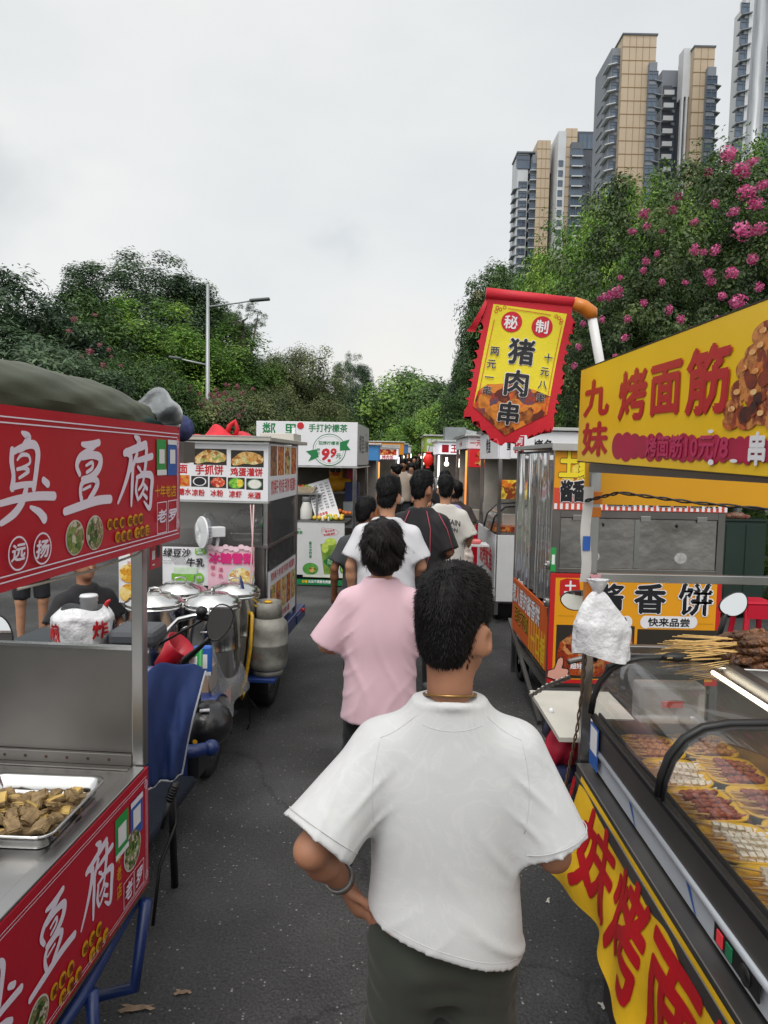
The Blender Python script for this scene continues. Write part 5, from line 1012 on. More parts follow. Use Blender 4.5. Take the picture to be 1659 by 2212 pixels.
for i in range(9): p.d(815+38*i, 160+10*(i % 3), 22, 18)
p.put('pink_icing', mat('print_icing', '#f3d3de', .5), o, .0085)
p = Art(M, 'z3'); p.vt('暖心', 835, 312, 34, 46); p.vt('清热', 892, 328, 34, 46); p.put('small_lettering', mat('letter_rose', '#c8557d', .5), o, .009)
p = Art(M, 'z3'); p.d(1040, 400, 102, 98); p.put('bowl_print', mat('print_bowl_blue', '#b9d2d0', .4), o, .009); p = Art(M, 'z3'); p.lay = .001; p.d(1040, 400, 92, 84); p.put('food_picture', food('print_pear', ['#b3301f', '#d7b04a', '#ecdc9c', '#f1ead0', '#c98a3a'], 34), o, .009)
th, M, w_, h_, o = poster('poster', 'tall poster of yellow fruit dishes at the left of the steel pots', 'z3', ((140, 190), (330, 570)), 5.1, WHITE)
for y in (355, 500): p = Art(M, 'z3'); p.d(215, y, 70, 68); p.put('food_picture', food('print_mango', ['#b0701c', '#d99a24', '#e8bb45', '#f0dc98'], 22), o, .009)
p = Art(M, 'z3'); p.t('当天现做', 250, 275, 24); p.d(268, 215, 45, 25); p.put('lettering', mat('letter_orange', '#c9552a', .5), o, .009)
# steel soup pots
def pot(label, x, y, r=.18, first=[None]):
    if first[0] is not None: return dup(first[0], (x, y, .46), rnd.uniform(0, 6), label=label)
    t = thing('soup_pot', label, 'pot', (x, y, .46), .3, 'steel soup pots'); M = Matrix.Translation((x, y, .46)); first[0] = t
    b = MB(M); b.lathe([(0, 0), (r*.96, 0), (r*.985, .01), (r*.985, .20), (r, .21), (r, .22), (r*.985, .23), (r*.985, .47), (r*1.03, .475), (r*1.03, .49), (r*.97, .495)], (0, 0, 0), 40); b.build('body', STEELB, t, True)
    b = MB(M); b.lathe([(r*1.0, .498), (r*1.04, .505), (r*1.04, .515), (r*.93, .528), (r*.90, .540), (r*.62, .556), (r*.58, .565), (r*.25, .575), (0, .577)], (0, 0, 0), 40); l = b.build('lid', STEELB, t, True)
    b = MB(M); b.tube([(-.04, 0, .573), (-.035, 0, .60), (0, 0, .606), (.035, 0, .60), (.04, 0, .573)], .007, 8); b.build('handle', STEEL, l, True)
    for s in (-1, 1): b = MB(M); b.tube([(s*r, -.045, .34), (s*(r+.035), -.04, .36), (s*(r+.035), .04, .36), (s*r, .045, .34)], .006, 8); b.bx((s*r-.008, -.014, .43), (s*r+.016, .014, .51)); b.build('side_handle', STEEL, t, True)
    return t
pot('steel soup pot at the front left, half behind the stall post', -1.485, 4.58); pot('front steel soup pot nearest to the scooter mirror', -1.115, 4.62); pot('steel soup pot at the back left, below the green and white poster', -1.44, 5.0); pot('steel soup pot at the back right, below the pink poster', -1.06, 5.02)
# fan, gas cylinder, things on the counter
fc = PD(440, 1150, 5.18); fan = thing('electric_fan', 'small white electric fan with blue blades clipped in front of the glass', 'fan', fc); FM = Matrix.Translation(fc) @ Euler((math.pi/2, 0, -.95)).to_matrix().to_4x4()
b = MB(FM)
for k in range(26): a_ = 2*math.pi*k/26; b.tube([(.022*math.cos(a_), .022*math.sin(a_), .04), (.075*math.cos(a_+.1), .075*math.sin(a_+.1), .045), (.115*math.cos(a_+.2), .115*math.sin(a_+.2), .012), (.10*math.cos(a_+.2), .10*math.sin(a_+.2), -.03), (.03*math.cos(a_), .03*math.sin(a_), -.045)], .0011, 4, False)
b.lathe([(.115, .006), (.119, .01), (.119, .016), (.115, .02)], (0, 0, 0), 36); b.build('cage', mat('fan_white', '#dfe1e3', .4), fan)
b = MB(FM)
for k in range(3): a_ = 2*math.pi*k/3; b.add([(math.cos(a_+t)*r_, math.sin(a_+t)*r_, z) for r_, t, z in ((.02, 0, .01), (.095, -.1, .015), (.10, .5, 0), (.085, .95, -.012), (.02, .8, -.006))], [(0, 1, 2, 3, 4)])
b.build('blades', mat('fan_blue', '#4573b5', .3), fan).modifiers.new('solid', 'SOLIDIFY').thickness = .002
b = MB(FM); b.box((0, 0, -.10), (.075, .075, .11)); b.tube([(0, 0, -.1), (0, -.06, -.11), (0, -.12, -.10)], .014, 8); b.build('motor', MATS['fan_white'], fan, bevel=.012)
gx, gy = -.815, 5.02; gas = thing('gas_cylinder', 'worn grey gas cylinder with yellow valve and hose beside the aisle', 'gas cylinder', (gx, gy, .376)); GM = Matrix.Translation((gx, gy, .376)); r = .142
CYLP = mat('cylinder_grey', '#6f6c64', .55, .1, noise=.3, nscale=9, bump=.15, bscale=30, col2='#94938b')
b = MB(GM); b.lathe([(0, .03), (r*.75, .028), (r*.95, .06), (r, .10), (r, .215), (r*1.02, .22), (r*1.02, .232), (r, .237), (r, .33), (r*.95, .375), (r*.72, .41), (r*.3, .425), (.03, .43), (.03, .455), (0, .455)], (0, 0, 0), 40); b.build('tank', CYLP, gas, True)
b = MB(GM); b.lathe([(r*.78, 0), (r*.80, 0), (r*.80, .045), (r*.78, .045)], (0, 0, 0), 32); b.build('foot_ring', CYLP, gas, True)
b = MB(GM); b.sheet(lambda u, v: (.098*math.cos(-2.5+u*5), .098*math.sin(-2.5+u*5), .395+v*.13), 26, 2); b.build('collar', CYLP, gas, True).modifiers.new('solid', 'SOLIDIFY').thickness = .004
YV = mat('valve_yellow', '#c99a22', .4, noise=.2, nscale=30); b = MB(GM); b.tube([(0, 0, .45), (0, 0, .51)], .018, 10); b.tube([(-.01, -.01, .485), (-.13, -.05, .49)], .016, 10); b.lathe([(.035, 0), (.04, .01), (.02, .03), (0, .03)], (-.08, -.03, .49), 14); b.lathe([(.028, 0), (.03, .008), (.028, .016), (0, .016)], (0, 0, .512), 12); b.build('valve', YV, gas, True)
b = MB(); b.tube([GM @ Vector((-.13, -.05, .49)), PD(545, 1330, 4.9), PD(541, 1400, 4.88), PD(530, 1470, 4.86), PD(516, 1500, 4.88), PD(522, 1510, 4.9), PD(527, 1495, 4.9)], .013, 10); b.build('hose', YV, gas, True)
b = MB(GM); b.text('液化石油气', 0, 0, .03); 
def on_cyl(x, y, z): a_ = -2.0+x/r; return (r*1.003*math.cos(a_), r*1.003*math.sin(a_), .15+y)
b = MB(GM); b.text('油气', 0, 0, .045, .045, .0, fn=on_cyl); b.build('lettering', mat('letter_faded', '#8e5a4e', .7), gas)
b = MB(J); b.sheet(lambda u, v: (-.13+.15*u+.02*math.sin(9*v), -1.15+.55*v, .70-.42*u*(1-.3*v)+.03*math.sin(7*u+3*v)), 10, 10); o = b.build('plastic_sheet', PLASTIC, None, True); tag(o, 'clear plastic sheet hanging over the side of the pot platform', 'plastic sheet')
b = MB(J); b.bx((-.30, -1.02, .463), (-.12, -.62, .61)); o = b.build('cardboard_box', mat('cardboard', '#8d7763', .8, noise=.1), None, bevel=.005); tag(o, 'brown cardboard box below the payment stands', 'box')
b = MB(J); b.lathe([(.05, 0), (.085, .02), (.09, .09), (.05, .17), (.02, .20), (0, .2)], (-.60, .45, 1.265), 20); o = b.build('plastic_jug', film('jug_plastic', .45, .1), None, True); tag(o, 'translucent white plastic jug inside the glass sided stall', 'jug')
for i, (x, y, w2) in enumerate(((-.25, .42, .26), (-.20, .75, .24))): tray(x, y, w2, .2, 1.265+.06*i, .1, ['steel food tray on the counter inside the glass sided stall', 'second steel food tray further back in the glass sided stall'][i], par=J)
b = MB(J); b.box((-.16, .55, 1.42), (.05, .02, .14), ry=.35); o = b.build('payment_card', GREENP, None); tag(o, 'green payment card hanging inside the side glass', 'card'); b = MB(J); b.box((-.16, .538, 1.42), (.03, .003, .08), ry=.35); b.build('white_field', WHITE, o)
b = MB(J); b.sheet(lambda u, v: (-.34+.13*math.cos(6.28*u)*math.sin(3.14*v*.9+.2), .62+.10*math.sin(6.28*u)*math.sin(3.14*v*.9+.2), 1.30+.20*v), 16, 8); o = b.build('plastic_bag', PLASTIC, None, True); tag(o, 'clear plastic bag standing behind the fan inside the glass sided stall', 'plastic bag')
CLR = mat('cloth_red', '#c81f2e', .7, noise=.15, nscale=12, bump=.4, bscale=18)
b = MB(J); b.sheet(lambda u, v: (-.75+.52*u+.02*math.sin(9*v), .25+.45*v+.03*math.sin(8*u), 2.078+.05*math.sin(math.pi*u)*math.sin(math.pi*v)*(1.2+math.sin(13*u+5*v))+.004), 30, 20); o = b.build('red_banner', CLR, None, True); tag(o, 'crumpled red cloth banner lying on the roof of the pancake stall', 'cloth'); 
b = MB(J); b.tube([(-.42, .35, 2.10), (-.40, .36, 2.17), (-.36, .37, 2.21), (-.34, .38, 2.15), (-.36, .38, 2.09)], .02, 6); b.build('loop', CLR, o, True)
# ================================================================== lemon tea stall
A = Matrix((n_, dl_, (0, 0, 1))).transposed().to_4x4(); A.translation = (-.41, 10.5, 0)
te = thing('food_stall', 'white lemon tea stall with green characters and a red 9.9 price sign', 'food stall', (-.41, 10.5, 0), -.07, 'street food stalls')
b = MB(A); b.bx((-1.51, -.02, 1.815), (0, .02, 2.46)); sg = b.build('sign_board', WHITE, te, bevel=.004)
b = MB(A); b.bx((-1.5, .022, 1.83), (-.004, 1.85, 2.45)); b.build('sign_box', GREYW, te, bevel=.004)
b = MB(A); b.bx((-1.53, -.03, 1.79), (.02, 1.86, 1.813)); b.build('sign_trim', ALU, te)
TFm = frame(A @ Vector((-1.51, -.0201, 1.815)), n_); p = Art(TFm, 'z2')
p.t('鄰', 877, 222, 105, 118, .018); p.t('里', 1037, 226, 100, 112, .018); p.t('手打柠檬茶', 1312, 208, 58, 62, .022); p.t('招牌柠檬茶', 1320, 318, 31, 31, .02); p.vt('特价', 1242, 366, 24, 28); p.t('元', 1390, 413, 40, 42, .02)
p.pl([(1400, 312), (1472, 290), (1452, 332), (1478, 368), (1400, 375)]); p.pl([(1150, 378), (1230, 362), (1245, 420), (1168, 452), (1188, 412)]); p.put('lettering', DKGREEN, sg)
q = Art(TFm, 'z2'); q.lay = .002; q.d(1322, 367, 121, 117); q.put('price_badge', WHITE, sg); q = Art(TFm, 'z2'); q.lay = .003; q.rg(1322, 367, 122, 118, .010); q.rg(1322, 367, 106, 102, .0035); q.put('badge_rings', DKGREEN, sg)
q = Art(TFm, 'z2'); q.lay = .0035
q.t('招牌柠檬茶', 1320, 318, 31, 31, .02); q.vt('特价', 1242, 366, 24, 28); q.t('元', 1390, 413, 40, 42, .02); q.put('badge_lettering', DKGREEN, sg)
q = Art(TFm, 'z2'); q.lay = .004; q.t('9', 1294, 398, 118, 116, .05, shear=.15); q.t('.', 1322, 412, 110, 110, .06); q.t('9', 1352, 388, 92, 90, .04, shear=.15); q.d(1110, 189, 25, 25); q.put('price_lettering', mat('price_red', '#c4202c', .45), sg)
q = Art(TFm, 'z2'); q.lay = .005; q.t('摊', 1110, 189, 36, 36, .02); q.put('white_lettering', WHITE, sg)
TS = frame(A @ Vector((-.0035, .022, 1.83)), dl_); p = MB(TS); p.text('鄰里', .62, .32, .36, .30, .02); p.text('手打柠檬茶', 1.38, .30, .13, .2, .02); p.text('LINLI', 1.3, .5, .06); p.build('side_lettering', mat('letter_grey', '#55585c', .5), te)
for x, y in ((-.06, .0), (-.06, 1.75), (-1.45, 0), (-1.45, 1.75)): b = MB(A); b.bx((x, y, .1), (x+.05, y+.05, 1.79)); b.build('corner_post', STEELB, te, bevel=.004)
b = MB(A); b.bx((-1.51, -.02, .18), (-.17, .03, .98)); fp2 = b.build('front_panel', GREYW, te, bevel=.003); b = MB(A); b.bx((-1.52, -.03, .981), (-.14, .6, 1.0)); b.bx((-.2, .0, .9), (-.02, 1.7, .94)); b.build('counter', STEEL, te)
b = MB(A); b.bx((-1.5, 1.70, .15), (-.05, 1.74, 1.79)); b.build('rear_wall', mat('tea_wall', '#5d574f', .8, noise=.3, nscale=3), te); b = MB(A); b.bx((-1.5, .05, .12), (-.1, 1.7, .30)); b.build('cargo_bed', mat('bed_dark', '#20242c', .8), te)
LF = frame(A @ Vector((-1.51, -.0201, .18)), n_); p = Art(LF, 'z2'); p.r(1000, 1315, 1460, 1372); gb = p.put('green_strip', mat('strip_green', '#137a45', .5), fp2)
p = Art(LF, 'z2'); p.lay = .001; p.t('出品不满意免费重做', 1260, 1340, 21, 23, .03); p.put('white_lettering', WHITE, fp2); p = Art(LF, 'z2'); p.lay = .001; p.t('柠檬', 1140, 1338, 21, 23, .03); p.put('yellow_lettering', YEL, fp2)
p = Art(LF, 'z2'); p.vt('酱瓜冰柠茶', 1183, 1055, 22, 25, 25, .03); p.t('MODERNIA', 1060, 948, 20, 14, .01); p.t('打柠檬茶', 1072, 976, 27, 27, .02); p.put('lettering', DKGREEN, fp2)
p = Art(LF, 'z2'); p.rg(1326, 975, 66, 27, .004); p.t('夏日必点', 1326, 965, 18, 18, .03, rot=.2); p.t('生活新滋味', 1322, 990, 17, 17, .03, rot=.2); p.rg(1278, 955, 14, 14, .003); p.put('red_lettering', REDL, fp2)
p = Art(LF, 'z2'); p.pl([(1256, 1062), (1408, 1062), (1378, 1285), (1284, 1285)]); p.put('cup_print', mat('print_tea', '#5f8a2e', .4, noise=.35, nscale=6, col2='#8fae4a'), fp2); p = Art(LF, 'z2'); p.lay = .001; p.d(1333, 1045, 42, 27); p.d(1290, 1090, 26, 38); p.put('lime_print', mat('print_lime', '#b9cf58', .4, noise=.2, nscale=20), fp2)
p = Art(LF, 'z2'); p.lay = .0015; p.pl([(1328, 1142), (1380, 1192), (1328, 1242), (1276, 1192)]); p.put('badge_print', mat('print_badge', '#1d6a34', .4), fp2); p = Art(LF, 'z2'); p.lay = .0025; p.t('鄰', 1328, 1192, 46, 52, .0); p.put('badge_lettering', mat('letter_mint', '#9fc79a', .5), fp2)
p = Art(LF, 'z2'); p.d(1183, 1245, 58, 45); p.put('melon_print', mat('print_melon', '#4f8f3c', .4, noise=.3, nscale=12), fp2); p = Art(LF, 'z2'); p.d(1440, 1245, 42, 42); p.put('lime_print', MATS['print_melon'], fp2); p = Art(LF, 'z2'); p.lay = .001; p.d(1198, 1252, 26, 20); p.put('seed_print', F_EGG, fp2); p = Art(LF, 'z2'); p.lay = .001; p.d(1442, 1245, 33, 33); p.put('lime_print', MATS['print_lime'], fp2); p = Art(LF, 'z2'); p.lay = .0005; p.r(1127, 1285, 1460, 1314); p.put('ice_print', mat('print_ice', '#cfd4c4', .5, noise=.12, nscale=20), fp2)
b = MB(A); b.bx((-.93, -.72, .02), (-.81, -.62, .92)); o = b.build('display_board', WHITE, None, bevel=.01); tag(o, 'narrow white upright board with a red side in front of the lemon tea stall', 'board'); b = MB(A); b.bx((-.955, -.71, .3), (-.932, -.63, .85)); b.build('red_side', RED, o)
b = MB(A); b.bx((-.98, .08, 1.02), (-.95, .11, 1.38)); b.bx((-.62, .08, 1.02), (-.59, .11, 1.38)); b.bx((-1.5, .05, 1.38), (-.55, .45, 1.40)); b.build('shelf', STEEL, te)
def basket(u, v): t = u*6.2832; k = .8+.2*v; q = max(abs(math.cos(t)), abs(math.sin(t))); return (-.82+.20*k*math.cos(t)/q**.8, .22+.12*k*math.sin(t)/q**.8, 1.402+.09*v)
b = MB(A); b.sheet(basket, 32, 3); o = b.build('basket', mat('basket_beige', '#c9b79c', .6, noise=.2, nscale=40), None); tag(o, 'beige plastic basket of fruit on the tea stall shelf', 'basket'); o.modifiers.new('solid', 'SOLIDIFY').thickness = .008
ob = MB(A)
FRUIT = [mat('lemon_yellow', '#d9b93c', .45), mat('orange_fruit', '#d2702c', .5), mat('lime_green', '#8fae3a', .45), mat('peach_red', '#c9503a', .5)]
rf = random.Random(9); fp_ = []
for i, m in enumerate(FRUIT):
    b = MB(); b.ball((0, 0, 0), (.035, .035, .033), 12, 8); o = b.build('fruit', m, None, True); fp_.append(o)
def put_fruit(spots, group, labels):
    for i, (x, y, z, k) in enumerate(spots):
        o = fp_[k] if 'label' not in fp_[k] else fp_[k].copy()
        if o is not fp_[k]: COL.objects.link(o)
        o.location = A @ Vector((x, y, z)); tag(o, labels[k], 'fruit', group)
put_fruit([(-.95+.055*i, .2+rf.uniform(-.05, .05), 1.465+rf.uniform(0, .03), rf.choice((1, 3, 2))) for i in range(6)]+[(-.62+.075*(i % 6)+rf.uniform(-.02, .02), .06+.07*(i//6), 1.035+.03*(i//6), rf.choice((0, 0, 0, 2))) for i in range(16)]+[(-.28+.05*i, .25+rf.uniform(-.03, .03), 1.10+rf.uniform(0, .06), 1) for i in range(4)]+[(-.45+.06*i, .28, 1.11, rf.choice((1, 0, 3))) for i in range(4)], 'fruit on the lemon tea stall',
    ['yellow lemon lying on the lemon tea stall', 'orange fruit lying on the lemon tea stall', 'green lime lying on the lemon tea stall', 'reddish peach lying on the lemon tea stall'])
dk = A @ Vector((-.45, 1.0, 1.40)); s_ = SDF(); s_.ell(dk+Vector((0, 0, .11)), (.20, .16, .13), .05); s_.ell(dk+Vector((0, -.02, .30)), (.115, .11, .115), .04); s_.cone(dk+Vector((.1, 0, .12)), dk+Vector((.22, 0, .17)), .08, .03, .05)
o = s_.build('toy_duck', mat('duck_yellow', '#d79a17', .55), None, .014); tag(o, 'large yellow plush duck with glasses inside the lemon tea stall', 'toy'); b = MB(); b.ball(dk+Vector((0, -.14, .28)), (.07, .04, .03), 10, 7); b.build('beak', mat('beak_orange', '#c8521f', .5), o, True)
b = MB()
for s in (-1, 1): b.lathe([(.036, 0), (.042, .003), (.036, .006)], dk+Vector((s*.045, -.13, .34)), 16, 'Y')
b.build('glasses', BLACK, o)
b = MB(A); b.bx((-.6, .95, 1.36), (-.15, 1.5, 1.40)); b.build('rear_shelf', STEELD, te)
th = A @ Vector((-.76, -.0, 1.0)); fl = thing('thermos_bottle', 'white thermos jug with grey lid on the tea stall counter', 'thermos', th); M = Matrix.Translation(th+Vector((0, .1, 0))); b = MB(M); b.lathe([(0, 0), (.085, 0), (.09, .02), (.09, .16), (.06, .25), (.058, .27), (0, .27)], (0, 0, 0), 24); b.build('body', mat('thermos_white', '#d4d4cf', .35), fl, True); b = MB(M); b.lathe([(.062, .272), (.066, .28), (.066, .33), (.058, .345), (0, .345)], (0, 0, 0), 20); b.build('lid', mat('lid_grey', '#6d6f70', .5), fl, True)
q0 = PD(708, 1120, 10.4); M = Matrix.Translation((q0.x, 10.62, 1.0)) @ Euler((-.28, -.30, .15)).to_matrix().to_4x4(); mb = thing('menu_board', 'tilted white menu board with rows of small print on the tea stall counter', 'menu board', (q0.x, 10.62, 1.0), 0); b = MB(M); b.bx((-.18, 0, 0), (.18, .02, .62)); o = b.build('board', WHITE, mb, bevel=.004); MF = M @ Matrix.Rotation(math.pi/2, 4, 'X')
p = MB(M @ frame((-.18, 0, 0), (1, 0, 0)))
for i in range(9):
    for j in range(4): p.text('茶饮', .05+.085*j, .56-.045*i, .026, .022, .02)
p.build('lettering', INK, o)
p = MB(M @ frame((-.18, 0, 0), (1, 0, 0))); p.text('超值套餐', .11, .12, .045, .05, .03); p.build('red_lettering', REDL, o)
for i, (x, y, z, w2, h2, m, lb) in enumerate(((-.18, .9, 1.25, .22, .3, mat('box_navy', '#2a3566', .5), 'navy cardboard carton at the right inside the tea stall'), (-.16, .8, 1.02, .28, .22, mat('box_pale', '#b9bfc4', .5), 'pale carton under the navy carton in the tea stall'), (-.22, 1.1, 1.57, .16, .18, RED, 'red payment sign inside the tea stall'))):
    b = MB(A); b.bx((x-w2/2, y, z), (x+w2/2, y+.2, z+h2)); o = b.build('carton', m, None, bevel=.006); tag(o, lb, 'box')
# ================================================================== yellow skewer stall with the glass case
ys = thing('food_stall', 'yellow signed skewer stall with a curved glass case at the right edge', 'food stall', (.72, 2.45, 0), 0, 'street food stalls')
YF = frame((.655, 2.43, 1.937), (0, -1, -.02))
b = MB(YF); b.bx((0, 0, -.02), (2.3, .305, 0)); yb = b.build('sign_board', YEL, ys, bevel=.0015)
b = MB(YF); b.bx((0, .3055, -.022), (2.3, .308, .001)); b.bx((0, -.003, -.022), (2.3, -.0005, .001)); b.build('sign_trim', EDGE, yb)
CRIM = mat('letter_crimson', '#b4141f', .45)
p = Art(YF, 'z8'); p.t('九', 350, 745, 190, 290, .038); p.t('妹', 338, 1060, 195, 265, .034); p.t('烤', 628, 725, 215, 390, .036); p.t('面', 880, 668, 250, 430, .036); p.t('筋', 1205, 612, 345, 530, .036); p.put('lettering', CRIM, yb)
p = Art(YF, 'z8'); 
for i, x in enumerate(range(520, 1700, 62)): p.d(x, 1112+4*math.sin(i*2.1)+.03*(x-500), 48+5*math.sin(i), 100+12*math.sin(i*1.7))
p.put('smudged_lettering', mat('smudge_crimson', '#a8123f', .45, noise=.12, nscale=14), yb)
p = Art(YF, 'z8'); p.lay = .0025; p.t('烤面筋10元/8', 1010, 1115, 108, 185, .03); p.put('smudged_price', mat('smudge_pink', '#b8285a', .45), yb)
p = Art(YF, 'z8'); p.lay = .003; p.t('串', 1590, 1135, 150, 260, .04); p.d(1240, 1235, 22, 22); p.d(1415, 1225, 30, 14); p.d(1240, 1000, 22, 14); p.put('white_lettering', WHITE, yb)
MEATP = [food('print_meat', ['#5a1c0e', '#8c3416', '#b85a22', '#cf8a45', '#7a2a14'], 30), food('print_meat_dark', ['#2c0f0a', '#5c1d10', '#8a3416'], 30)]
meat = Art(YF, 'z8'); meat.lay = .0004; mp_ = [(1500+150, 250, 110, 95), (1560, 400, 75, 70), (1640, 380, 90, 90), (1500, 520, 80, 90), (1600, 560, 90, 90), (1450, 690, 75, 85), (1570, 720, 90, 100), (1660, 640, 80, 120), (1400, 840, 75, 90), (1500, 900, 90, 90), (1620, 850, 100, 100), (1380, 930, 60, 60), (1700, 500, 90, 160), (1720, 800, 100, 200), (1760, 300, 100, 160)]
for x, y, rx, ry in mp_: meat.d(x, y, rx, ry)
meat.put('skewer_print', MEATP[0], yb)
meat = Art(YF, 'z8'); meat.lay = .0025
for x, y, rx, ry in ((1545, 620, 40, 60), (1500, 870, 46, 60), (1640, 600, 46, 60), (1610, 740, 50, 40), (1560, 830, 30, 60)): meat.d(x, y, rx, ry)
meat.put('skewer_shadow_print', MEATP[1], yb)
meat = Art(YF, 'z8'); meat.lay = .0035
for x, y in ((1640, 230), (1560, 395), (1620, 340), (1490, 520), (1580, 540), (1440, 700), (1400, 830), (1570, 700), (1620, 860)): meat.d(x, y, 26, 22)
meat.put('skewer_gloss_print', food('print_glaze', ['#c06a2c', '#dd9c58', '#e8bf86'], 40), yb)
b = MB(); b.bx((.715, 2.52, 1.785), (2.3, 2.545, 2.20)); eb = b.build('end_board', mat('board_ochre', '#d59a12', .5, noise=.06, nscale=2), ys)
p = MB(frame((.715, 2.5195, 1.785), (1, 0, 0))); 
for i, c in enumerate('九妹烤面筋'): p.text(c, .14+.20*i, .245, .20, .23, .055)
p.build('lettering', CRIM, eb)
b = MB(); b.bx((.712, 2.445, .87), (.745, 2.478, 1.96)); b.build('corner_post', STEEL, ys, bevel=.003)
b = MB(); b.bx((.70, .4, 1.90), (.73, 2.44, 1.93)); b.build('sign_rail', STEELD, ys)
b = MB(); b.bx((.745, 2.47, 1.515), (2.2, 2.50, 1.545)); b.build('cross_rail', STEEL, ys, bevel=.002); b = MB(); b.bx((.745, 2.47, 1.262), (1.6, 2.50, 1.288)); b.build('cross_rail', STEEL, ys, bevel=.002)
TAPE = mat('tape_orange', '#c8741f', .35); b = MB()
for z0, z1, dx in ((1.79, 1.835, .006), (1.745, 1.78, .004), (1.44, 1.53, .004), (1.40, 1.44, .003)): b.bx((.712-dx, 2.441, z0), (.745+dx, 2.482, z1))
b.build('packing_tape', TAPE, ys, bevel=.002)
b = MB(); b.sheet(lambda u, v: (.682+.034*u+.004*math.sin(v*9), 2.437-.004*math.sin(v*6), 1.52+.33*v), 3, 10); pp = b.build('paper_strip', mat('paper', '#c9c7c4', .5, noise=.05), ys); b = MB(frame((.682, 2.430, 1.52), (1, 0, 0))); b.rect(.004, .11, .030, .16); b.build('blue_band', BLUEP, pp)
tw = MB(); pts = [(.69, 2.44, 1.80), (.78, 2.36, 1.835), (1.0, 2.3, 1.81), (1.3, 2.25, 1.79), (1.8, 2.2, 1.79)]
pp_ = [Vector(pts[0]).lerp(Vector(pts[0]), 0)]
def lerp_path(pts, n):
    o = []; pts = [Vector(q) for q in pts]
    for i in range(len(pts)-1):
        for k in range(n): o.append(pts[i].lerp(pts[i+1], k/n))
    return o+[pts[-1]]
pa = lerp_path(pts, 14)
for ph in (0, math.pi): tw.tube([q+Vector((0, .004*math.cos(i*.9+ph), .004*math.sin(i*.9+ph))) for i, q in enumerate(pa)], .0032, 5)
tw.build('twisted_cable', BLACK, ys, True)
tw = MB(); pa = lerp_path([(.715, 2.43, 1.38), (.70, 2.40, 1.2), (.69, 2.42, 1.0), (.675, 2.44, .87), (.66, 2.44, .77)], 14)
for ph in (0, math.pi): tw.tube([q+Vector((.004*math.cos(i*.9+ph), .004*math.sin(i*.9+ph), 0)) for i, q in enumerate(pa)], .003, 5)
tw.build('twisted_cable', mat('cable_copper', '#4f3d2c', .6), ys, True)
b = MB(); pa = lerp_path([(.70, 2.60, 1.13), (.66, 2.75, 1.05), (.63, 2.9, .96)], 8)
for i, q in enumerate(pa): b.lathe([(.008, -.002), (.011, 0), (.008, .002)], q, 8, 'X' if i % 2 else 'Y')
b.build('chain', STEELD, ys, kind='stuff')
# case body
CASE = mat('case_steel', (.30, .285, .27), .38, 1.0, noise=.1, nscale=3); CASEW = mat('case_panel', '#b9c0c8', .4, noise=.05, nscale=2)
b = MB(); b.add([(x, y, z) for y in (.25, 2.40) for x, z in ((.735, .968), (.730, 1.05), (1.17, 1.05), (1.17, .968))], [(0, 1, 2, 3), (7, 6, 5, 4), (0, 4, 5, 1), (1, 5, 6, 2), (2, 6, 7, 3), (3, 7, 4, 0)]) if False else b.bx((.735, .25, .968), (.752, 2.40, 1.05)); b.bx((1.16, .25, .968), (1.175, 2.40, 1.20)); b.bx((.752, 2.385, .968), (1.16, 2.40, 1.05)); b.bx((.752, .25, .955), (1.16, 2.385, .968)); cb = b.build('case_body', CASE, ys, bevel=.003)
b = MB(); b.bx((.742, .25, .885), (1.17, 2.40, .954)); b.build('case_base', CASEW, ys, bevel=.003)
b = MB(); b.tube([(.738, .25, .960), (.738, 2.40, .960)], .011, 12); b.build('edge_moulding', mat('moulding', '#c3cad2', .28, .3), ys, True)
b = MB(); b.bx((.66+.035, .2, .845), (1.35, 2.43, .878)); b.bx((.69, .2, .80), (.70, 2.43, .845)); b.build('ledge', STEELD, ys, bevel=.003)
b = MB(); b.bx((.728, .25, 1.05), (.748, 2.40, 1.07)); b.bx((.755, .25, 1.056), (.764, 2.4, 1.072)); b.build('rubber_seal', BLACK, ys, bevel=.004)
b = MB(); b.bx((.80, .2, .05), (1.3, 2.35, .84)); b.build('stall_body', mat('stall_dark', '#2c2a28', .8, noise=.3, nscale=3), ys)
SEC = [(.732, 1.068), (.738, 1.12), (.756, 1.175), (.788, 1.222), (.835, 1.252), (.90, 1.264), (1.02, 1.268), (1.15, 1.262)]
def glass_sheet(y0, y1, off, name, par, m):
    b = MB(); v = []; 
    for y in (y0, y1): v += [(x, y, z) for x, z in SEC]
    n = len(SEC); b.add(v, [(i, i+1, n+i+1, n+i) for i in range(n-1)]); return b.build(name, m, par, True)
CG = film('case_glass', .03, .03)
for n_q in CG.node_tree.nodes:
    if n_q.type == 'FRESNEL': n_q.inputs['IOR'].default_value = 1.75
ed = [2.395, 1.79, 1.10, .30]
for i in range(3): glass_sheet(ed[i+1], ed[i], 0, 'curved_glass', ys, CG)
for i, y in enumerate(ed):
    b = MB(); b.tube([(x-.003 if k < 3 else x, y, z+.002) for k, (x, z) in enumerate(SEC)], .0125 if i else .011, 8); b.build('glass_frame', BLACK, ys, True)
    if i == 1: b = MB(); b.tube([(x, y-.022, z-.004) for x, z in SEC], .006, 8); b.build('glass_frame', BLACK, ys, True)
b = MB(); b.add([(x*1.0+(-.012 if k < 5 else 0), 2.41, z+.014) for k, (x, z) in enumerate(SEC)]+[(1.15, 2.41, 1.05), (.732, 2.41, 1.05)], [tuple(range(10))]); b.build('end_glass', CG, ys)
b = MB(); b.bx((1.14, .25, 1.235), (1.185, 2.40, 1.272)); b.build('back_rail', STEEL, ys, bevel=.003)
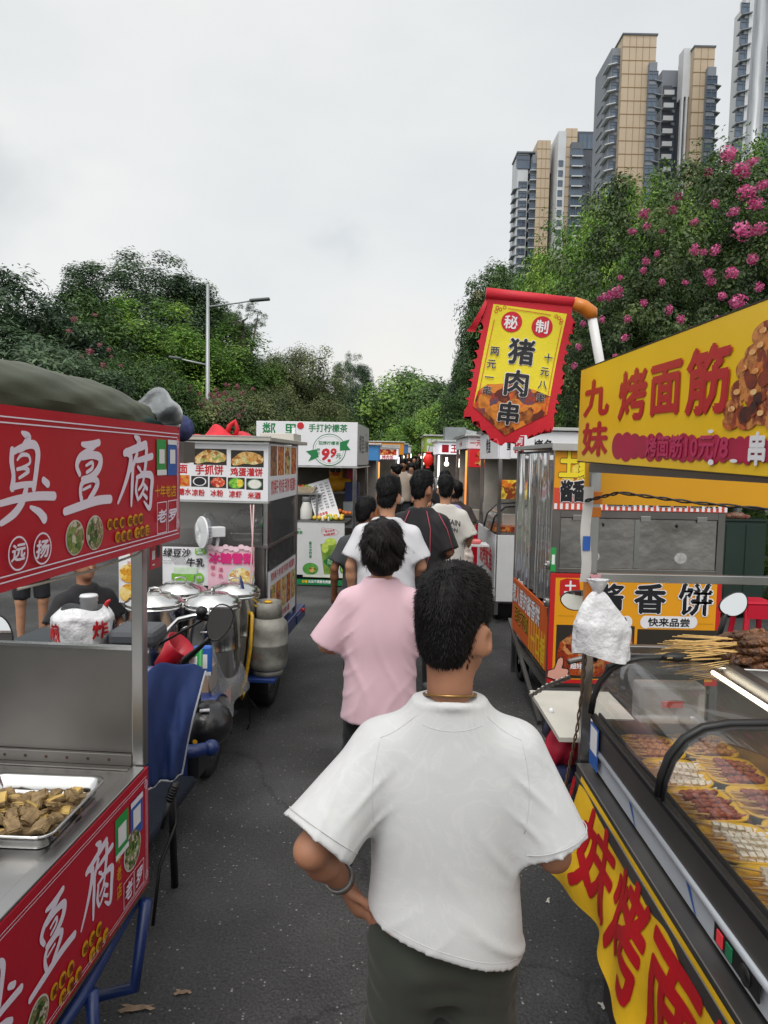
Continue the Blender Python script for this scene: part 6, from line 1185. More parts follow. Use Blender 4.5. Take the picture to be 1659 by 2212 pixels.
b = MB(); b.tube([(1.115, .3, 1.238), (1.115, 2.34, 1.238)], .008, 8); b.build('light_tube', mat('added_tube', '#ffffff', .3, emit=('#fff3d6', 2.5)), ys, True)  # unseen tube lamp, added on a guess to brighten the food in the case
b = MB(); b.ball((1.0, 2.36, 1.283), (.052, .022, .016), 16, 8); b.build('glass_handle', BLACK, ys, True)
b = MB(); b.bx((.728, 1.275, .912), (.733, 1.46, .955)); sw = b.build('switch_plate', BLACK, ys, bevel=.002)
for y, m in ((1.43, mat('switch_red', '#c8323a', .35, emit=('#c8323a', .25))), (1.39, mat('switch_green', '#1d7a50', .35))): b = MB(); b.bx((.7255, y-.013, .918), (.7285, y+.013, .948)); b.build('rocker_switch', m, sw, bevel=.001)
b = MB(); b.lathe([(.021, -.002), (.021, 0), (.016, .001), (.014, .006), (0, .006)], (.7278, 1.325, .933), 20, 'X'); b.build('dial', BLACK, sw, True)
cp = frame((.7412, 2.40, .885), (0, -1, 0)); p = MB(cp); p.poly([(.36, .058), (.385, .058), (.43, .004), (.42, .004)]); p.poly([(.76, .058), (.785, .058), (.83, .004), (.82, .004)]); p.build('blue_flash', BLUEP, ys)
p = MB(cp); p.text('BEIJI', .34, .04, .018, .016, rot=-1.2); p.text('BEIJI', .74, .04, .018, .016, rot=-1.2); p.build('maker_lettering', mat('letter_grey', '#55585c', .5), ys) if False else None
b = MB(); b.bx((.7265, 2.30, .90), (.7285, 2.39, 1.045)); st = b.build('payment_sticker', BLUEP, ys); p = MB(frame((.7263, 2.39, .90), (0, -1, 0))); p.rect(.008, .05, .082, .137); p.build('white_field', WHITE, st)
b = MB(); b.bx((.655, 2.52, .915), (1.0, 3.05, .932)); b.bx((.9, 2.5, .7), (.93, 3.0, .915)); b.build('side_shelf', mat('shelf_white', '#c6c3b8', .5, noise=.06), ys)
# hanging yellow cloth
def cloth(px, py):
    """px runs from the far end towards the viewer, py up"""
    y = 2.36-px; t = 1-py/.40; w_ = .016*math.sin(px*11+t*2)+.008*math.sin(px*27-3*t)+.006*math.sin(t*9+px*6)
    low = .05*math.sin(px*2.2+.3)*t
    return Vector((.694-.045*t**1.3-w_*t*1.2-.02*math.exp(-((px+.02)/.2)**2)*t, y+.12*t*math.exp(-(px/.15)**2)*.6, .862-.40*t*(1-.10*math.exp(-((px-.3)/.25)**2))+low*.3))
b = MB(); b.sheet(lambda u, v: cloth(u*2.1, v*.40), 150, 30); bn = b.build('cloth_banner', mat('banner_yellow', '#e0b31c', .55, noise=.06, nscale=5, bump=.2, bscale=25), None, True); tag(bn, 'creased yellow cloth banner with red characters hanging below the glass case', 'banner')
p = MB()
def onc(x, y, z):
    a_ = cloth(x, y); d1 = cloth(x+.004, y)-a_; d2 = cloth(x, y+.004)-a_; n = d1.cross(d2).normalized(); 
    if n.x > 0: n = -n
    return a_+n*(.0012+z)
def fine_text(p, ch, x, y, w, h, bold):
    """glyph cut finely so that it follows the folds"""
    for ox, oy in [(bold*math.cos(k*math.pi/4), bold*math.sin(k*math.pi/4)) for k in range(8)]:
        vs, fs = glyphs(ch, 0.0); bm = bmesh.new(); V_ = [bm.verts.new(((a+ox)*w+x, (c-.37+oy)*h+y, 0)) for a, c in vs]
        for f in fs:
            try: bm.faces.new([V_[i] for i in f])
            except ValueError: pass
        bmesh.ops.triangulate(bm, faces=bm.faces[:])
        for _ in range(2):
            lg = [e for e in bm.edges if e.calc_length() > .02]
            if lg: bmesh.ops.subdivide_edges(bm, edges=lg, cuts=1); bmesh.ops.triangulate(bm, faces=bm.faces[:])
        z = p.z(); bm.verts.index_update(); p.add([onc(v.co.x, v.co.y, z) for v in bm.verts], [[v.index for v in f.verts] for f in bm.faces]); bm.free()
for i, c in enumerate('九妹烤面筋九妹'): fine_text(p, c, -.03+.285*i, .205, .27, .33, .026)
p.build('lettering', CRIM, bn)
# plastic bag on the post
def pbag(u, v):
    t = u*2*math.pi; w_ = .018+.075*min(1, (1-v)*1.9)**.8; k = 1+.09*math.sin(3*t+4*v)+.05*math.sin(8*t-7*v); return (.728+w_*k*math.cos(t)*1.02+.02*(1-v), 2.37+w_*.45*k*math.sin(t), 1.275+.225*v-.012*math.cos(t)*(1-v)+.008*math.sin(2*t)*(1-v))
b = MB(); b.sheet(pbag, 40, 24); o = b.build('plastic_bag', mat('bag_white', '#dcdde0', .35), None, True); tag(o, 'white plastic bag tied to the post in front of the orange pancake stall', 'plastic bag')
b = MB(); b.sheet(lambda u, v: (.728+(.012+.022*v)*math.cos(u*6.28)*(1+.3*math.sin(3*u*6.28)), 2.37+(.012+.015*v)*math.sin(u*6.28), 1.495+.045*v), 20, 5); b.build('tied_neck', MATS['bag_white'], o, True)
b = MB(frame((.722, 2.425, 1.50), (1, 0, 0))); b.disc(.012, .03, .017, .018); b.disc(-.001, .044, .006); b.disc(.025, .044, .006); b.disc(.012, .006, .013, .016); o = b.build('paper_charm', mat('charm_pink', '#d39aa4', .5), None); tag(o, 'small pink paper charm taped to the post above the white bag', 'charm'); o.modifiers.new('solid', 'SOLIDIFY').thickness = .002
# skewers in yellow trays
YT = mat('tray_yellow', '#f0bc14', .35, noise=.05); BAM = mat('bamboo', '#dcb673', .6, noise=.2, nscale=40)
KINDS = [('white rice cake', food('food_white', ['#d0c0a2', '#e6dcc8', '#f0eade'], 60)), ('dark red meat', food('food_red', ['#5c1e16', '#8e3826', '#b05a3c', '#7a2a1c'], 60)), ('brown meat', food('food_brown', ['#7a4824', '#b07238', '#cf9450'], 60)), ('pale potato slice', mat('food_potato', '#cfc386', .5, noise=.1, nscale=30)), ('pink sausage', food('food_pink', ['#8c4a3a', '#b8735a', '#cf9478'], 50))]
def skewer(kind):
    b = MB(); b.mat = 0; b.tube([(-.125, 0, 0), (.06, 0, .002)], .0026, 5); b.mat = 1; r = random.Random(kind)
    if kind == 3: b.lathe([(.026, -.003), (.028, 0), (.026, .003)], (.0, 0, .004), 16); b.lathe([(.026, -.003), (.028, 0), (.026, .003)], (.052, .004, .006), 16)
    elif kind == 0:
        for i in range(6): b.box((-.045+.02*i, r.uniform(-.001, .001), .002), (.016, .015, .014), rz=r.uniform(-.2, .2), rx=r.uniform(-.4, .4))
    else:
        for i in range(5): b.ball((-.04+.022*i, r.uniform(-.003, .003), .003), (.014, .009+.003*r.random(), .008), 8, 6)
    return b.build('skewer', [BAM, KINDS[kind][1]])
sk = [skewer(i) for i in range(5)]; usedk = set(); rs = random.Random(12)
tray_spec = []
for i in range(9):
    y = 2.27-.195*i; tray_spec.append((.895, y, (2, 0, 1, 0, 0, 3, 3, 2, 2)[i])); tray_spec.append((1.075, y+.02, (2, 1, 1, 4, 1, 2, 3, 1, 4)[i]))
TL_ = {}
def ytray(x, y, k, idx):
    M = Matrix.Translation((x, y, .9695)) @ Matrix.Rotation(rs.uniform(-.06, .06), 4, 'Z')
    o, _ = tray(0, 0, .15, .165, 0, 0, 'yellow tray of %s skewers in the %s row, %s from the far end' % (KINDS[k][0], 'aisle' if x < 1 else 'seller', ('first', 'second', 'third', 'fourth', 'fifth', 'sixth', 'seventh', 'eighth', 'ninth')[idx]), 'food_tray', M, YT, .04); o['group'] = 'yellow trays in the glass case'
    for j in range(12):
        z = .018+.012*(j // 6)+rs.uniform(0, .004); q = sk[k]; s = q if k not in usedk else q.copy()
        if k in usedk: COL.objects.link(s)
        usedk.add(k); s.matrix_world = M @ Matrix.Translation((.022+rs.uniform(-.012, .012), -.068+.0255*(j % 6)+rs.uniform(-.008, .008)+.010*(j//6), z)) @ Euler((rs.uniform(-.5, .5), rs.uniform(-.03, .12), rs.uniform(-.12, .12))).to_matrix().to_4x4()
        tag(s, '%s on a bamboo skewer in a yellow tray of the glass case' % KINDS[k][0], 'skewer', 'skewers in the glass case')
for i, (x, y, k) in enumerate(tray_spec): ytray(x, y, k, i//2)
b = MB(); b.bx((.86, 2.30, 1.07), (1.08, 2.38, 1.20)); o = b.build('plastic_box', film('box_plastic', .30, .15), None, bevel=.01); tag(o, 'clear plastic box with a red clip at the far end of the glass case', 'box'); b = MB(); b.bx((.93, 2.292, 1.13), (1.0, 2.298, 1.15)); b.build('red_clip', mat('clip_red', '#e0402c', .4), o)
# grilled squid heap
o, M = tray(1.30, 2.42, .34, .24, 1.21, -.1, 'steel tray under the heap of brown grilled skewers behind the glass case', par=Matrix.Identity(4)); b = MB(); b.bx((1.19, 2.2, 1.17), (2.0, 2.6, 1.208)); b.bx((1.19, .3, 1.03), (1.9, 2.2, 1.06)); b.bx((1.3, .4, .1), (1.9, 2.5, 1.03)); b.build('rear_counter', STEELD, ys)
SQ = mat('grilled_brown', '#43281a', .36, noise=.55, nscale=26, bump=1.0, bscale=45, dist=.02, col2='#8a5c3a'); pr = []
for k in range(3):
    r = random.Random(40+k); b = MB(); b.mat = 0
    for j in range(3): b.tube([(-.26+.02*j, .012*j-.012, -.01+.003*j), (.02, .010*j-.01, .0)], .0018, 5)
    b.mat = 1
    for j in range(3): b.tube([(-.06+.01*j, -.012+.014*j, 0), (0, -.014+.016*j+r.uniform(-.008, .008), .008), (.06, -.01+.016*j, .004), (.12+r.uniform(-.02, .02), -.02+.02*j, -.004)], [.009, .017, .015, .007], 8)
    for j in range(13): b.ball((r.uniform(-.05, .12), r.uniform(-.032, .034), r.uniform(0, .018)), (r.uniform(.008, .022), r.uniform(.006, .013), r.uniform(.006, .012)), 8, 6)
    pr.append(b.build('grilled_skewer', [BAM, SQ], None, True))
us = set()
for i in range(22):
    k = i % 3; o = pr[k] if k not in us else pr[k].copy()
    if k in us: COL.objects.link(o)
    us.add(k); l = i//6; o.matrix_world = Matrix.Translation((1.20+rs.uniform(-.02, .06)+.012*l, 2.34+.035*(i % 6)+rs.uniform(-.01, .01), 1.255+.027*l)) @ Euler((rs.uniform(-.3, .3), rs.uniform(-.12, .05), rs.uniform(-.3, .25))).to_matrix().to_4x4()
    tag(o, 'brown grilled skewer in the heap behind the glass case', 'skewer', 'grilled skewers heaped behind the glass case')
# mirrors of the vehicle behind, its handlebar, red bags under the shelf
vt = thing('cargo_tricycle', 'tricycle with two mirrors standing behind the yellow skewer stall', 'tricycle', (1.25, 3.3, 0))
mirror(Vector((.885, 3.2, 1.305)), .070, .048, .15, (-.25, -1, -.18), vt); mirror(Vector((1.605, 3.2, 1.300)), .068, .050, .55, (-.1, -1, .2), vt)
b = MB(); b.tube([(1.57, 3.2, 1.26), (1.555, 3.22, 1.16), (1.50, 3.25, 1.02)], .013, 8); b.tube([(.92, 3.2, 1.26), (.95, 3.22, 1.05), (1.0, 3.25, 1.02)], .013, 8); b.build('mirror_stem', BLACK, vt, True)
b = MB(); b.tube([(.86, 3.2, 1.02), (1.05, 3.28, 1.04), (1.4, 3.28, 1.04), (1.66, 3.2, 1.02)], .014, 8); b.build('handlebar', STEELD, vt, True); b = MB(); b.bx((1.05, 3.2, .3), (1.5, 3.3, 1.0)); b.bx((1.0, 3.25, .25), (1.6, 4.3, .55)); b.build('body', mat('engine_dark', '#22252a', .6, noise=.3), vt, bevel=.03); wheel(Matrix.Identity(4), (1.27, 3.3, .24), .24, .1, vt)
def sack(c, r, seed):
    f = waves(seed, .012, 70); return SDF().ell(c, r, .02), f
s_, f = sack((.745, 2.80, .80), (.075, .08, .11), 3); o = s_.build('red_sack', mat('sack_red', '#b5203a', .55, noise=.15, nscale=14), None, .012, f); tag(o, 'crumpled red bag hanging under the white side shelf', 'bag')
s_, f = sack((.735, 2.76, .69), (.07, .06, .04), 5); o = s_.build('navy_rag', mat('rag_navy', '#272c52', .8, noise=.4, nscale=30), None, .012, f); tag(o, 'navy rag hanging under the red bag', 'rag')
b = MB(); b.tube([(.685, 2.78, .93), (.675, 2.79, .84)], [.008, .022], 10); o = b.build('folded_umbrella', mat('umbrella_grey', '#4c5166', .6, noise=.3, nscale=30), None, True); tag(o, 'folded grey umbrella hanging left of the red bag', 'umbrella'); b = MB(); b.ball((.686, 2.78, .938), .012, 8, 6); b.build('tip', WHITE, o, True)
# ================================================================== hanging flag
fl = thing('flag', 'yellow flag with red flame edge hanging from a bent white pole above the skewer stall', 'flag', (.76, 2.55, 1.96))
WP = mat('pole_white', '#d6d6d6', .4, noise=.05, nscale=8); p0 = PD(1304, 830, 2.55); p1 = PD(1300, 795, 2.55); p2 = PD(1277, 676, 2.55); q0 = PD(1050, 634, 2.55); q1 = PD(1238, 655, 2.55)
b = MB(); b.tube([p0+Vector((.02, 0, -.10)), p0, p2], .0165, 12); b.build('pole', WP, fl, True)
b = MB(); b.tube([q0, q1], .021, 12); b.build('flag_sleeve', mat('flag_red', '#c4152b', .6, noise=.06, nscale=20, bump=.1, bscale=120), fl, True)
b = MB(); b.tube([q1, q1.lerp(p2, .55)+Vector((0, 0, .006)), p2, p2+Vector((.003, 0, -.02))], [.023, .025, .026, .019], 10); b.build('taped_joint', TAPE, fl, True)
FXD = (q1-q0).normalized(); FM_ = frame(q0, (FXD.x, 0, FXD.z), Vector((0, 0, 1)))
fx = Vector((FXD.x, 0, FXD.z)).normalized(); FM_ = Matrix((fx, Vector((-fx.z, 0, fx.x)), Vector((0, -1, 0)))).transposed().to_4x4(); FM_.translation = q0+Vector((0, -.008, 0))
def ff(x, y): return .010*math.sin(x*16+y*6)*min(1, -y*4)+.006*math.sin(y*13+x*5)
fa = Art(FM_, 'z7')
def fz(pts): return [fa.at(*q) for q in pts]
flame = fz([(515, 190), (500, 265), (462, 300), (492, 318), (470, 372), (455, 385), (495, 400), (480, 455), (432, 462), (470, 478), (458, 530), (428, 548), (462, 560), (448, 615), (410, 625), (445, 645), (432, 690), (392, 705), (426, 722), (415, 775), (370, 790), (408, 805), (398, 855), (360, 868), (392, 885), (385, 930), (345, 945), (378, 958), (372, 1010), (332, 1025), (362, 1040), (355, 1075), (325, 1125), (318, 1190), (345, 1120), (375, 1110), (385, 1130), (385, 1195), (398, 1230), (415, 1195), (460, 1195), (462, 1270), (472, 1298), (490, 1275), (525, 1280), (528, 1330), (545, 1370), (568, 1340), (605, 1345), (638, 1418), (668, 1390), (700, 1370), (740, 1365), (752, 1402), (770, 1370), (790, 1330), (840, 1330), (848, 1362), (872, 1320), (905, 1290), (950, 1285), (955, 1322), (975, 1270), (980, 1220), (1010, 1210), (1030, 1240), (1042, 1308), (1065, 1240), (1062, 1170), (1070, 1140), (1095, 1145), (1070, 1100), (1085, 1065), (1112, 1070), (1088, 1030), (1100, 985), (1130, 990), (1105, 950), (1118, 905), (1150, 908), (1122, 870), (1132, 820), (1168, 822), (1140, 785), (1148, 735), (1182, 738), (1156, 700), (1165, 652), (1195, 655), (1172, 615), (1180, 570), (1222, 580), (1190, 535), (1198, 485), (1232, 490), (1200, 450), (1205, 395), (1248, 402), (1215, 345), (1220, 230)])
inner = fz([(568, 240), (1175, 325), (1002, 1160), (660, 1330), (400, 1090)])
def tess(poly, z, m, name, par, step=.02, off=0.0):
    bm = bmesh.new(); bm.faces.new([bm.verts.new((x, y, 0)) for x, y in poly]); bmesh.ops.triangulate(bm, faces=bm.faces[:])
    for _ in range(4):
        lg = [e for e in bm.edges if e.calc_length() > step*1.6]
        if lg: bmesh.ops.subdivide_edges(bm, edges=lg, cuts=1); bmesh.ops.triangulate(bm, faces=bm.faces[:])
    bm.verts.index_update(); b = MB(FM_); b.add([(v.co.x, v.co.y, ff(v.co.x, v.co.y)+z) for v in bm.verts], [[v.index for v in f.verts] for f in bm.faces]); bm.free(); return b.build(name, m, par, True)
cl = tess(flame, 0, MATS['flag_red'], 'cloth', fl); iy = tess(inner, .0015, mat('flag_yellow', '#e3d32a', .6, noise=.05, nscale=20, bump=.1, bscale=120), 'yellow_field', cl)
fp3 = tess(fz([(440, 960), (520, 905), (680, 900), (760, 920), (900, 955), (1035, 1010), (1002, 1160), (660, 1330), (400, 1090)]), .0022, food('print_skewers', ['#3b4a63', '#8f2c14', '#c4521c', '#d8862a', '#a8641f', '#5a1c10'], 22), 'food_picture', cl)
def fl_text(name, m, items, lay=.003, discs=()):
    p = Art(FM_, 'z7'); p.lay = lay; k0 = p.M; 
    for x, y, r in discs: p.d(x, y, r, r)
    for t_, x, y, e, bo in items: p.t(t_, x, y, e, e, bo, rot=FXR)
    Mi = k0.inverted(); o = []
    for q in p.v:
        l = Mi @ Vector(q); l.z += ff(l.x, l.y); o.append(tuple(k0 @ l))
    p.v = o; return p.build(name, m, cl)
FXR = 0.0
CH = [('猪', 800, 640, 225, .03), ('肉', 755, 900, 225, .03), ('串', 690, 1150, 200, .03)]; CS = [('两', 580, 628, 80, .012), ('元', 552, 735, 80, .012), ('一', 532, 848, 80, .012), ('串', 512, 957, 80, .012), ('十', 1020, 690, 80, .012), ('元', 988, 803, 80, .012), ('八', 968, 912, 80, .012), ('串', 948, 1022, 80, .012)]
fl_text('letter_outline', WHITE, [(a_, b_, c_, d_, e_+.022) for a_, b_, c_, d_, e_ in CH+CS], .0028)
fl_text('lettering', INK, CH+CS, .0048); fl_text('red_discs', MATS['flag_red'], [], .003, ((718, 390, 86), (970, 432, 88))); fl_text('white_lettering', WHITE, [('秘', 712, 393, 115, .022), ('制', 970, 432, 115, .022)], .0038)
p = Art(FM_, 'z7'); p.lay = .0032
for q in ((600, 270), (625, 285), (590, 300), (660, 270), (1110, 360), (1130, 380), (1085, 345), (1125, 400)): x, y = p.at(*q); p.ring(x, y, .006, .006, .0018)
p.stroke([p.at(575, 370), p.at(425, 1080)], [.001, .001]); p.stroke([p.at(1130, 430), p.at(985, 1140)], [.001, .001]); p.stroke([p.at(690, 280), p.at(1040, 335)], [.001, .001]); 
Mi = FM_.inverted(); p.v = [tuple(FM_ @ (lambda l: Vector((l.x, l.y, l.z+ff(l.x, l.y))))(Mi @ Vector(q))) for q in p.v]; p.build('ornament', MATS['flag_red'], cl)
b = MB(FM_); rbn = fz([(515, 200), (470, 300), (410, 420), (380, 465)]); b.sheet(lambda u, v: (lambda a_: (a_[0]+(v-.5)*.02*(.5+u), a_[1], -.004+.008*math.sin(u*5)))(Vector(rbn[min(2, int(u*3))]).lerp(Vector(rbn[min(2, int(u*3))+1]), u*3-min(2, int(u*3)))), 9, 2); b.build('ribbon', MATS['flag_red'], fl, True)
# ================================================================== orange sauce pancake stall
po = thing('food_stall', 'orange pancake stall with steel shutters and a clear vinyl side curtain', 'food stall', (1.2, 5.0, 0), 0, 'street food stalls')
X0, X1, Y0, Y1 = 1.195, 2.415, 5.0, 6.45
ORG = mat('panel_orange', '#e29a12', .45, noise=.04, nscale=3); ORED = mat('panel_red', '#c0201f', .45); OBAND = mat('band_red', '#cf4a33', .45)
PF = frame((X0, Y0, .35), (1, 0, 0))
b = MB(); b.bx((X0, Y0, .35), (X1, Y0+.02, 1.145)); lp_ = b.build('front_panel', ORED, po, bevel=.002)
p = MB(PF); p.rect(.035, .03, X1-X0-.035, .765); p.build('orange_field', ORG, lp_)
q = Art(PF, 'w1'); q.lay = .001
for t_, x, y, e in (('酱', 765, 975, 165), ('香', 990, 985, 185), ('饼', 1250, 990, 200)): q.t(t_, x, y, e, e*.95, .06)
q.put('letter_outline', WHITE, lp_); q = Art(PF, 'w1'); q.lay = .0022
for t_, x, y, e in (('酱', 765, 975, 165), ('香', 990, 985, 185), ('饼', 1250, 990, 200)): q.t(t_, x, y, e, e*.95, .035)
q.put('lettering', INK, lp_)
q = Art(PF, 'w1'); q.lay = .001; q.pl([(482, 880), (520, 868), (590, 875), (596, 940), (590, 1015), (500, 1020), (478, 960)]); q.put('red_seal', ORED, lp_); q = Art(PF, 'w1'); q.lay = .002; q.t('土', 540, 918, 75, 75, .03); q.t('家', 540, 985, 70, 66, .03); q.put('white_lettering', WHITE, lp_)
q = Art(PF, 'w1'); q.lay = .001
for x0, x1 in ((640, 890), (935, 1258)): q.r(x0+28, 1080, x1-28, 1152); q.d(x0+32, 1116, 32, 36); q.d(x1-32, 1116, 32, 36)
q.put('slogan_plate', WHITE, lp_); q = Art(PF, 'w1'); q.lay = .002; q.t('好吃不贵', 770, 1108, 46, 46, .03); q.t('快来品尝', 1098, 1118, 60, 50, .03); q.r(472, 1079, 560, 1082); q.r(1262, 1125, 1350, 1128); q.put('slogan_lettering', INK, lp_)
for x0, y0, x1, y1 in ((462, 1130, 890, 1440), (920, 1155, 1370, 1440)): q = Art(PF, 'w1'); q.lay = .001; q.r(x0, y0, x1, y1); fp4 = q.put('food_picture', mat('print_ground', '#2b2620', .5), lp_)
q = Art(PF, 'w1'); q.lay = .002; q.pl([(462, 1300), (480, 1230), (540, 1185), (700, 1165), (890, 1190), (890, 1420), (640, 1425), (500, 1410), (462, 1380)]); q.put('pancake_print', food('print_sauce', ['#4c1408', '#8a2a10', '#b04a1a', '#6a1c0c', '#c98a50'], 16), lp_)
q = Art(PF, 'w1'); q.lay = .003; q.t('超好吃', 590, 1365, 34, 34, .03); q.put('small_lettering', WHITE, lp_)
q = Art(PF, 'w1'); q.lay = .003; q.pl([(405, 1428), (408, 1388), (446, 1376), (466, 1322), (484, 1310), (500, 1318), (502, 1345), (494, 1372), (526, 1376), (534, 1392), (528, 1408), (532, 1422), (520, 1436), (496, 1444), (450, 1444)]); q.put('thumb_outline', INK, lp_); q = Art(PF, 'w1'); q.lay = .0036; q.pl([(410, 1424), (413, 1392), (450, 1380), (470, 1326), (485, 1315), (496, 1321), (497, 1344), (488, 1377), (521, 1381), (528, 1392), (522, 1408), (526, 1421), (516, 1431), (495, 1439), (452, 1439)]); q.put('thumb_print', mat('print_thumb', '#dda190', .5), lp_)
b = MB(); b.bx((X0, Y0, 1.60), (X1, Y0+.02, 2.03)); up = b.build('top_sign', ORG, po, bevel=.002); UF = frame((X0, Y0, 1.60), (1, 0, 0))
p = MB(UF); p.rect(0, .0, X1-X0, .155); p.build('red_band', OBAND, up); p = MB(UF); p.lay = .0006
for i in range(31): p.rect(.005+.04*i, .004, .025+.04*i, .045)
p.build('checker_strip', WHITE, up)
q = Art(UF, 'w1'); q.lay = .001; q.t('土', 532, 222, 115, 165, .07); q.t('家', 640, 222, 115, 165, .07); q.put('letter_outline', INK, up); q = Art(UF, 'w1'); q.lay = .0022; q.t('土', 532, 222, 115, 165, .045); q.t('家', 640, 222, 115, 165, .045); q.put('yellow_lettering', mat('letter_yellow', '#f0d82a', .45), up)
q = Art(UF, 'w1'); q.lay = .0015; q.d(560, 320, 70, 60); q.d(590, 250, 40, 30); q.put('food_picture', food('print_sesame', ['#c9a12a', '#e6c63a', '#f0dc60', '#b8642a'], 30), up)
q = Art(UF, 'w1'); q.lay = .002; q.t('酱', 518, 375, 76, 125, .08); q.t('香', 588, 375, 76, 125, .08); q.t('饼 土家特色酱香饼', 1010, 430, 92, 70, .08); q.put('letter_halo', WHITE, up); q = Art(UF, 'w1'); q.lay = .0032; q.t('酱', 518, 375, 76, 125, .045); q.t('香', 588, 375, 76, 125, .045); q.t('饼 土家特色酱香饼', 1010, 430, 92, 70, .045); q.put('lettering', INK, up)
SHUT = mat('shutter_steel', (.40, .385, .37), .30, 1.0, noise=.22, nscale=2.2, bump=.35, bscale=3.2, dist=.03)
b = MB(); b.bx((X0+.0, Y0+.005, 1.15), (X0+.055, Y0+.045, 1.598)); b.bx((X1-.05, Y0+.005, 1.15), (X1, Y0+.045, 1.598)); b.bx((X0+.055, Y0+.005, 1.545), (X1-.05, Y0+.045, 1.598)); b.bx((X0+.055, Y0+.005, 1.15), (X1-.05, Y0+.045, 1.185)); b.build('shutter_frame', STEELD, po, bevel=.003)
for xa, xb in ((X0+.058, X0+.60), (X0+.603, X1-.053)): b = MB(); b.bx((xa, Y0+.014, 1.187), (xb, Y0+.026, 1.543)); sh = b.build('shutter', SHUT, po, bevel=.003)
b = MB(); b.bx((X0+.585, Y0+.008, 1.19), (X0+.62, Y0+.013, 1.54)); b.build('centre_strip', STEEL, po)
for x in (X0+.14, X0+.62, X1-.2): b = MB(); b.bx((x, Y0+.0, 1.525), (x+.07, Y0+.006, 1.565)); b.build('hinge', STEEL, po, bevel=.002)
for x in (X0+.36, X1-.34): b = MB(); b.ball((x, Y0+.008, 1.50), (.008, .006, .014), 8, 6); b.build('knob', BLACK, po, True)
for x in (X0+.30, X1-.30): b = MB(frame((x, Y0+.0135, 1.27), (1, 0, 0))); b.disc(0, 0, .045, .04, 12); b.build('worn_patch', mat('worn_steel', (.6, .6, .59), .5, .7, noise=.2, nscale=30), po)
b = MB(); b.bx((X0-.03, Y0-.03, 2.035), (X1+.05, Y1+.05, 2.065)); b.bx((X0-.03, Y0-.034, 2.015), (X1+.05, Y0-.0305, 2.068)); b.build('roof', ALU, po, bevel=.003)
for x, y in ((X0, Y1-.04), (X1-.04, Y1-.04), (X0+.0, Y0+.022), (X1-.04, Y0+.022)): b = MB(); b.bx((x, y, .0), (x+.04, y+.04, 2.03)); b.build('corner_post', STEEL, po, bevel=.003)
b = MB(); b.bx((X0+.045, Y0+.05, .9), (X1-.05, Y1-.05, .93)); b.bx((X0+.045, Y0+.05, .30), (X1-.05, Y1-.05, .34)); b.bx((X1-.02, Y0+.07, .35), (X1, Y1-.05, 2.0)); b.bx((X0+.1, Y1-.03, .3), (X1-.1, Y1-.01, 1.9)); b.build('body', STEELD, po)
b = MB(); b.bx((X0-.004, Y0+.065, .42), (X0+.012, Y1-.045, .88)); sp2 = b.build('side_panel', mat('panel_deep_orange', '#cf5a1a', .45), po); SF = frame((X0-.004, Y1-.045, .42), (0, -1, 0)); L_ = Y1-Y0-.11
p = MB(SF); p.text('惹人爱的酱香饼', L_*.42, .34, .16, .17, .05); p.text('百吃不腻', L_*.30, .17, .15, .15, .05); p.build('letter_outline', INK, sp2); p = MB(SF); p.lay = .0012; p.text('惹人爱的酱香饼', L_*.42, .34, .16, .17, .025); p.build('white_lettering', WHITE, sp2); p = MB(SF); p.lay = .0012; p.text('百吃不腻', L_*.30, .17, .15, .15, .02); p.text('一口香', L_*.80, .12, .17, .2, .03); p.build('yellow_lettering', YEL, sp2)
p = MB(SF); p.lay = .0004; 
for i in range(7): p.rect(L_*.55+.09*i, .0, L_*.55+.09*i+.045, .26)
p.build('flame_print', mat('print_flame', '#e8a01c', .45), sp2)
def curt(u, v): return (X0+.012+.020*math.sin(u*46+1.2*math.sin(3*v))+.010*math.sin(u*19+v*2), Y0+.08+u*(Y1-Y0-.13), .90+1.10*v)
b = MB(); b.sheet(curt, 160, 8); b.build('vinyl_curtain', VINYL, po, True)
b = MB(); b.bx((X0+.02, Y0+.06, 1.985), (X0+.05, Y1-.06, 2.02)); b.build('curtain_rail', BLACK, po)
b = MB(); b.bx((X0-.002, Y0+.024, .90), (X0+.002, Y0+.06, 1.2)); b.build('latch_plate', STEEL, po); b = MB(); b.bx((X0-.006, Y0-.004, 1.16), (X0+.03, Y0-.001, 1.33)); pc2 = b.build('payment_card', GREENP, po); p = MB(frame((X0-.006, Y0-.004, 1.16), (1, 0, 0))); p.rect(.008, .05, .028, .12); p.build('white_field', WHITE, pc2)
for z in (.93, 1.2): b = MB(); b.box((X0-.015, Y0+.03, z), (.03, .05, .06)); b.tube([(X0-.03, Y0+.01, z), (X0-.03, Y0+.05, z)], .012, 8); b.build('latch', STEEL, po, True, bevel=.004)
b = MB(); b.bar((X0+.02, Y1-.02, .30), (X0+.02, Y0+.04, .30), .035); b.bar((X1-.02, Y1-.02, .30), (X1-.02, Y0+.04, .30), .035); b.bar((X0+.02, Y0+.04, .30), (X1-.02, Y0+.04, .30), .035); b.bar((X0, Y1+.1, .46), (X0-.02, Y0+.1, .02), .03); b.bar((X0+.02, Y0+.05, .12), (X1-.02, Y0+.05, .12), .03); b.build('chassis', STEELD, po)
wheel(Matrix.Identity(4), (X0+.06, Y1-.25, .16), .16, .07, po); wheel(Matrix.Identity(4), (X1-.1, Y1-.25, .16), .16, .07, po)
f = waves(9, .02, 60); o = SDF().ell((X0+.62, Y1-.6, 2.10), (.22, .15, .085), .02).build('plastic_bundle', mat('bundle_white', '#c9c8c8', .4, noise=.35, nscale=30), None, .016, f); tag(o, 'crumpled white and red plastic bundle on the roof of the orange stall', 'plastic sheet')
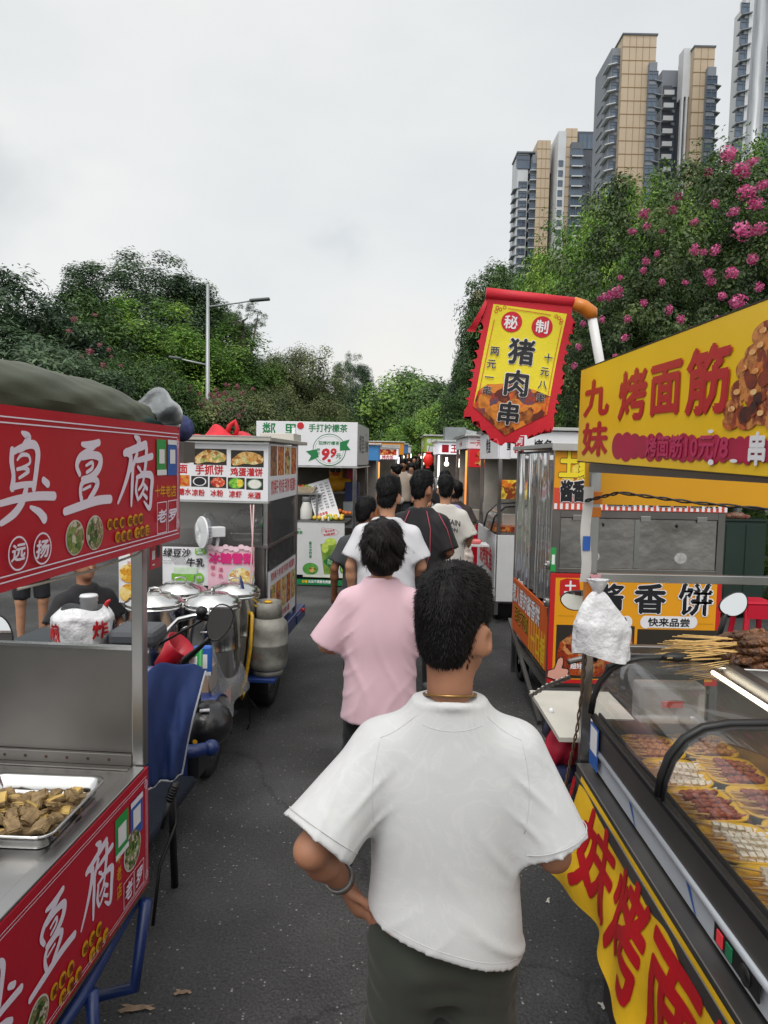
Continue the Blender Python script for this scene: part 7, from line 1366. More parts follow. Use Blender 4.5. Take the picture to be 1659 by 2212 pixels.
# things behind at the right
ec = thing('utility_cabinet', 'dark green metal cabinet standing behind the right end of the orange stall', 'cabinet', (4.55, 9.1, 0)); GC = mat('cabinet_green', '#23362f', .5, noise=.12, nscale=2); b = MB(); b.bx((4.28, 8.9, .06), (4.82, 9.3, 1.24)); b.build('body', GC, ec, bevel=.01); b = MB(); b.bx((4.26, 8.88, 1.241), (4.84, 9.32, 1.27)); b.build('top', GC, ec, bevel=.006); b = MB(); b.bx((4.31, 8.888, .1), (4.54, 8.898, 1.2)); b.bx((4.56, 8.888, .1), (4.79, 8.898, 1.2)); b.build('door', GC, ec, bevel=.004)
f = waves(4, .015, 60); o = SDF().ell((4.45, 9.0, 1.30), (.20, .12, .04), .02).build('paper_heap', mat('paper_red', '#b0322c', .6, noise=.4, nscale=12, col2='#b8a18a'), None, .016, f); tag(o, 'red and tan paper heap on top of the dark green cabinet', 'paper')
stl = thing('plastic_stool', 'red plastic stool at the right edge behind the skewer heap', 'stool', (3.81, 7.2, 0)); RS = mat('stool_red', '#c01a34', .35)
b = MB(); b.bx((3.66, 7.05, .54), (3.96, 7.35, .57)); b.build('seat', RS, stl, bevel=.012)
for sx in (-1, 1):
    for sy in (-1, 1): b = MB(); b.bar((3.81+sx*.12, 7.2+sy*.12, .54), (3.81+sx*.165, 7.2+sy*.165, 0), .05, .03); b.build('leg', RS, stl, bevel=.004)
for sy in (-1, 1): b = MB(); b.bx((3.68, 7.2+sy*.14-.008, .40), (3.94, 7.2+sy*.14+.008, .54)); b.build('apron', RS, stl)
b = MB(); b.lathe([(.12, 0), (.17, .06), (.18, .10), (.16, .095), (.11, .01), (0, .005)], (3.62, 6.7, .0), 24); o = b.build('plastic_basin', mat('basin_pink', '#d0305a', .35), None, True); tag(o, 'pink plastic basin on the ground below the red stool', 'basin')
# ================================================================== people
SKIN = mat('skin', '#a4745a', .58, noise=.11, nscale=14, bump=.06, bscale=120, dist=.002); SKINL = mat('skin_light', '#c08e70', .55, noise=.05, nscale=9); SKIND = mat('skin_tan', '#8f5f45', .55, noise=.06, nscale=9)
HAIRB = mat('hair_black', '#0a090a', .62, spec=.25, noise=.25, nscale=60, bump=.3, bscale=120, dist=.004); HAIRN = mat('hair_brown', '#130d0d', .6, spec=.25, noise=.3, nscale=60, bump=.3, bscale=120, dist=.004)
def cloth_mat(n, c, rough=.85, noise=.04, **k): return mat(n, c, rough, noise=noise, nscale=7, bump=.15, bscale=240, dist=.002, sheen=.1, **k)
TEE_W = cloth_mat('tee_white', '#cbcbd0'); TEE_P = cloth_mat('tee_pink', '#d8b6c1'); TEE_K = cloth_mat('tee_black', '#17151a'); TEE_C = cloth_mat('tee_cream', '#c9c6c0'); PANT_G = cloth_mat('trousers_green', '#2e332b'); PANT_K = cloth_mat('trousers_black', '#15161a')
SHOE = mat('shoe_white', '#d6d6d4', .5, noise=.06); SHOEG = mat('shoe_grey', '#5a5c60', .6)
# white tee with faint flowing contour lines
m = bpy.data.materials.new('tee_marbled'); m.use_nodes = True; MATS['tee_marbled'] = TEE_M = m; nt = m.node_tree; N = nt.nodes; L = nt.links; b = N['Principled BSDF']; b.inputs['Roughness'].default_value = .85; b.inputs['Sheen Weight'].default_value = .1
tc = N.new('ShaderNodeTexCoord'); n1 = N.new('ShaderNodeTexNoise'); n1.inputs['Scale'].default_value = 6; n1.inputs['Detail'].default_value = 3; n1.inputs['Distortion'].default_value = 1.6; L.new(tc.outputs['Object'], n1.inputs['Vector'])
mm = N.new('ShaderNodeMath'); mm.operation = 'MULTIPLY'; mm.inputs[1].default_value = 46; L.new(n1.outputs['Fac'], mm.inputs[0]); sn = N.new('ShaderNodeMath'); sn.operation = 'SINE'; L.new(mm.outputs[0], sn.inputs[0])
r = N.new('ShaderNodeValToRGB'); r.color_ramp.elements[0].position = .55; r.color_ramp.elements[1].position = .95; r.color_ramp.elements[0].color = (.56, .575, .585, 1); r.color_ramp.elements[1].color = (.585, .597, .605, 1); L.new(sn.outputs[0], r.inputs['Fac']); L.new(r.outputs[0], b.inputs['Base Color'])
n2 = N.new('ShaderNodeTexNoise'); n2.inputs['Scale'].default_value = 260; L.new(tc.outputs['Object'], n2.inputs['Vector']); bp = N.new('ShaderNodeBump'); bp.inputs['Strength'].default_value = .15; bp.inputs['Distance'].default_value = .002; L.new(n2.outputs['Fac'], bp.inputs['Height']); L.new(bp.outputs[0], b.inputs['Normal'])
def rotz(a): c, s = math.cos(a), math.sin(a); return np.array([[c, -s, 0], [s, c, 0], [0, 0, 1.]])
def rotx(a): c, s = math.cos(a), math.sin(a); return np.array([[1, 0, 0], [0, c, -s], [0, s, c]])
def strands(V_, F_, n, ln, w_, flow, seed, keep):
    """thin tapered hair blades rooted on the hair surface"""
    r = np.random.RandomState(seed); A, B, C_ = V_[F_[:, 0]], V_[F_[:, 1]], V_[F_[:, 2]]; nr = np.cross(B-A, C_-A); ar = np.linalg.norm(nr, axis=1); nr /= np.maximum(ar, 1e-9)[:, None]; ce = V_[F_].mean(1)
    ok = keep(ce, nr); ids = np.where(ok)[0]; 
    if len(ids) == 0: return np.zeros((0, 3)), np.zeros((0, 4), int)
    p_ = ar[ids]/ar[ids].sum(); k = r.choice(ids, n, p=p_); u = r.rand(n, 1); v = r.rand(n, 1); root = V_[F_[k, 0]]*(1-u)*(1-v)+V_[F_[k, 1]]*u*(1-v)+V_[F_[k, 2]]*u*v+V_[F_[k, 3]]*(1-u)*v
    d = flow(root, nr[k], r); d /= np.linalg.norm(d, axis=1)[:, None]; l = ln*(.5+.9*r.rand(n))[:, None]; s = np.cross(d, nr[k]); s /= np.maximum(np.linalg.norm(s, axis=1), 1e-6)[:, None]; s = s*w_
    mid = root+d*l*.55+nr[k]*l*.06; tip = root+d*l-nr[k]*l*.10; root = root-nr[k]*.004
    V2 = np.stack([root-s, root+s, mid+s*.8, mid-s*.8, tip, tip], 1).reshape(-1, 3); b_ = np.arange(n)[:, None]*6
    return V2, np.concatenate([b_+np.array([[0, 1, 2, 3]]), b_+np.array([[3, 2, 4, 5]])])
PEOPLE = {}
def person(label, x, y, yaw, h=1.72, hair='short', hair_m=None, shirt_m=None, pants_m=None, skin=None, arms=None, head=(0, 0), legs=None, width=1.0, sleeve=.72, hem=.80, hemx=0.0, shorts=False, vox=.014, face=False, strand_n=0, seed=0, baggy=1.0, group=None, folds=None, z=0.0, shoes=True, fingers=False, lean=0.0, shirt_name='t_shirt', sleeve_r=.078, shirt_vox=None, neck=0.0):
    hair_m = hair_m or HAIRB; shirt_m = shirt_m or TEE_W; pants_m = pants_m or PANT_K; skin = skin or SKIN
    root = thing('person', label, 'person', (x, y, z), yaw, group); s = h/1.72; S_ = lambda p: np.array(p, float)*s
    A0 = {'L': ((-.255, -.03, 1.13), (-.25, .06, .90)), 'R': ((.255, -.03, 1.13), (.25, .06, .90))}; A0.update(arms or {})
    G0 = {'L': ((-.10, .03, .49), (-.10, -.02, .08)), 'R': ((.10, .03, .49), (.10, -.02, .08))}; G0.update(legs or {})
    ln = lambda p: np.array([p[0], p[1]+lean*max(0, p[2]-.9), p[2]])
    Rh = rotz(head[0]) @ rotx(head[1]); piv = ln((0, -.005, 1.50)); Hd = lambda p: S_(piv+np.array((0, 0, neck))+Rh @ (np.array(p, float)-np.array((0, -.005, 1.50))))
    B = SDF()
    B.ell(Hd((0, -.008, 1.632)), S_((.073, .092, .090)), .02, rot=Rh).ell(Hd((0, .028, 1.575)), S_((.058, .066, .080)), .03*s, rot=Rh).ell(Hd((0, .060, 1.522)), S_((.032, .028, .026)), .03*s, rot=Rh)
    B.cone(Hd((0, .088, 1.61)), Hd((0, .112, 1.578)), .008*s, .013*s, .012*s).cone(Hd((-.035, .085, 1.628)), Hd((.035, .085, 1.628)), .010*s, .010*s, .015*s)
    for q in (-1, 1):
        B.ell(Hd((q*.079, -.002, 1.588)), S_((.011, .025, .036)), .008*s, rot=Rh @ rotz(-q*.6)); B.ell(Hd((q*.091, .004, 1.594)), S_((.007, .010, .018)), .006*s, sub=True, rot=Rh @ rotz(-q*.45))
    B.cone(S_(ln((0, -.012, 1.43))), Hd((0, -.012, 1.565)), .050*s, .054*s, .03*s)
    B.loft([(q[0]*s, 0, (lean*max(0, q[0]-.9)-.004)*s, q[1]*s*width, q[2]*s) for q in ((.86, .15, .10), (1.05, .14, .095), (1.25, .155, .09), (1.35, .14, .07), (1.42, .05, .045))], .03*s)
    sh = {}
    for k, q in (('L', -1), ('R', 1)):
        e, w_ = [ln(v) for v in A0[k][:2]]; s0 = ln((q*.175*width, -.005, 1.350)); sh[k] = (s0, e, w_)
        B.cone(S_(s0), S_(e), .046*s, .034*s, .03*s).cone(S_(e), S_(e+(w_-e)*.35), .034*s, .036*s, .02*s).cone(S_(e+(w_-e)*.35), S_(w_), .036*s, .025*s, .02*s)
        d = (w_-e)/np.linalg.norm(w_-e); f = np.array((0, 1., 0)) if abs(d[1]) < .7 else np.array((0, 0, -1.))
        if len(A0[k]) > 2: d = np.array(A0[k][2], float); d /= np.linalg.norm(d); f = np.array(A0[k][3], float)
        sd_ = np.cross(d, f); sd_ /= np.linalg.norm(sd_); f = np.cross(sd_, d)
        pl = d*.075; B.cone(S_(w_), S_(w_+pl), .027*s, .034*s, .015*s, flat=(*f, 1.5))
        for i, fo in enumerate((-.030, -.011, .009, .027)):
            b0 = w_+pl*.95+sd_*fo; L_ = (.070, .080, .075, .058)[i]; m1 = b0+d*L_*.5+f*.010; t1 = m1+d*L_*.38+f*.030; B.cone(S_(b0), S_(m1), .0095*s, .0088*s, .004*s).cone(S_(m1), S_(t1), .0088*s, .0072*s, .003*s)
        tb = w_+pl*.3-sd_*q*.028; B.cone(S_(tb), S_(tb-sd_*q*.022+d*.035+f*.018), .011*s, .010*s, .008*s).cone(S_(tb-sd_*q*.022+d*.035+f*.018), S_(tb-sd_*q*.020+d*.062+f*.035), .010*s, .008*s, .004*s)
        kn, an = G0[k]; hp = np.array((q*.088*width, 0, .90)); kn, an = np.array(kn), np.array(an); B.cone(S_(hp), S_(kn), .082*s, .054*s, .04*s).cone(S_(kn), S_(an), .052*s, .034*s, .02*s)
        B.cone(S_(an+np.array((0, -.02, -.045))), S_(an+np.array((q*.02, .13, -.05))), .034*s, .028*s, .02*s)
    body = B.build('body', skin, root, vox*s)
    # shirt
    C = SDF(); bg_ = baggy; C.loft([(q[0]*s, 0, (lean*max(0, q[0]-.9)-.004)*s, q[1]*s*width*bg_, q[2]*s*bg_) for q in ((hem-.16, .198, .152), (hem+.06, .190, .142), (1.05, .180, .126), (1.20, .182, .122), (1.28, .176, .114), (1.34, .150, .102), (1.385, .114, .094), (1.42, .090, .083), (1.452, .077, .077))], .03*s, pw=2.3)
    for k, q in (('L', -1), ('R', 1)):
        s0, e, w_ = sh[k]; en = s0+(e-s0)*(1.0 if sleeve > 1 else sleeve); th_ = max(.020, 2.2*(shirt_vox or vox)); s1 = s0+np.array((-q*.012, 0, -.012))
        C.cone(S_(ln((q*.040, -.014, 1.412))), S_(s1+np.array((-q*.004, 0, .004))), .042*s, .050*s, .05*s).sleeve(S_(s1), S_(en), .062*s*bg_**.5, sleeve_r*s, th_*s, .05*s)
    C.cone(S_(ln((0, -.006, 1.516))), S_(ln((0, -.002, 1.58))), .068*s, .074*s, .006*s, sub=True)
    C.torus(S_(ln((0, -.012, 1.444))), .0720*s, .0075*s, rot=rotx(-.26), k=.006*s)
    C.cut((-hemx, 0, -1), -(hem)*s)
    wv = waves(seed, .0022*s, 20); wf = (lambda X, Y, Z: wv(X, Y, Z)+folds(X, Y, Z)) if folds else wv
    shirt = C.build(shirt_name, shirt_m, root, (shirt_vox or vox)*s, wf)
    # trousers
    T = SDF(); T.ell(S_((0, -.008, .90)), S_((.165*width, .106, .14)), .04*s)
    for k, q in (('L', -1), ('R', 1)):
        kn, an = [np.array(v) for v in G0[k]]; hp = np.array((q*.086*width, -.005, .86)); T.cone(S_(hp), S_(kn), .090*s, .075*s, .05*s)
        if not shorts: T.cone(S_(kn), S_(an+(kn-an)*.02), .074*s, .058*s, .03*s)
    if shorts: T.cut((0, 0, -1), -.50*s)
    T.cut((0, 0, 1), (hem+.11+abs(hemx)*.18)*s)
    T.build('trousers', pants_m, root, vox*1.15*s, (lambda X, Y, Z, g_=waves(seed+5, .004*s, 26), r_=waves(seed+6, .004*s, 55, zs=1.5): g_(X, Y, Z)+r_(X, Y, Z)))
    if shoes:
        for k, q in (('L', -1), ('R', 1)):
            an = np.array(G0[k][1]); sd2 = SDF(); sd2.cone(S_(an+np.array((0, -.035, -.035))), S_(an+np.array((q*.02, .06, -.042))), .042*s, .040*s, .02*s).cone(S_(an+np.array((q*.01, .05, -.045))), S_(an+np.array((q*.025, .155, -.052))), .040*s, .030*s, .02*s); sd2.cut((0, 0, -1), -(an[2]-.08)*s); sd2.build('shoe', SHOE if shirt_m in (TEE_W, TEE_P, TEE_M) else SHOEG, root, vox*s)
    # hair
    Hh = SDF(); jit = waves(seed+9, .006*s if hair != 'short' else (.0014 if vox < .011 else .0035)*s, 110, zs=.3)
    if hair == 'short':
        Hh.ell(Hd((0, -.010, 1.660)), S_((.081, .101, .090)), .01, rot=Rh).ell(Hd((0, -.038, 1.592)), S_((.066, .060, .076)), .03*s, rot=Rh).ell(Hd((0, .01, 1.715)), S_((.066, .078, .040)), .02*s, rot=Rh)
        Hh.ell(Hd((0, .115, 1.555)), S_((.12, .085, .105)), .01*s, sub=True, rot=Rh)
        for q in (-1, 1): Hh.ell(Hd((q*.100, .012, 1.570)), S_((.040, .060, .066)), .012*s, sub=True, rot=Rh)
    else:
        Hh.ell(Hd((0, -.012, 1.642)), S_((.097, .116, .104)), .01, rot=Rh).ell(Hd((0, -.045, 1.585)), S_((.088, .078, .088)), .04*s, rot=Rh)
        if hair == 'mop':
            for q in (-1, 1): Hh.ell(Hd((q*.060, .0, 1.585)), S_((.040, .070, .060)), .03*s, rot=Rh)
            Hh.ell(Hd((0, -.06, 1.53)), S_((.072, .05, .055)), .04*s, rot=Rh)
        if hair in ('long', 'pony', 'bun'):
            for q in (-1, 1): Hh.cone(Hd((q*.055, .01, 1.62)), Hd((q*.060, -.02, 1.55)), .034*s, .026*s, .03*s)
        if hair == 'long': Hh.cone(Hd((0, -.06, 1.58)), Hd((0, -.115, 1.28)), .085*s, .070*s, .04*s, flat=(0, 1, 0, 1.8))
        if hair == 'pony': Hh.ell(Hd((0, -.115, 1.665)), S_((.036, .036, .04)), .02*s).cone(Hd((0, -.13, 1.66)), Hd((0, -.175, 1.50)), .030*s, .040*s, .02*s).cone(Hd((0, -.175, 1.50)), Hd((.02, -.15, 1.38)), .040*s, .012*s, .02*s)
        if hair == 'bun': Hh.ell(Hd((.03, -.12, 1.66)), S_((.055, .05, .055)), .015*s)
        Hh.ell(Hd((0, .13, 1.555)), S_((.088, .085, .098)), .012*s, sub=True, rot=Rh)
    V_, F_ = Hh.mesh(vox*.85*s, jit)
    if strand_n:
        whorl = Hd((0.0, -.045, 1.745)); dn = -(Rh @ np.array((0, 0, 1.))); fw = Rh @ np.array((0, 1., 0))
        def flow(p, n, r):
            o = p-whorl; o = o-n*(o*n).sum(1)[:, None]; o /= np.maximum(np.linalg.norm(o, axis=1), 1e-5)[:, None]
            low_ = np.clip((p-Hd((0, 0, 1.60))) @ (Rh @ np.array((0, 0, 1.)))/.08, .12, 1)[:, None]; return (n*(.32*low_ if hair == 'short' else .10)+o*.9+dn*(.15 if hair == 'short' else .55)+r.normal(size=p.shape)*.22)
        V2, F2 = strands(V_, F_, strand_n, (.016 if hair == 'short' else .040)*s, (.0010 if vox < .011 else .0022)*s, flow, seed, lambda c, n: (c-Hd((0, 0, 1.50))) @ (Rh @ np.array((0, 0, 1.))) > .03)
        F_ = np.concatenate([F_, F2+len(V_)]); V_ = np.concatenate([V_, V2])
        if hair == 'short' and vox < .011:              # cropped fade below the hairline
            bv = np.empty(len(body.data.vertices)*3, np.float32); body.data.vertices.foreach_get('co', bv); bv = bv.reshape(-1, 3).astype(float); bf = np.array([tuple(p_.vertices) for p_ in body.data.polygons])
            up_ = Rh @ np.array((0, 0, 1.)); fw_ = Rh @ np.array((0, 1., 0)); o0 = Hd((0, 0, 1.50)); rg = np.random.RandomState(3)
            V3, F3 = strands(bv, bf, 5200, .006*s, .0007*s, lambda p, n, r: n*.25+dn*.9+r.normal(size=p.shape)*.2, seed, lambda c, n: (((c-o0) @ up_/s) > .032+.04*rg.rand(len(c))**2) & (((c-o0) @ up_/s) < .12) & (((c-o0) @ fw_/s) < -.012-.02*rg.rand(len(c))) & (np.abs((c-o0) @ (Rh @ np.array((1., 0, 0)))/s) < .064))
            F_ = np.concatenate([F_, F3+len(V_)]); V_ = np.concatenate([V_, V3])
    npmesh('hair', V_, F_, hair_m, root, True)
    if face:
        EW = mat('eye_white', '#d8d2ca', .3); IR = mat('eye_dark', '#1a1210', .2); LIP = mat('lips', '#9c5a50', .5)
        for q in (-1, 1):
            b = MB(); b.ball(Hd((q*.031, .081, 1.606)), .0125*s, 10, 8); b.build('eye', EW, None, True).parent = root
            b = MB(); b.ball(Hd((q*.031, .091, 1.606)), .0055*s, 8, 6); b.build('iris', IR, None, True).parent = root
            b = MB(); b.tube([Hd((q*.016, .097, 1.632)), Hd((q*.034, .096, 1.637)), Hd((q*.050, .084, 1.631))], .0035*s, 6); b.build('eyebrow', HAIRB, None, True).parent = root
        b = MB(); b.tube([Hd((-.023, .088, 1.545)), Hd((-.008, .096, 1.548)), Hd((.008, .096, 1.548)), Hd((.023, .088, 1.545))], [.003*s, .0055*s, .0055*s, .003*s], 8); b.build('mouth', LIP, None, True).parent = root
    return root, (lambda p: Vector(S_(p))), Hd, sh, s
def wpart(name, mb, m, root, smooth=True, **k): o = mb.build(name, m, None, smooth, **k); o.parent = root; return o
# ---- the man in the foreground
def fold_front(X, Y, Z):
    cr = lambda t, w_=.30: np.exp(-(np.sin(t)/w_)**2)          # narrow raised creases
    lo = np.clip((1.07-Z)/.16, 0, 1); side = np.clip((X+.02)/.12, 0, 1); wob = .02*np.sin(11*X+3)+.012*np.sin(23*Z)
    a = -.0050*lo*side*cr((Z+.75*X+wob)*28+.6)
    a2 = -.0035*np.clip((1.02-Z)/.12, 0, 1)*cr((Z-.55*X+wob)*36+.3)*np.exp(-((X+.10)/.10)**2)
    b = -.0035*np.clip((1.25-Z)/.2, 0, 1)*np.clip((Z-.95)/.1, 0, 1)*np.exp(-((X-.10)/.09)**2)*cr((X*.9+Z*.35+wob)*34)
    ax = np.abs(X); c = -.0045*np.clip((Z-1.08)/.1, 0, 1)*np.clip((1.36-Z)/.1, 0, 1)*np.exp(-((ax-.175)/.045)**2)*cr((Z+.9*ax)*38+.5, .35)
    d = -.0030*np.clip((1.40-Z)/.08, 0, 1)*np.clip((Z-1.22)/.1, 0, 1)*cr((Z-.5*ax+wob)*32+.4)*np.exp(-(X/.13)**2)
    e = -.0035*np.clip((ax-.20)/.03, 0, 1)*cr((Z*.5+ax*1.0)*40)
    return a+a2+b+c+.25*d+e
FR, S_, Hd, sh, s = person('man in a white marbled t-shirt with one hand on his hip, nearest to the viewer', .152, 1.53, 0.0, 1.665, 'short', HAIRB, TEE_M, PANT_G, SKIN,
    arms={'L': ((-.300, -.11, 1.150), (-.238, .035, .995), (.42, .12, -.75), (.75, .35, .45)), 'R': ((.245, -.03, 1.105), (.19, .19, 1.16))}, head=(-.62, -.06), legs={'L': ((-.11, .04, .49), (-.12, -.06, .08)), 'R': ((.11, .03, .49), (.11, .02, .08))},
    width=.945, sleeve=.90, sleeve_r=.088, hem=.925, hemx=.30, vox=.0062, strand_n=9000, seed=2, folds=fold_front, shirt_vox=.0056, neck=.010)
w_ = sh['L'][2]; e_ = sh['L'][1]; dv = Vector(w_-e_).normalized(); q = Vector(e_)+(Vector(w_)-Vector(e_))*.90
def band(root, c, d, r, wd, m, name):
    M = Vector(d).to_track_quat('Z', 'Y').to_matrix().to_4x4(); M = Matrix.Translation(c) @ M; b = MB(M); b.lathe([(r, -wd/2), (r+.003, -wd/2), (r+.003, wd/2), (r, wd/2), (r, -wd/2)], (0, 0, 0), 24); return wpart(name, b, m, root), M
o, M = band(FR, S_(q), dv, .0305, .020, mat('watch_mesh', '#8b8a88', .4, .6, bump=.3, bscale=500, dist=.001), 'watch_band'); b = MB(M); b.box((.0, .036, 0), (.030, .010, .034)); wpart('watch', b, BLACK, FR, False, bevel=.004)
for k_ in ('L', 'R'):
    s0_, e2_, _w = sh[k_]; dd_ = (e2_-s0_)/np.linalg.norm(e2_-s0_); en_ = s0_+(e2_-s0_)*.90-dd_*.022; M_ = Matrix.Translation(S_(en_)) @ Vector(dd_).to_track_quat('Z', 'Y').to_matrix().to_4x4(); b = MB(M_); b.tube([(.0885*s*math.cos(t_), .0885*s*math.sin(t_), 0) for t_ in [6.2832*i/40 for i in range(41)]], .0010, 5, False); wpart('hem_stitch', b, TEE_M, FR)
o, M = band(FR, S_((0, -.012, 1.468)), (0, .25, 1), .0565, .0045, mat('chain_gold', '#9a7a4a', .3, .9), 'necklace')
from mathutils.bvhtree import BVHTree
so_ = [c_ for c_ in FR.children if c_.name.startswith('t_shirt')][0]; BV = BVHTree.FromPolygons([v.co.copy() for v in so_.data.vertices], [tuple(p_.vertices) for p_ in so_.data.polygons])
def seam(pts, name, r=.0008, m=None):
    o_ = []
    for x_, z_ in pts:
        h_ = BV.ray_cast(Vector((x_, -1, z_))*1.0, Vector((0, 1, 0)))
        if h_[0] is not None: o_.append(h_[0])
    if len(o_) > 2: b = MB(); b.tube(o_, r, 5); wpart(name, b, m or SEAM, FR)
SEAM = mat('seam_white', '#bfc2c4', .85)
for q_ in (-1, 1):
    seam([(q_*(.150+.012*math.sin(t_*3.1)+.006*t_), 1.340-.19*t_) for t_ in [i/16 for i in range(17)]], 'armhole_seam'); seam([(q_*(.072+.078*t_), 1.392-.052*t_-.008*math.sin(3.1*t_)) for t_ in [i/10 for i in range(11)]], 'shoulder_seam')
seam([(x_, (.925-.30*x_)*s+.020) for x_ in [-.165+.0165*i for i in range(21)]], 'hem_stitch')
seam([(x_, 1.378-.010*math.cos(x_*22)) for x_ in [-.062+.0062*i for i in range(21)]], 'collar_stitch')
# ---- the queue ahead
def fold_pink(X, Y, Z): lo = np.clip((1.0-Z)/.25, 0, 1); r_ = lambda t: np.exp(-(np.sin(t)/.32)**2); w_ = .02*np.sin(13*Z)+.02*np.sin(9*X+5*Z); return -.0055*lo*r_((Z*.55-.8*X+w_)*24)*np.clip((1.05-Z)/.1, 0, 1)-.005*r_((X*.9+Z*.25+w_)*24)*np.clip((1.3-Z)/.2, 0, 1)*.8-.004*r_((Z+1.0*np.abs(X))*34)*np.exp(-((np.abs(X)-.16)/.05)**2)
person('person in a loose pink t-shirt and black trousers with a dark bowl haircut', -.005, 3.22, .06, 1.64, 'mop', HAIRN, TEE_P, PANT_K, SKINL, arms={'L': ((-.262, .02, 1.12), (-.20, .20, 1.06)), 'R': ((.255, .02, 1.12), (.17, .20, 1.06))},
    head=(.0, -.02), legs={'L': ((-.11, .12, .49), (-.135, .20, .08)), 'R': ((.10, .02, .49), (.10, -.12, .085))}, width=.92, baggy=1.03, sleeve=.95, sleeve_r=.088, hem=.775, vox=.009, strand_n=7000, seed=4, folds=fold_pink)
person('tall man in a plain white t-shirt directly ahead of the pink t-shirt', .025, 5.1, .03, 1.785, 'short', HAIRB, TEE_W, PANT_K, SKINL, arms={'L': ((-.25, -.02, 1.12), (-.235, .06, .90)), 'R': ((.245, -.02, 1.12), (.16, .17, 1.0))}, head=(-.25, -.05), width=1.05, baggy=1.06, sleeve=.78, sleeve_r=.085, hem=.74, vox=.012, strand_n=5000, seed=6, folds=fold_pink)
pn = person('man in a black t-shirt with thin red seams, looking to the right', .31, 5.9, -.35, 1.815, 'short', HAIRB, TEE_K, PANT_K, SKIN, arms={'R': ((.245, -.02, 1.12), (.12, .2, 1.03)), 'L': ((-.24, .0, 1.12), (-.12, .2, 1.05))}, head=(-.45, -.05), width=1.03, baggy=1.06, sleeve=.95, sleeve_r=.082, hem=.76, vox=.012, strand_n=5000, seed=8, folds=fold_pink)
b = MB(); S_ = pn[1]; 
for q in (-1, 1): b.tube([S_((q*.07, -.085, 1.435)), S_((q*.115, -.123, 1.30)), S_((q*.12, -.138, 1.12)), S_((q*.09, -.146, .98))], .0035, 5)
b.tube([S_((.16, -.062, 1.42)), S_((.235, -.075, 1.30)), S_((.29, -.085, 1.14))], .0035, 5); wpart('red_seam', b, mat('seam_red', '#b3475a', .7), pn[0])
person('short dark haired person with glasses half hidden left of the white t-shirt', -.155, 5.7, .1, 1.60, 'short', HAIRB, cloth_mat('tee_grey', '#3a3c40'), PANT_K, SKIND, head=(-.7, -.1), vox=.016, strand_n=2500, seed=10, sleeve=.8)
pm = person('man in a cream sweatshirt with black lettering on the back', .62, 7.2, -.10, 1.755, 'short', HAIRB, TEE_C, PANT_K, SKINL, arms={'R': ((.25, -.02, 1.13), (.20, .10, .96)), 'L': ((-.25, -.02, 1.13), (-.2, .1, .96))}, head=(.1, -.05), baggy=1.12, sleeve=.98, sleeve_r=.095, hem=.80, vox=.014, strand_n=3500, seed=12, folds=fold_pink)
p = MB(); S_ = pm[1]; MB_ = frame(S_((0, -.150, 1.29)), (1, 0, 0)); 
def arch(x, y, z): return (x, -.158-z+.10*x*x*2.2, 1.30+y-.9*x*x)
p.M = Matrix.Scale(pm[4], 4); p.text('MOUNTAIN', 0, 0, .058, .075, .03, fn=arch); p.text('BUTTON', .03, -.075, .05, .055, .03, fn=arch); wpart('lettering', p, INK, pm[0], False)
s_ = SDF().ell(Vector((.845, 7.16, .94)), (.075, .06, .10), .02).cone(Vector((.845, 7.16, 1.03)), Vector((.83, 7.18, 1.10)), .03, .012, .03); o = s_.build('plastic_bag', mat('bag_pale', '#c9bdb4', .35, noise=.15, nscale=14), None, .013, waves(3, .008, 50)); tag(o, 'pale plastic bag hanging from the arm in the cream sweatshirt', 'plastic bag')
pw = person('woman with a bun and a brown top carrying a lilac backpack', .90, 9.0, -.1, 1.67, 'bun', HAIRN, cloth_mat('top_brown', '#3c3230'), PANT_K, SKINL, arms={'R': ((.245, -.02, 1.13), (.20, .15, 1.0))}, vox=.016, strand_n=2500, seed=14, sleeve=.8)
s_ = SDF().ell(Vector((.885, 8.82, 1.20)), (.13, .075, .19), .03).ell(Vector((.88, 8.77, 1.12)), (.09, .045, .09), .02); o = s_.build('backpack', cloth_mat('pack_lilac', '#8f86b8'), None, .016); tag(o, 'small lilac backpack on the back of the woman with a bun', 'backpack')
person('woman with long loose black hair beyond the lilac backpack', 1.04, 12.3, 0, 1.70, 'long', HAIRB, TEE_K, PANT_K, SKINL, vox=.018, strand_n=1800, seed=16, z=gz(12.3))
pb = person('person in a white t-shirt with a thin strapped bag, beyond the queue', .90, 14.6, .05, 1.80, 'mop', HAIRB, TEE_W, PANT_K, SKINL, vox=.018, strand_n=1800, seed=18, z=gz(14.6), sleeve=.8); b = MB(); S_ = pb[1]
for q in (-1, 1): b.tube([S_((q*.07, .03, 1.47)), S_((q*.10, -.09, 1.40)), S_((q*.11, -.135, 1.25)), S_((q*.10, -.142, 1.10))], .010, 6)
wpart('bag_strap', b, BLACK, pb[0])
person('woman in a black dress seen in profile facing left, hair tied back', .24, 15.2, 1.35, 1.72, 'bun', HAIRB, TEE_K, PANT_K, SKINL, head=(.15, -.1), vox=.02, seed=20, z=gz(15.2), sleeve=.6, hem=.62, face=True)
person('man in a beige open collar shirt walking towards the viewer', .42, 16.4, 3.05, 1.80, 'short', HAIRB, cloth_mat('shirt_beige', '#a8998c'), cloth_mat('trousers_navy', '#23262e'), SKIND, head=(.1, -.05), vox=.02, seed=22, z=gz(16.4), face=True)
person('woman with a ponytail in a cream blouse walking towards the viewer', .62, 16.6, 2.8, 1.72, 'pony', HAIRB, TEE_C, PANT_K, SKINL, head=(.2, -.1), vox=.02, seed=24, z=gz(16.6), face=True)
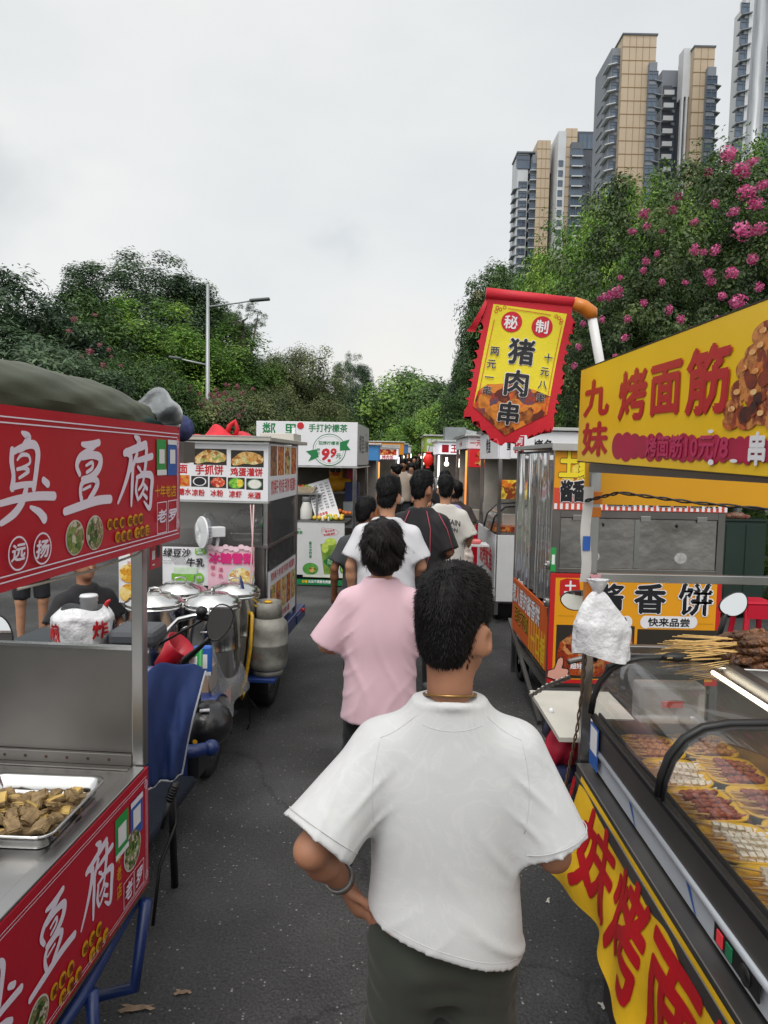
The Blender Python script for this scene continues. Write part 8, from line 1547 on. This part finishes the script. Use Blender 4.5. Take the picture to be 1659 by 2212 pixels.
hb = A @ Vector((0, 0, 0)); s_ = SDF().ell(Vector((.30, 15.05, 1.06)), (.13, .05, .09), .02); o = s_.build('handbag', mat('bag_white2', '#cfcdca', .4, noise=.2, nscale=20), None, .02); tag(o, 'white shoulder bag of the woman in the black dress', 'bag')
# seated people behind the red stall
person('person in a black t-shirt sitting behind the steel pots at the left', -2.12, 5.0, -2.3, 1.68, 'short', HAIRB, TEE_K, PANT_K, SKIN, arms={'R': ((.27, .03, 1.12), (.20, .25, 1.02)), 'L': ((-.26, .03, 1.12), (-.2, .25, 1.0))}, legs={'L': ((-.13, .42, .90), (-.13, .40, .50)), 'R': ((.13, .42, .90), (.13, .40, .50))}, vox=.016, seed=26, z=-.42, hem=.80)
person('barelegged person in dark shorts and sandals at the far left behind the white bag', -3.45, 6.9, -2.6, 1.70, 'short', HAIRB, cloth_mat('tee_navy', '#22252e'), cloth_mat('shorts_dark', '#1c1d22'), SKINL, shorts=True, vox=.02, seed=28)
# the far crowd
crowd = [(.05, 19, 3.0, 'short', TEE_W, 'white t-shirt'), (.33, 18, .2, 'short', TEE_K, 'black t-shirt'), (.62, 17.5, .1, 'short', TEE_K, 'black polo shirt'), (.45, 21, 3.1, 'mop', cloth_mat('tee_blue', '#31486e'), 'blue top'), (.85, 22, .0, 'mop', TEE_K, 'dark jacket'), (1.05, 18.5, .4, 'short', cloth_mat('tee_olive', '#4a4a3a'), 'olive shirt'),
    (.15, 24, .1, 'short', cloth_mat('tee_grey', '#3a3c40'), 'grey t-shirt'), (.70, 26, 3.0, 'short', cloth_mat('tee_teal', '#2f5658'), 'teal shirt'), (1.1, 27, .1, 'mop', TEE_K, 'black blouse'), (.4, 29, .0, 'short', TEE_W, 'white shirt'), (.95, 31, 3.1, 'mop', cloth_mat('tee_wine', '#5c2530'), 'wine red top'), (1.35, 33, .1, 'short', TEE_K, 'black hoodie'), (.6, 35, .2, 'mop', cloth_mat('tee_grey', ''), 'grey blouse'), (1.2, 38, 3.0, 'short', TEE_C, 'cream shirt')]
dist_w = ('nearest', 'second nearest')
for i, (x, y, a_, hr, sm, nm) in enumerate(crowd):
    x += .15+.022*(y-16)
    person('distant pedestrian in a %s, %s the aisle among the far stalls' % (nm, 'coming up' if a_ > 2 else 'walking down'), x, y, a_, 1.66+.03*(i % 5), hr, HAIRB, sm, PANT_K, SKINL if i % 2 else SKIN, vox=.028, seed=30+i, group='people in the far crowd', z=gz(y), face=False, fingers=False)
# ================================================================== the stalls further along
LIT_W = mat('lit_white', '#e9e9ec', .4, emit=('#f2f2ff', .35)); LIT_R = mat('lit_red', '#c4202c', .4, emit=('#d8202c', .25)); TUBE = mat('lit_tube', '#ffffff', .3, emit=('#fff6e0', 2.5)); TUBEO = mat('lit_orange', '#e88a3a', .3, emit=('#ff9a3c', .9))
def far_stall(label, x0, x1, y0, y1, zt, zs, sign_m, texts, front=None, panel_m=None, panel_txt=None, side=-1, z0=None, roof_m=None, pictures=None, tube=None, counter=.98, let=None, panel_pic=None, side_txt=None):
    """cart with four posts, counter, panel, back wall and a sign box; side = -1 when the aisle is to its left"""
    g = gz(y0) if z0 is None else z0; r = thing('food_stall', label, 'food stall', ((x0+x1)/2, (y0+y1)/2, g), 0, 'street food stalls'); xa, xb = (x0, x1) if side < 0 else (x1, x0)
    for x in (x0, x1-.04):
        for y in (y0, y1-.04): b = MB(); b.bx((x, y, g+.12), (x+.04, y+.04, g+zt)); b.build('corner_post', STEEL, r)
    b = MB(); b.bx((x0-.05, y0-.06, g+zt), (x1+.05, y1+.05, g+zt+.035)); b.build('roof', roof_m or ALU, r, bevel=.003)
    b = MB(); b.bx((x0+.02, y0+.02, g+counter-.03), (x1-.02, y1-.02, g+counter)); b.bx((x0+.05, y0+.05, g+.25), (x1-.05, y1-.05, g+counter-.03)); b.build('counter', STEELD, r)
    ob = xb-side*-.04; b = MB(); b.bx((min(ob, xb), y0+.05, g+counter), (max(ob, xb), y1-.05, g+zt-.02)); b.bx((x0+.05, y1-.06, g+counter), (x1-.05, y1-.045, g+zt-.02)); b.build('rear_wall', mat('stall_inner', '#b3aca2', .7, noise=.3, nscale=3), r)
    b = MB(); b.bx((x0, y0-.02, g+zs), (x1, y0+.01, g+zt-.012)); sg = b.build('sign_board', sign_m, r, bevel=.003); F = frame((x0, y0-.0201, g+zs), (1, 0, 0)); hgt = zt-.012-zs; wd = x1-x0
    for tx, fx, fy, em, m in texts: p = MB(F); p.lay = .001; p.text(tx, fx*wd, fy*hgt, em, em*1.1, .03); p.build('lettering', m, sg)
    b = MB(); b.bx((xa-.015, y0+.012, g+zs), (xa+.015, y1, g+zt-.012)); s2 = b.build('side_sign', sign_m, r, bevel=.003)
    SFr = frame((xa-.0151, y1, g+zs), (0, -1, 0)) if side < 0 else frame((xa+.0151, y0+.012, g+zs), (0, 1, 0)); p = MB(SFr); p.lay = .001; tx = side_txt or texts[0][0]; p.text(tx, (y1-y0)/2, hgt*.5, min(hgt*.6, (y1-y0)*.9/max(1, len(tx))), hgt*.6, .03); p.build('lettering', texts[0][4], s2)
    pm_ = panel_m or GREYW; b = MB(); b.bx((x0+.01, y0-.01, g+.28), (x1-.01, y0+.018, g+counter-.032)); fp_ = b.build('front_panel', pm_, r, bevel=.003); b = MB(); b.bx((xa-.012, y0+.02, g+.28), (xa+.014, y1-.02, g+counter-.032)); sp_ = b.build('side_panel', pm_, r, bevel=.003)
    if panel_txt:
        SPr = frame((xa-.0121, y1-.02, g+.28), (0, -1, 0)) if side < 0 else frame((xa+.0141, y0+.02, g+.28), (0, 1, 0)); p = MB(SPr); p.lay = .001; p.text(panel_txt, (y1-y0)/2, .45, min(.28, (y1-y0)*.9/len(panel_txt)), .3, .03); p.build('lettering', let or REDL, sp_)
        p = MB(frame((x0+.01, y0-.0101, g+.28), (1, 0, 0))); p.lay = .001; p.text(panel_txt, wd/2, .42, min(.22, wd*.9/len(panel_txt)), .24, .03); p.build('lettering', let or REDL, fp_)
    for fx0, fy0, fx1, fy1, m in pictures or (): p = MB(F); p.lay = .0006; p.rect(fx0*wd, fy0*hgt, fx1*wd, fy1*hgt); p.build('food_picture', m, sg)
    if tube: b = MB(); b.tube([(xa+side*.01, y0-.01, g+counter+.05), (xa+side*.01, y0-.01, g+zs-.03)], .014, 8); b.build('light_tube', tube, r, True)
    rr = random.Random(int(x0*100+y0)); b = MB()
    for i in range(5): hh = rr.uniform(.08, .3); b.bx((x0+.12+(wd-.3)*i/5, y0+.3, g+counter+.001), (x0+.12+(wd-.3)*i/5+wd*.12, y0+.3+rr.uniform(.1, .3), g+counter+hh))
    b.build('cookware', rr.choice((STEELD, mat('ware_pale', '#b8b4ac', .5), mat('ware_brown', '#6a4a34', .6))), r, bevel=.01)
    for x in (x0+.08, x1-.08):
        wheel(Matrix.Identity(4), (x, y0+.35, g+.2), .2, .09, r)
    return r
RP = food('print_redfood', ['#7d1210', '#c2201c', '#e0702c', '#f0c070'], 18)
# right side of the aisle, near to far
far_stall('grey steel grill stall with a white fish sign behind the hanging flag', 1.33, 2.6, 8.3, 9.9, 2.30, 1.96, WHITE, [('鱿鱼 烤鱼', .28, .5, .13, INK)], panel_m=GREYW, panel_txt='烧烤鱿鱼', counter=1.10, pictures=((.55, .1, .95, .9, WHITE),), side_txt='烤鱼')
b = MB(); b.bx((1.45, 8.22, 1.97), (1.72, 8.26, 2.24)); o = b.build('hanging_sign', WHITE, None, bevel=.003); tag(o, 'small white sign with red characters 阿文 hung in front of the grill stall', 'sign'); p = MB(frame((1.45, 8.2199, 1.97), (1, 0, 0))); p.rect(.04, .06, .15, .26); p.build('red_field', RED, o); p = MB(frame((1.45, 8.2199, 1.97), (1, 0, 0))); p.lay = .001; p.text('阿', .095, .20, .08, .09, .02); p.text('文', .095, .11, .08, .09, .02); p.build('lettering', WHITE, o)
b = MB(); b.bx((1.35, 8.18, 1.50), (1.85, 8.2, 1.72)); o = b.build('menu_sheet', food('print_menu', ['#c21a14', '#e0a01c', '#f0d848', '#7a3010'], 9), None); tag(o, 'red and yellow menu sheet hung below the small 阿文 sign', 'poster')
gc = thing('display_case', 'small curved glass display case on the counter of the grill stall', 'display case', (1.5, 8.4, 1.10)); b = MB(); 
for y in (8.32, 8.9): b.tube([(1.26, y, 1.11), (1.30, y, 1.28), (1.42, y, 1.40), (1.75, y, 1.42)], .012, 6)
b.build('frame', BLACK, gc, True); b = MB(); b.sheet(lambda u, v: ((1.26, 1.30, 1.42, 1.75)[int(round(u*3))], 8.32+.58*v, (1.11, 1.28, 1.40, 1.42)[int(round(u*3))]), 3, 1); b.build('glass', PANE_CLEAR, gc, True); b = MB(); b.bx((1.3, 8.35, 1.102), (1.7, 8.85, 1.16)); b.build('food', MEATP[0], gc)
b = MB(); b.bx((1.0, 8.26, .93), (1.24, 8.6, .95)); b.bx((1.0, 8.26, .3), (1.03, 8.6, .93)); o = b.build('side_counter', GREYW, None); tag(o, 'narrow pale side counter at the aisle corner of the grill stall', 'counter'); s_ = SDF().ell(Vector((1.1, 8.35, .985)), (.07, .05, .035), .02); o = s_.build('plastic_bag', mat('bag_red', '#cf6a6a', .4, noise=.3, nscale=20), None, .014, waves(5, .008, 60)); tag(o, 'small red and white plastic bag on the pale side counter', 'plastic bag')
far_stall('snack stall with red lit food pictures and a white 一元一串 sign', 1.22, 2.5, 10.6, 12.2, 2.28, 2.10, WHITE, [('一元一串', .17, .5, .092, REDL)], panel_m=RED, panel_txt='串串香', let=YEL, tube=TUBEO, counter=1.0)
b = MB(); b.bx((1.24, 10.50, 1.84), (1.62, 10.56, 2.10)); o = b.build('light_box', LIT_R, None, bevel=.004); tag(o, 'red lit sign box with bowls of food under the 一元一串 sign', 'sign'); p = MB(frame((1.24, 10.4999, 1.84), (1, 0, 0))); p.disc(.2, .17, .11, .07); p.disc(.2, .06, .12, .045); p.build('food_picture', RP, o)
b = MB(); b.bx((1.50, 9.98, 1.45), (1.72, 10.0, 1.95)); o = b.build('menu_board', mat('menu_tan', '#a8643c', .5, noise=.2, nscale=9), None); tag(o, 'tan menu board with faded yellow characters beside the red lit sign box', 'menu board'); p = MB(frame((1.5, 9.9799, 1.45), (1, 0, 0)))
for i in range(4): p.vtext('炸串小吃', .03+.052*i, .42, .045, .1, .08, .02)
p.build('lettering', mat('letter_tan', '#d8a84a', .5), o)
far_stall('stall with a white sign reading 王 in red and a red emblem', 1.02, 2.1, 13.4, 14.9, 2.20, 1.98, LIT_W, [('王', .26, .5, .16, REDL), ('堂', .46, .5, .15, REDL)], panel_m=mat('panel_dark', '#3a3634', .5), tube=TUBE, pictures=((.04, .15, .16, .85, RED),))
b = MB(); b.bx((1.12, 13.5, 2.24), (1.52, 13.9, 2.56)); b.tube([(1.5, 13.7, 2.45), (1.7, 13.7, 2.42), (1.75, 13.7, 2.26)], .09, 12); o = b.build('exhaust_duct', mat('duct_zinc', '#a3a9ab', .4, .6, noise=.2, nscale=4), None); tag(o, 'zinc exhaust duct on the roof of the white 王 stall', 'duct')
far_stall('stall with a lime green sign reading 荣叔招牌', .95, 2.0, 17.0, 18.6, 2.36, 1.98, mat('sign_lime', '#8fae3c', .45), [('荣叔招牌', .25, .70, .115, WHITE)], panel_m=mat('panel_green', '#5f7a34', .5), tube=TUBE, pictures=((.04, .02, .96, .42, mat('print_pale', '#c9cfd0', .5, noise=.2, nscale=6)),))
b = MB(); b.ball((.88, 14.5, 1.93), (.10, .07, .14), 18, 12); b.lathe([(.05, 0), (.05, .03)], (.88, 14.5, 1.765), 12); b.lathe([(.05, 0), (.05, .03)], (.88, 14.5, 2.07), 12); o = b.build('red_lantern', mat('lantern_red', '#d8261c', .5, emit=('#d8261c', .2), noise=.1), None, True); tag(o, 'glowing red lantern hanging in front of the lime green stall', 'lantern')
b = MB(); b.tube([(.88, 14.5, 2.10), (.90, 14.5, 2.22), (1.05, 14.5, 2.22)], .008, 6); b.build('hanger', BLACK, o)
# left side of the aisle
far_stall('narrow stall with a lit white sign reading 肉 and a food photo', -.45, .30, 16.6, 18.0, 2.06, 1.80, LIT_W, [('肉', .2, .62, .17, REDL), ('烤肉饭', .68, .18, .09, REDL)], side=1, panel_m=mat('panel_grey', '#8a8784', .5), tube=TUBE, pictures=((.42, .38, .95, .95, RP),))
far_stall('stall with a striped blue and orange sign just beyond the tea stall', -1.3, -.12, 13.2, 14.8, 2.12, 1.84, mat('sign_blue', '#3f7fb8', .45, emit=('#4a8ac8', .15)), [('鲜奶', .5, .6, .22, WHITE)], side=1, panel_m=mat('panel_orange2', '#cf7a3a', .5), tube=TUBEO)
kinds = [('#b3261f', '卤味', '#f0d040', 'small red'), ('#d0d0d2', '凉皮', '#b02020', 'small white'), ('#d88a1e', '炒饭', '#7a1414', 'small orange'), ('#7a1f24', '串', '#e8e0d0', 'small wine red'), ('#3d74a8', '奶茶', '#f0f0f0', 'small blue'), ('#cfa51c', '煎饼', '#8a1a14', 'small yellow'), ('#c8c9cc', '粉面', '#20406a', 'small pale grey'), ('#a82a22', '烧烤', '#f2e6c8', 'small brick red')]
for i, (c, tx, lc, nm) in enumerate(kinds):
    y = 20.4+2.6*(i//2)*1.15; lft = i % 2 == 0; sx = .035*(y-20)
    x0, x1 = (-.85+.075*(y-20.4), .38+.075*(y-20.4)) if lft else (1.62+.05*(y-20.4), 2.8+.05*(y-20.4))
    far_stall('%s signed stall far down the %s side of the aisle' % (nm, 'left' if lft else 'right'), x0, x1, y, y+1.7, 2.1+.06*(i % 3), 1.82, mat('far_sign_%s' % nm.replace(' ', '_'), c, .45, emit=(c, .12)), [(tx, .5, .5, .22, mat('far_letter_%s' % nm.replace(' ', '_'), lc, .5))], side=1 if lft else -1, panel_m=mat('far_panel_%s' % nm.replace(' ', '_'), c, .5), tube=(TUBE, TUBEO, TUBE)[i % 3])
for i, (x, y, z, lb) in enumerate(((-.1, 19.8, 1.72, 'white light bulb over the left far stalls, nearest'), (.95, 16.8, 1.72, 'bright bulb under the lime green sign'), (1.15, 13.3, 1.80, 'bright bulb under the white 王 sign'), (1.4, 13.3, 1.78, 'second bright bulb right of the one under the white 王 sign'), (1.05, 20.2, 1.8, 'white light bulb over the right far stalls'))):
    b = MB(); b.ball((x, y, z+gz(y)), .045, 10, 7); b.tube([(x, y, z+gz(y)+.04), (x, y, z+gz(y)+.12)], .02, 8); o = b.build('light_bulb', TUBE, None, True); tag(o, lb, 'lamp', 'lit bulbs over the far stalls')
# scraps on the road
SCR = mat('scrap_paper', '#c9c5bc', .7); LF_ = mat('scrap_leaf', '#8d7763', .8, noise=.3, nscale=30)
def scrap(lb, u, v, m, sx, sy, rz):
    d = CM @ Vector(((u-384)/FPX, -(v-512)/FPX, -1)); q = Vector((0, 0, CAM_H))+d*(-CAM_H/d.z); b = MB(Matrix.Translation((q.x, q.y, .002)) @ Matrix.Rotation(rz, 4, 'Z')); b.sheet(lambda a, c: ((a-.5)*sx*(1+.3*math.sin(7*c)), (c-.5)*sy*(1+.3*math.sin(5*a+1)), .004+.006*math.sin(a*6+c*4)**2), 5, 4); o = b.build('litter', m, None); tag(o, lb, 'litter', 'scraps of litter on the asphalt')
for a_ in (('white curled paper scrap on the asphalt right of the man', 548, 902, SCR, .035, .012, 1.2), ('white scrap near the yellow cloth banner', 604, 1007, SCR, .03, .025, .4), ('pale green scrap below the right sleeve', 527, 850, mat('scrap_mint', '#9fd0b8', .6), .03, .012, .6), ('tan crumbled patch at the bottom left of the road', 137, 1010, LF_, .10, .028, .1), ('small tan patch on the road near the blue tube frame', 183, 994, LF_, .05, .02, .1), ('white scrap beside the frame of the orange stall', 559, 703, SCR, .05, .02, .9)): scrap(*a_)
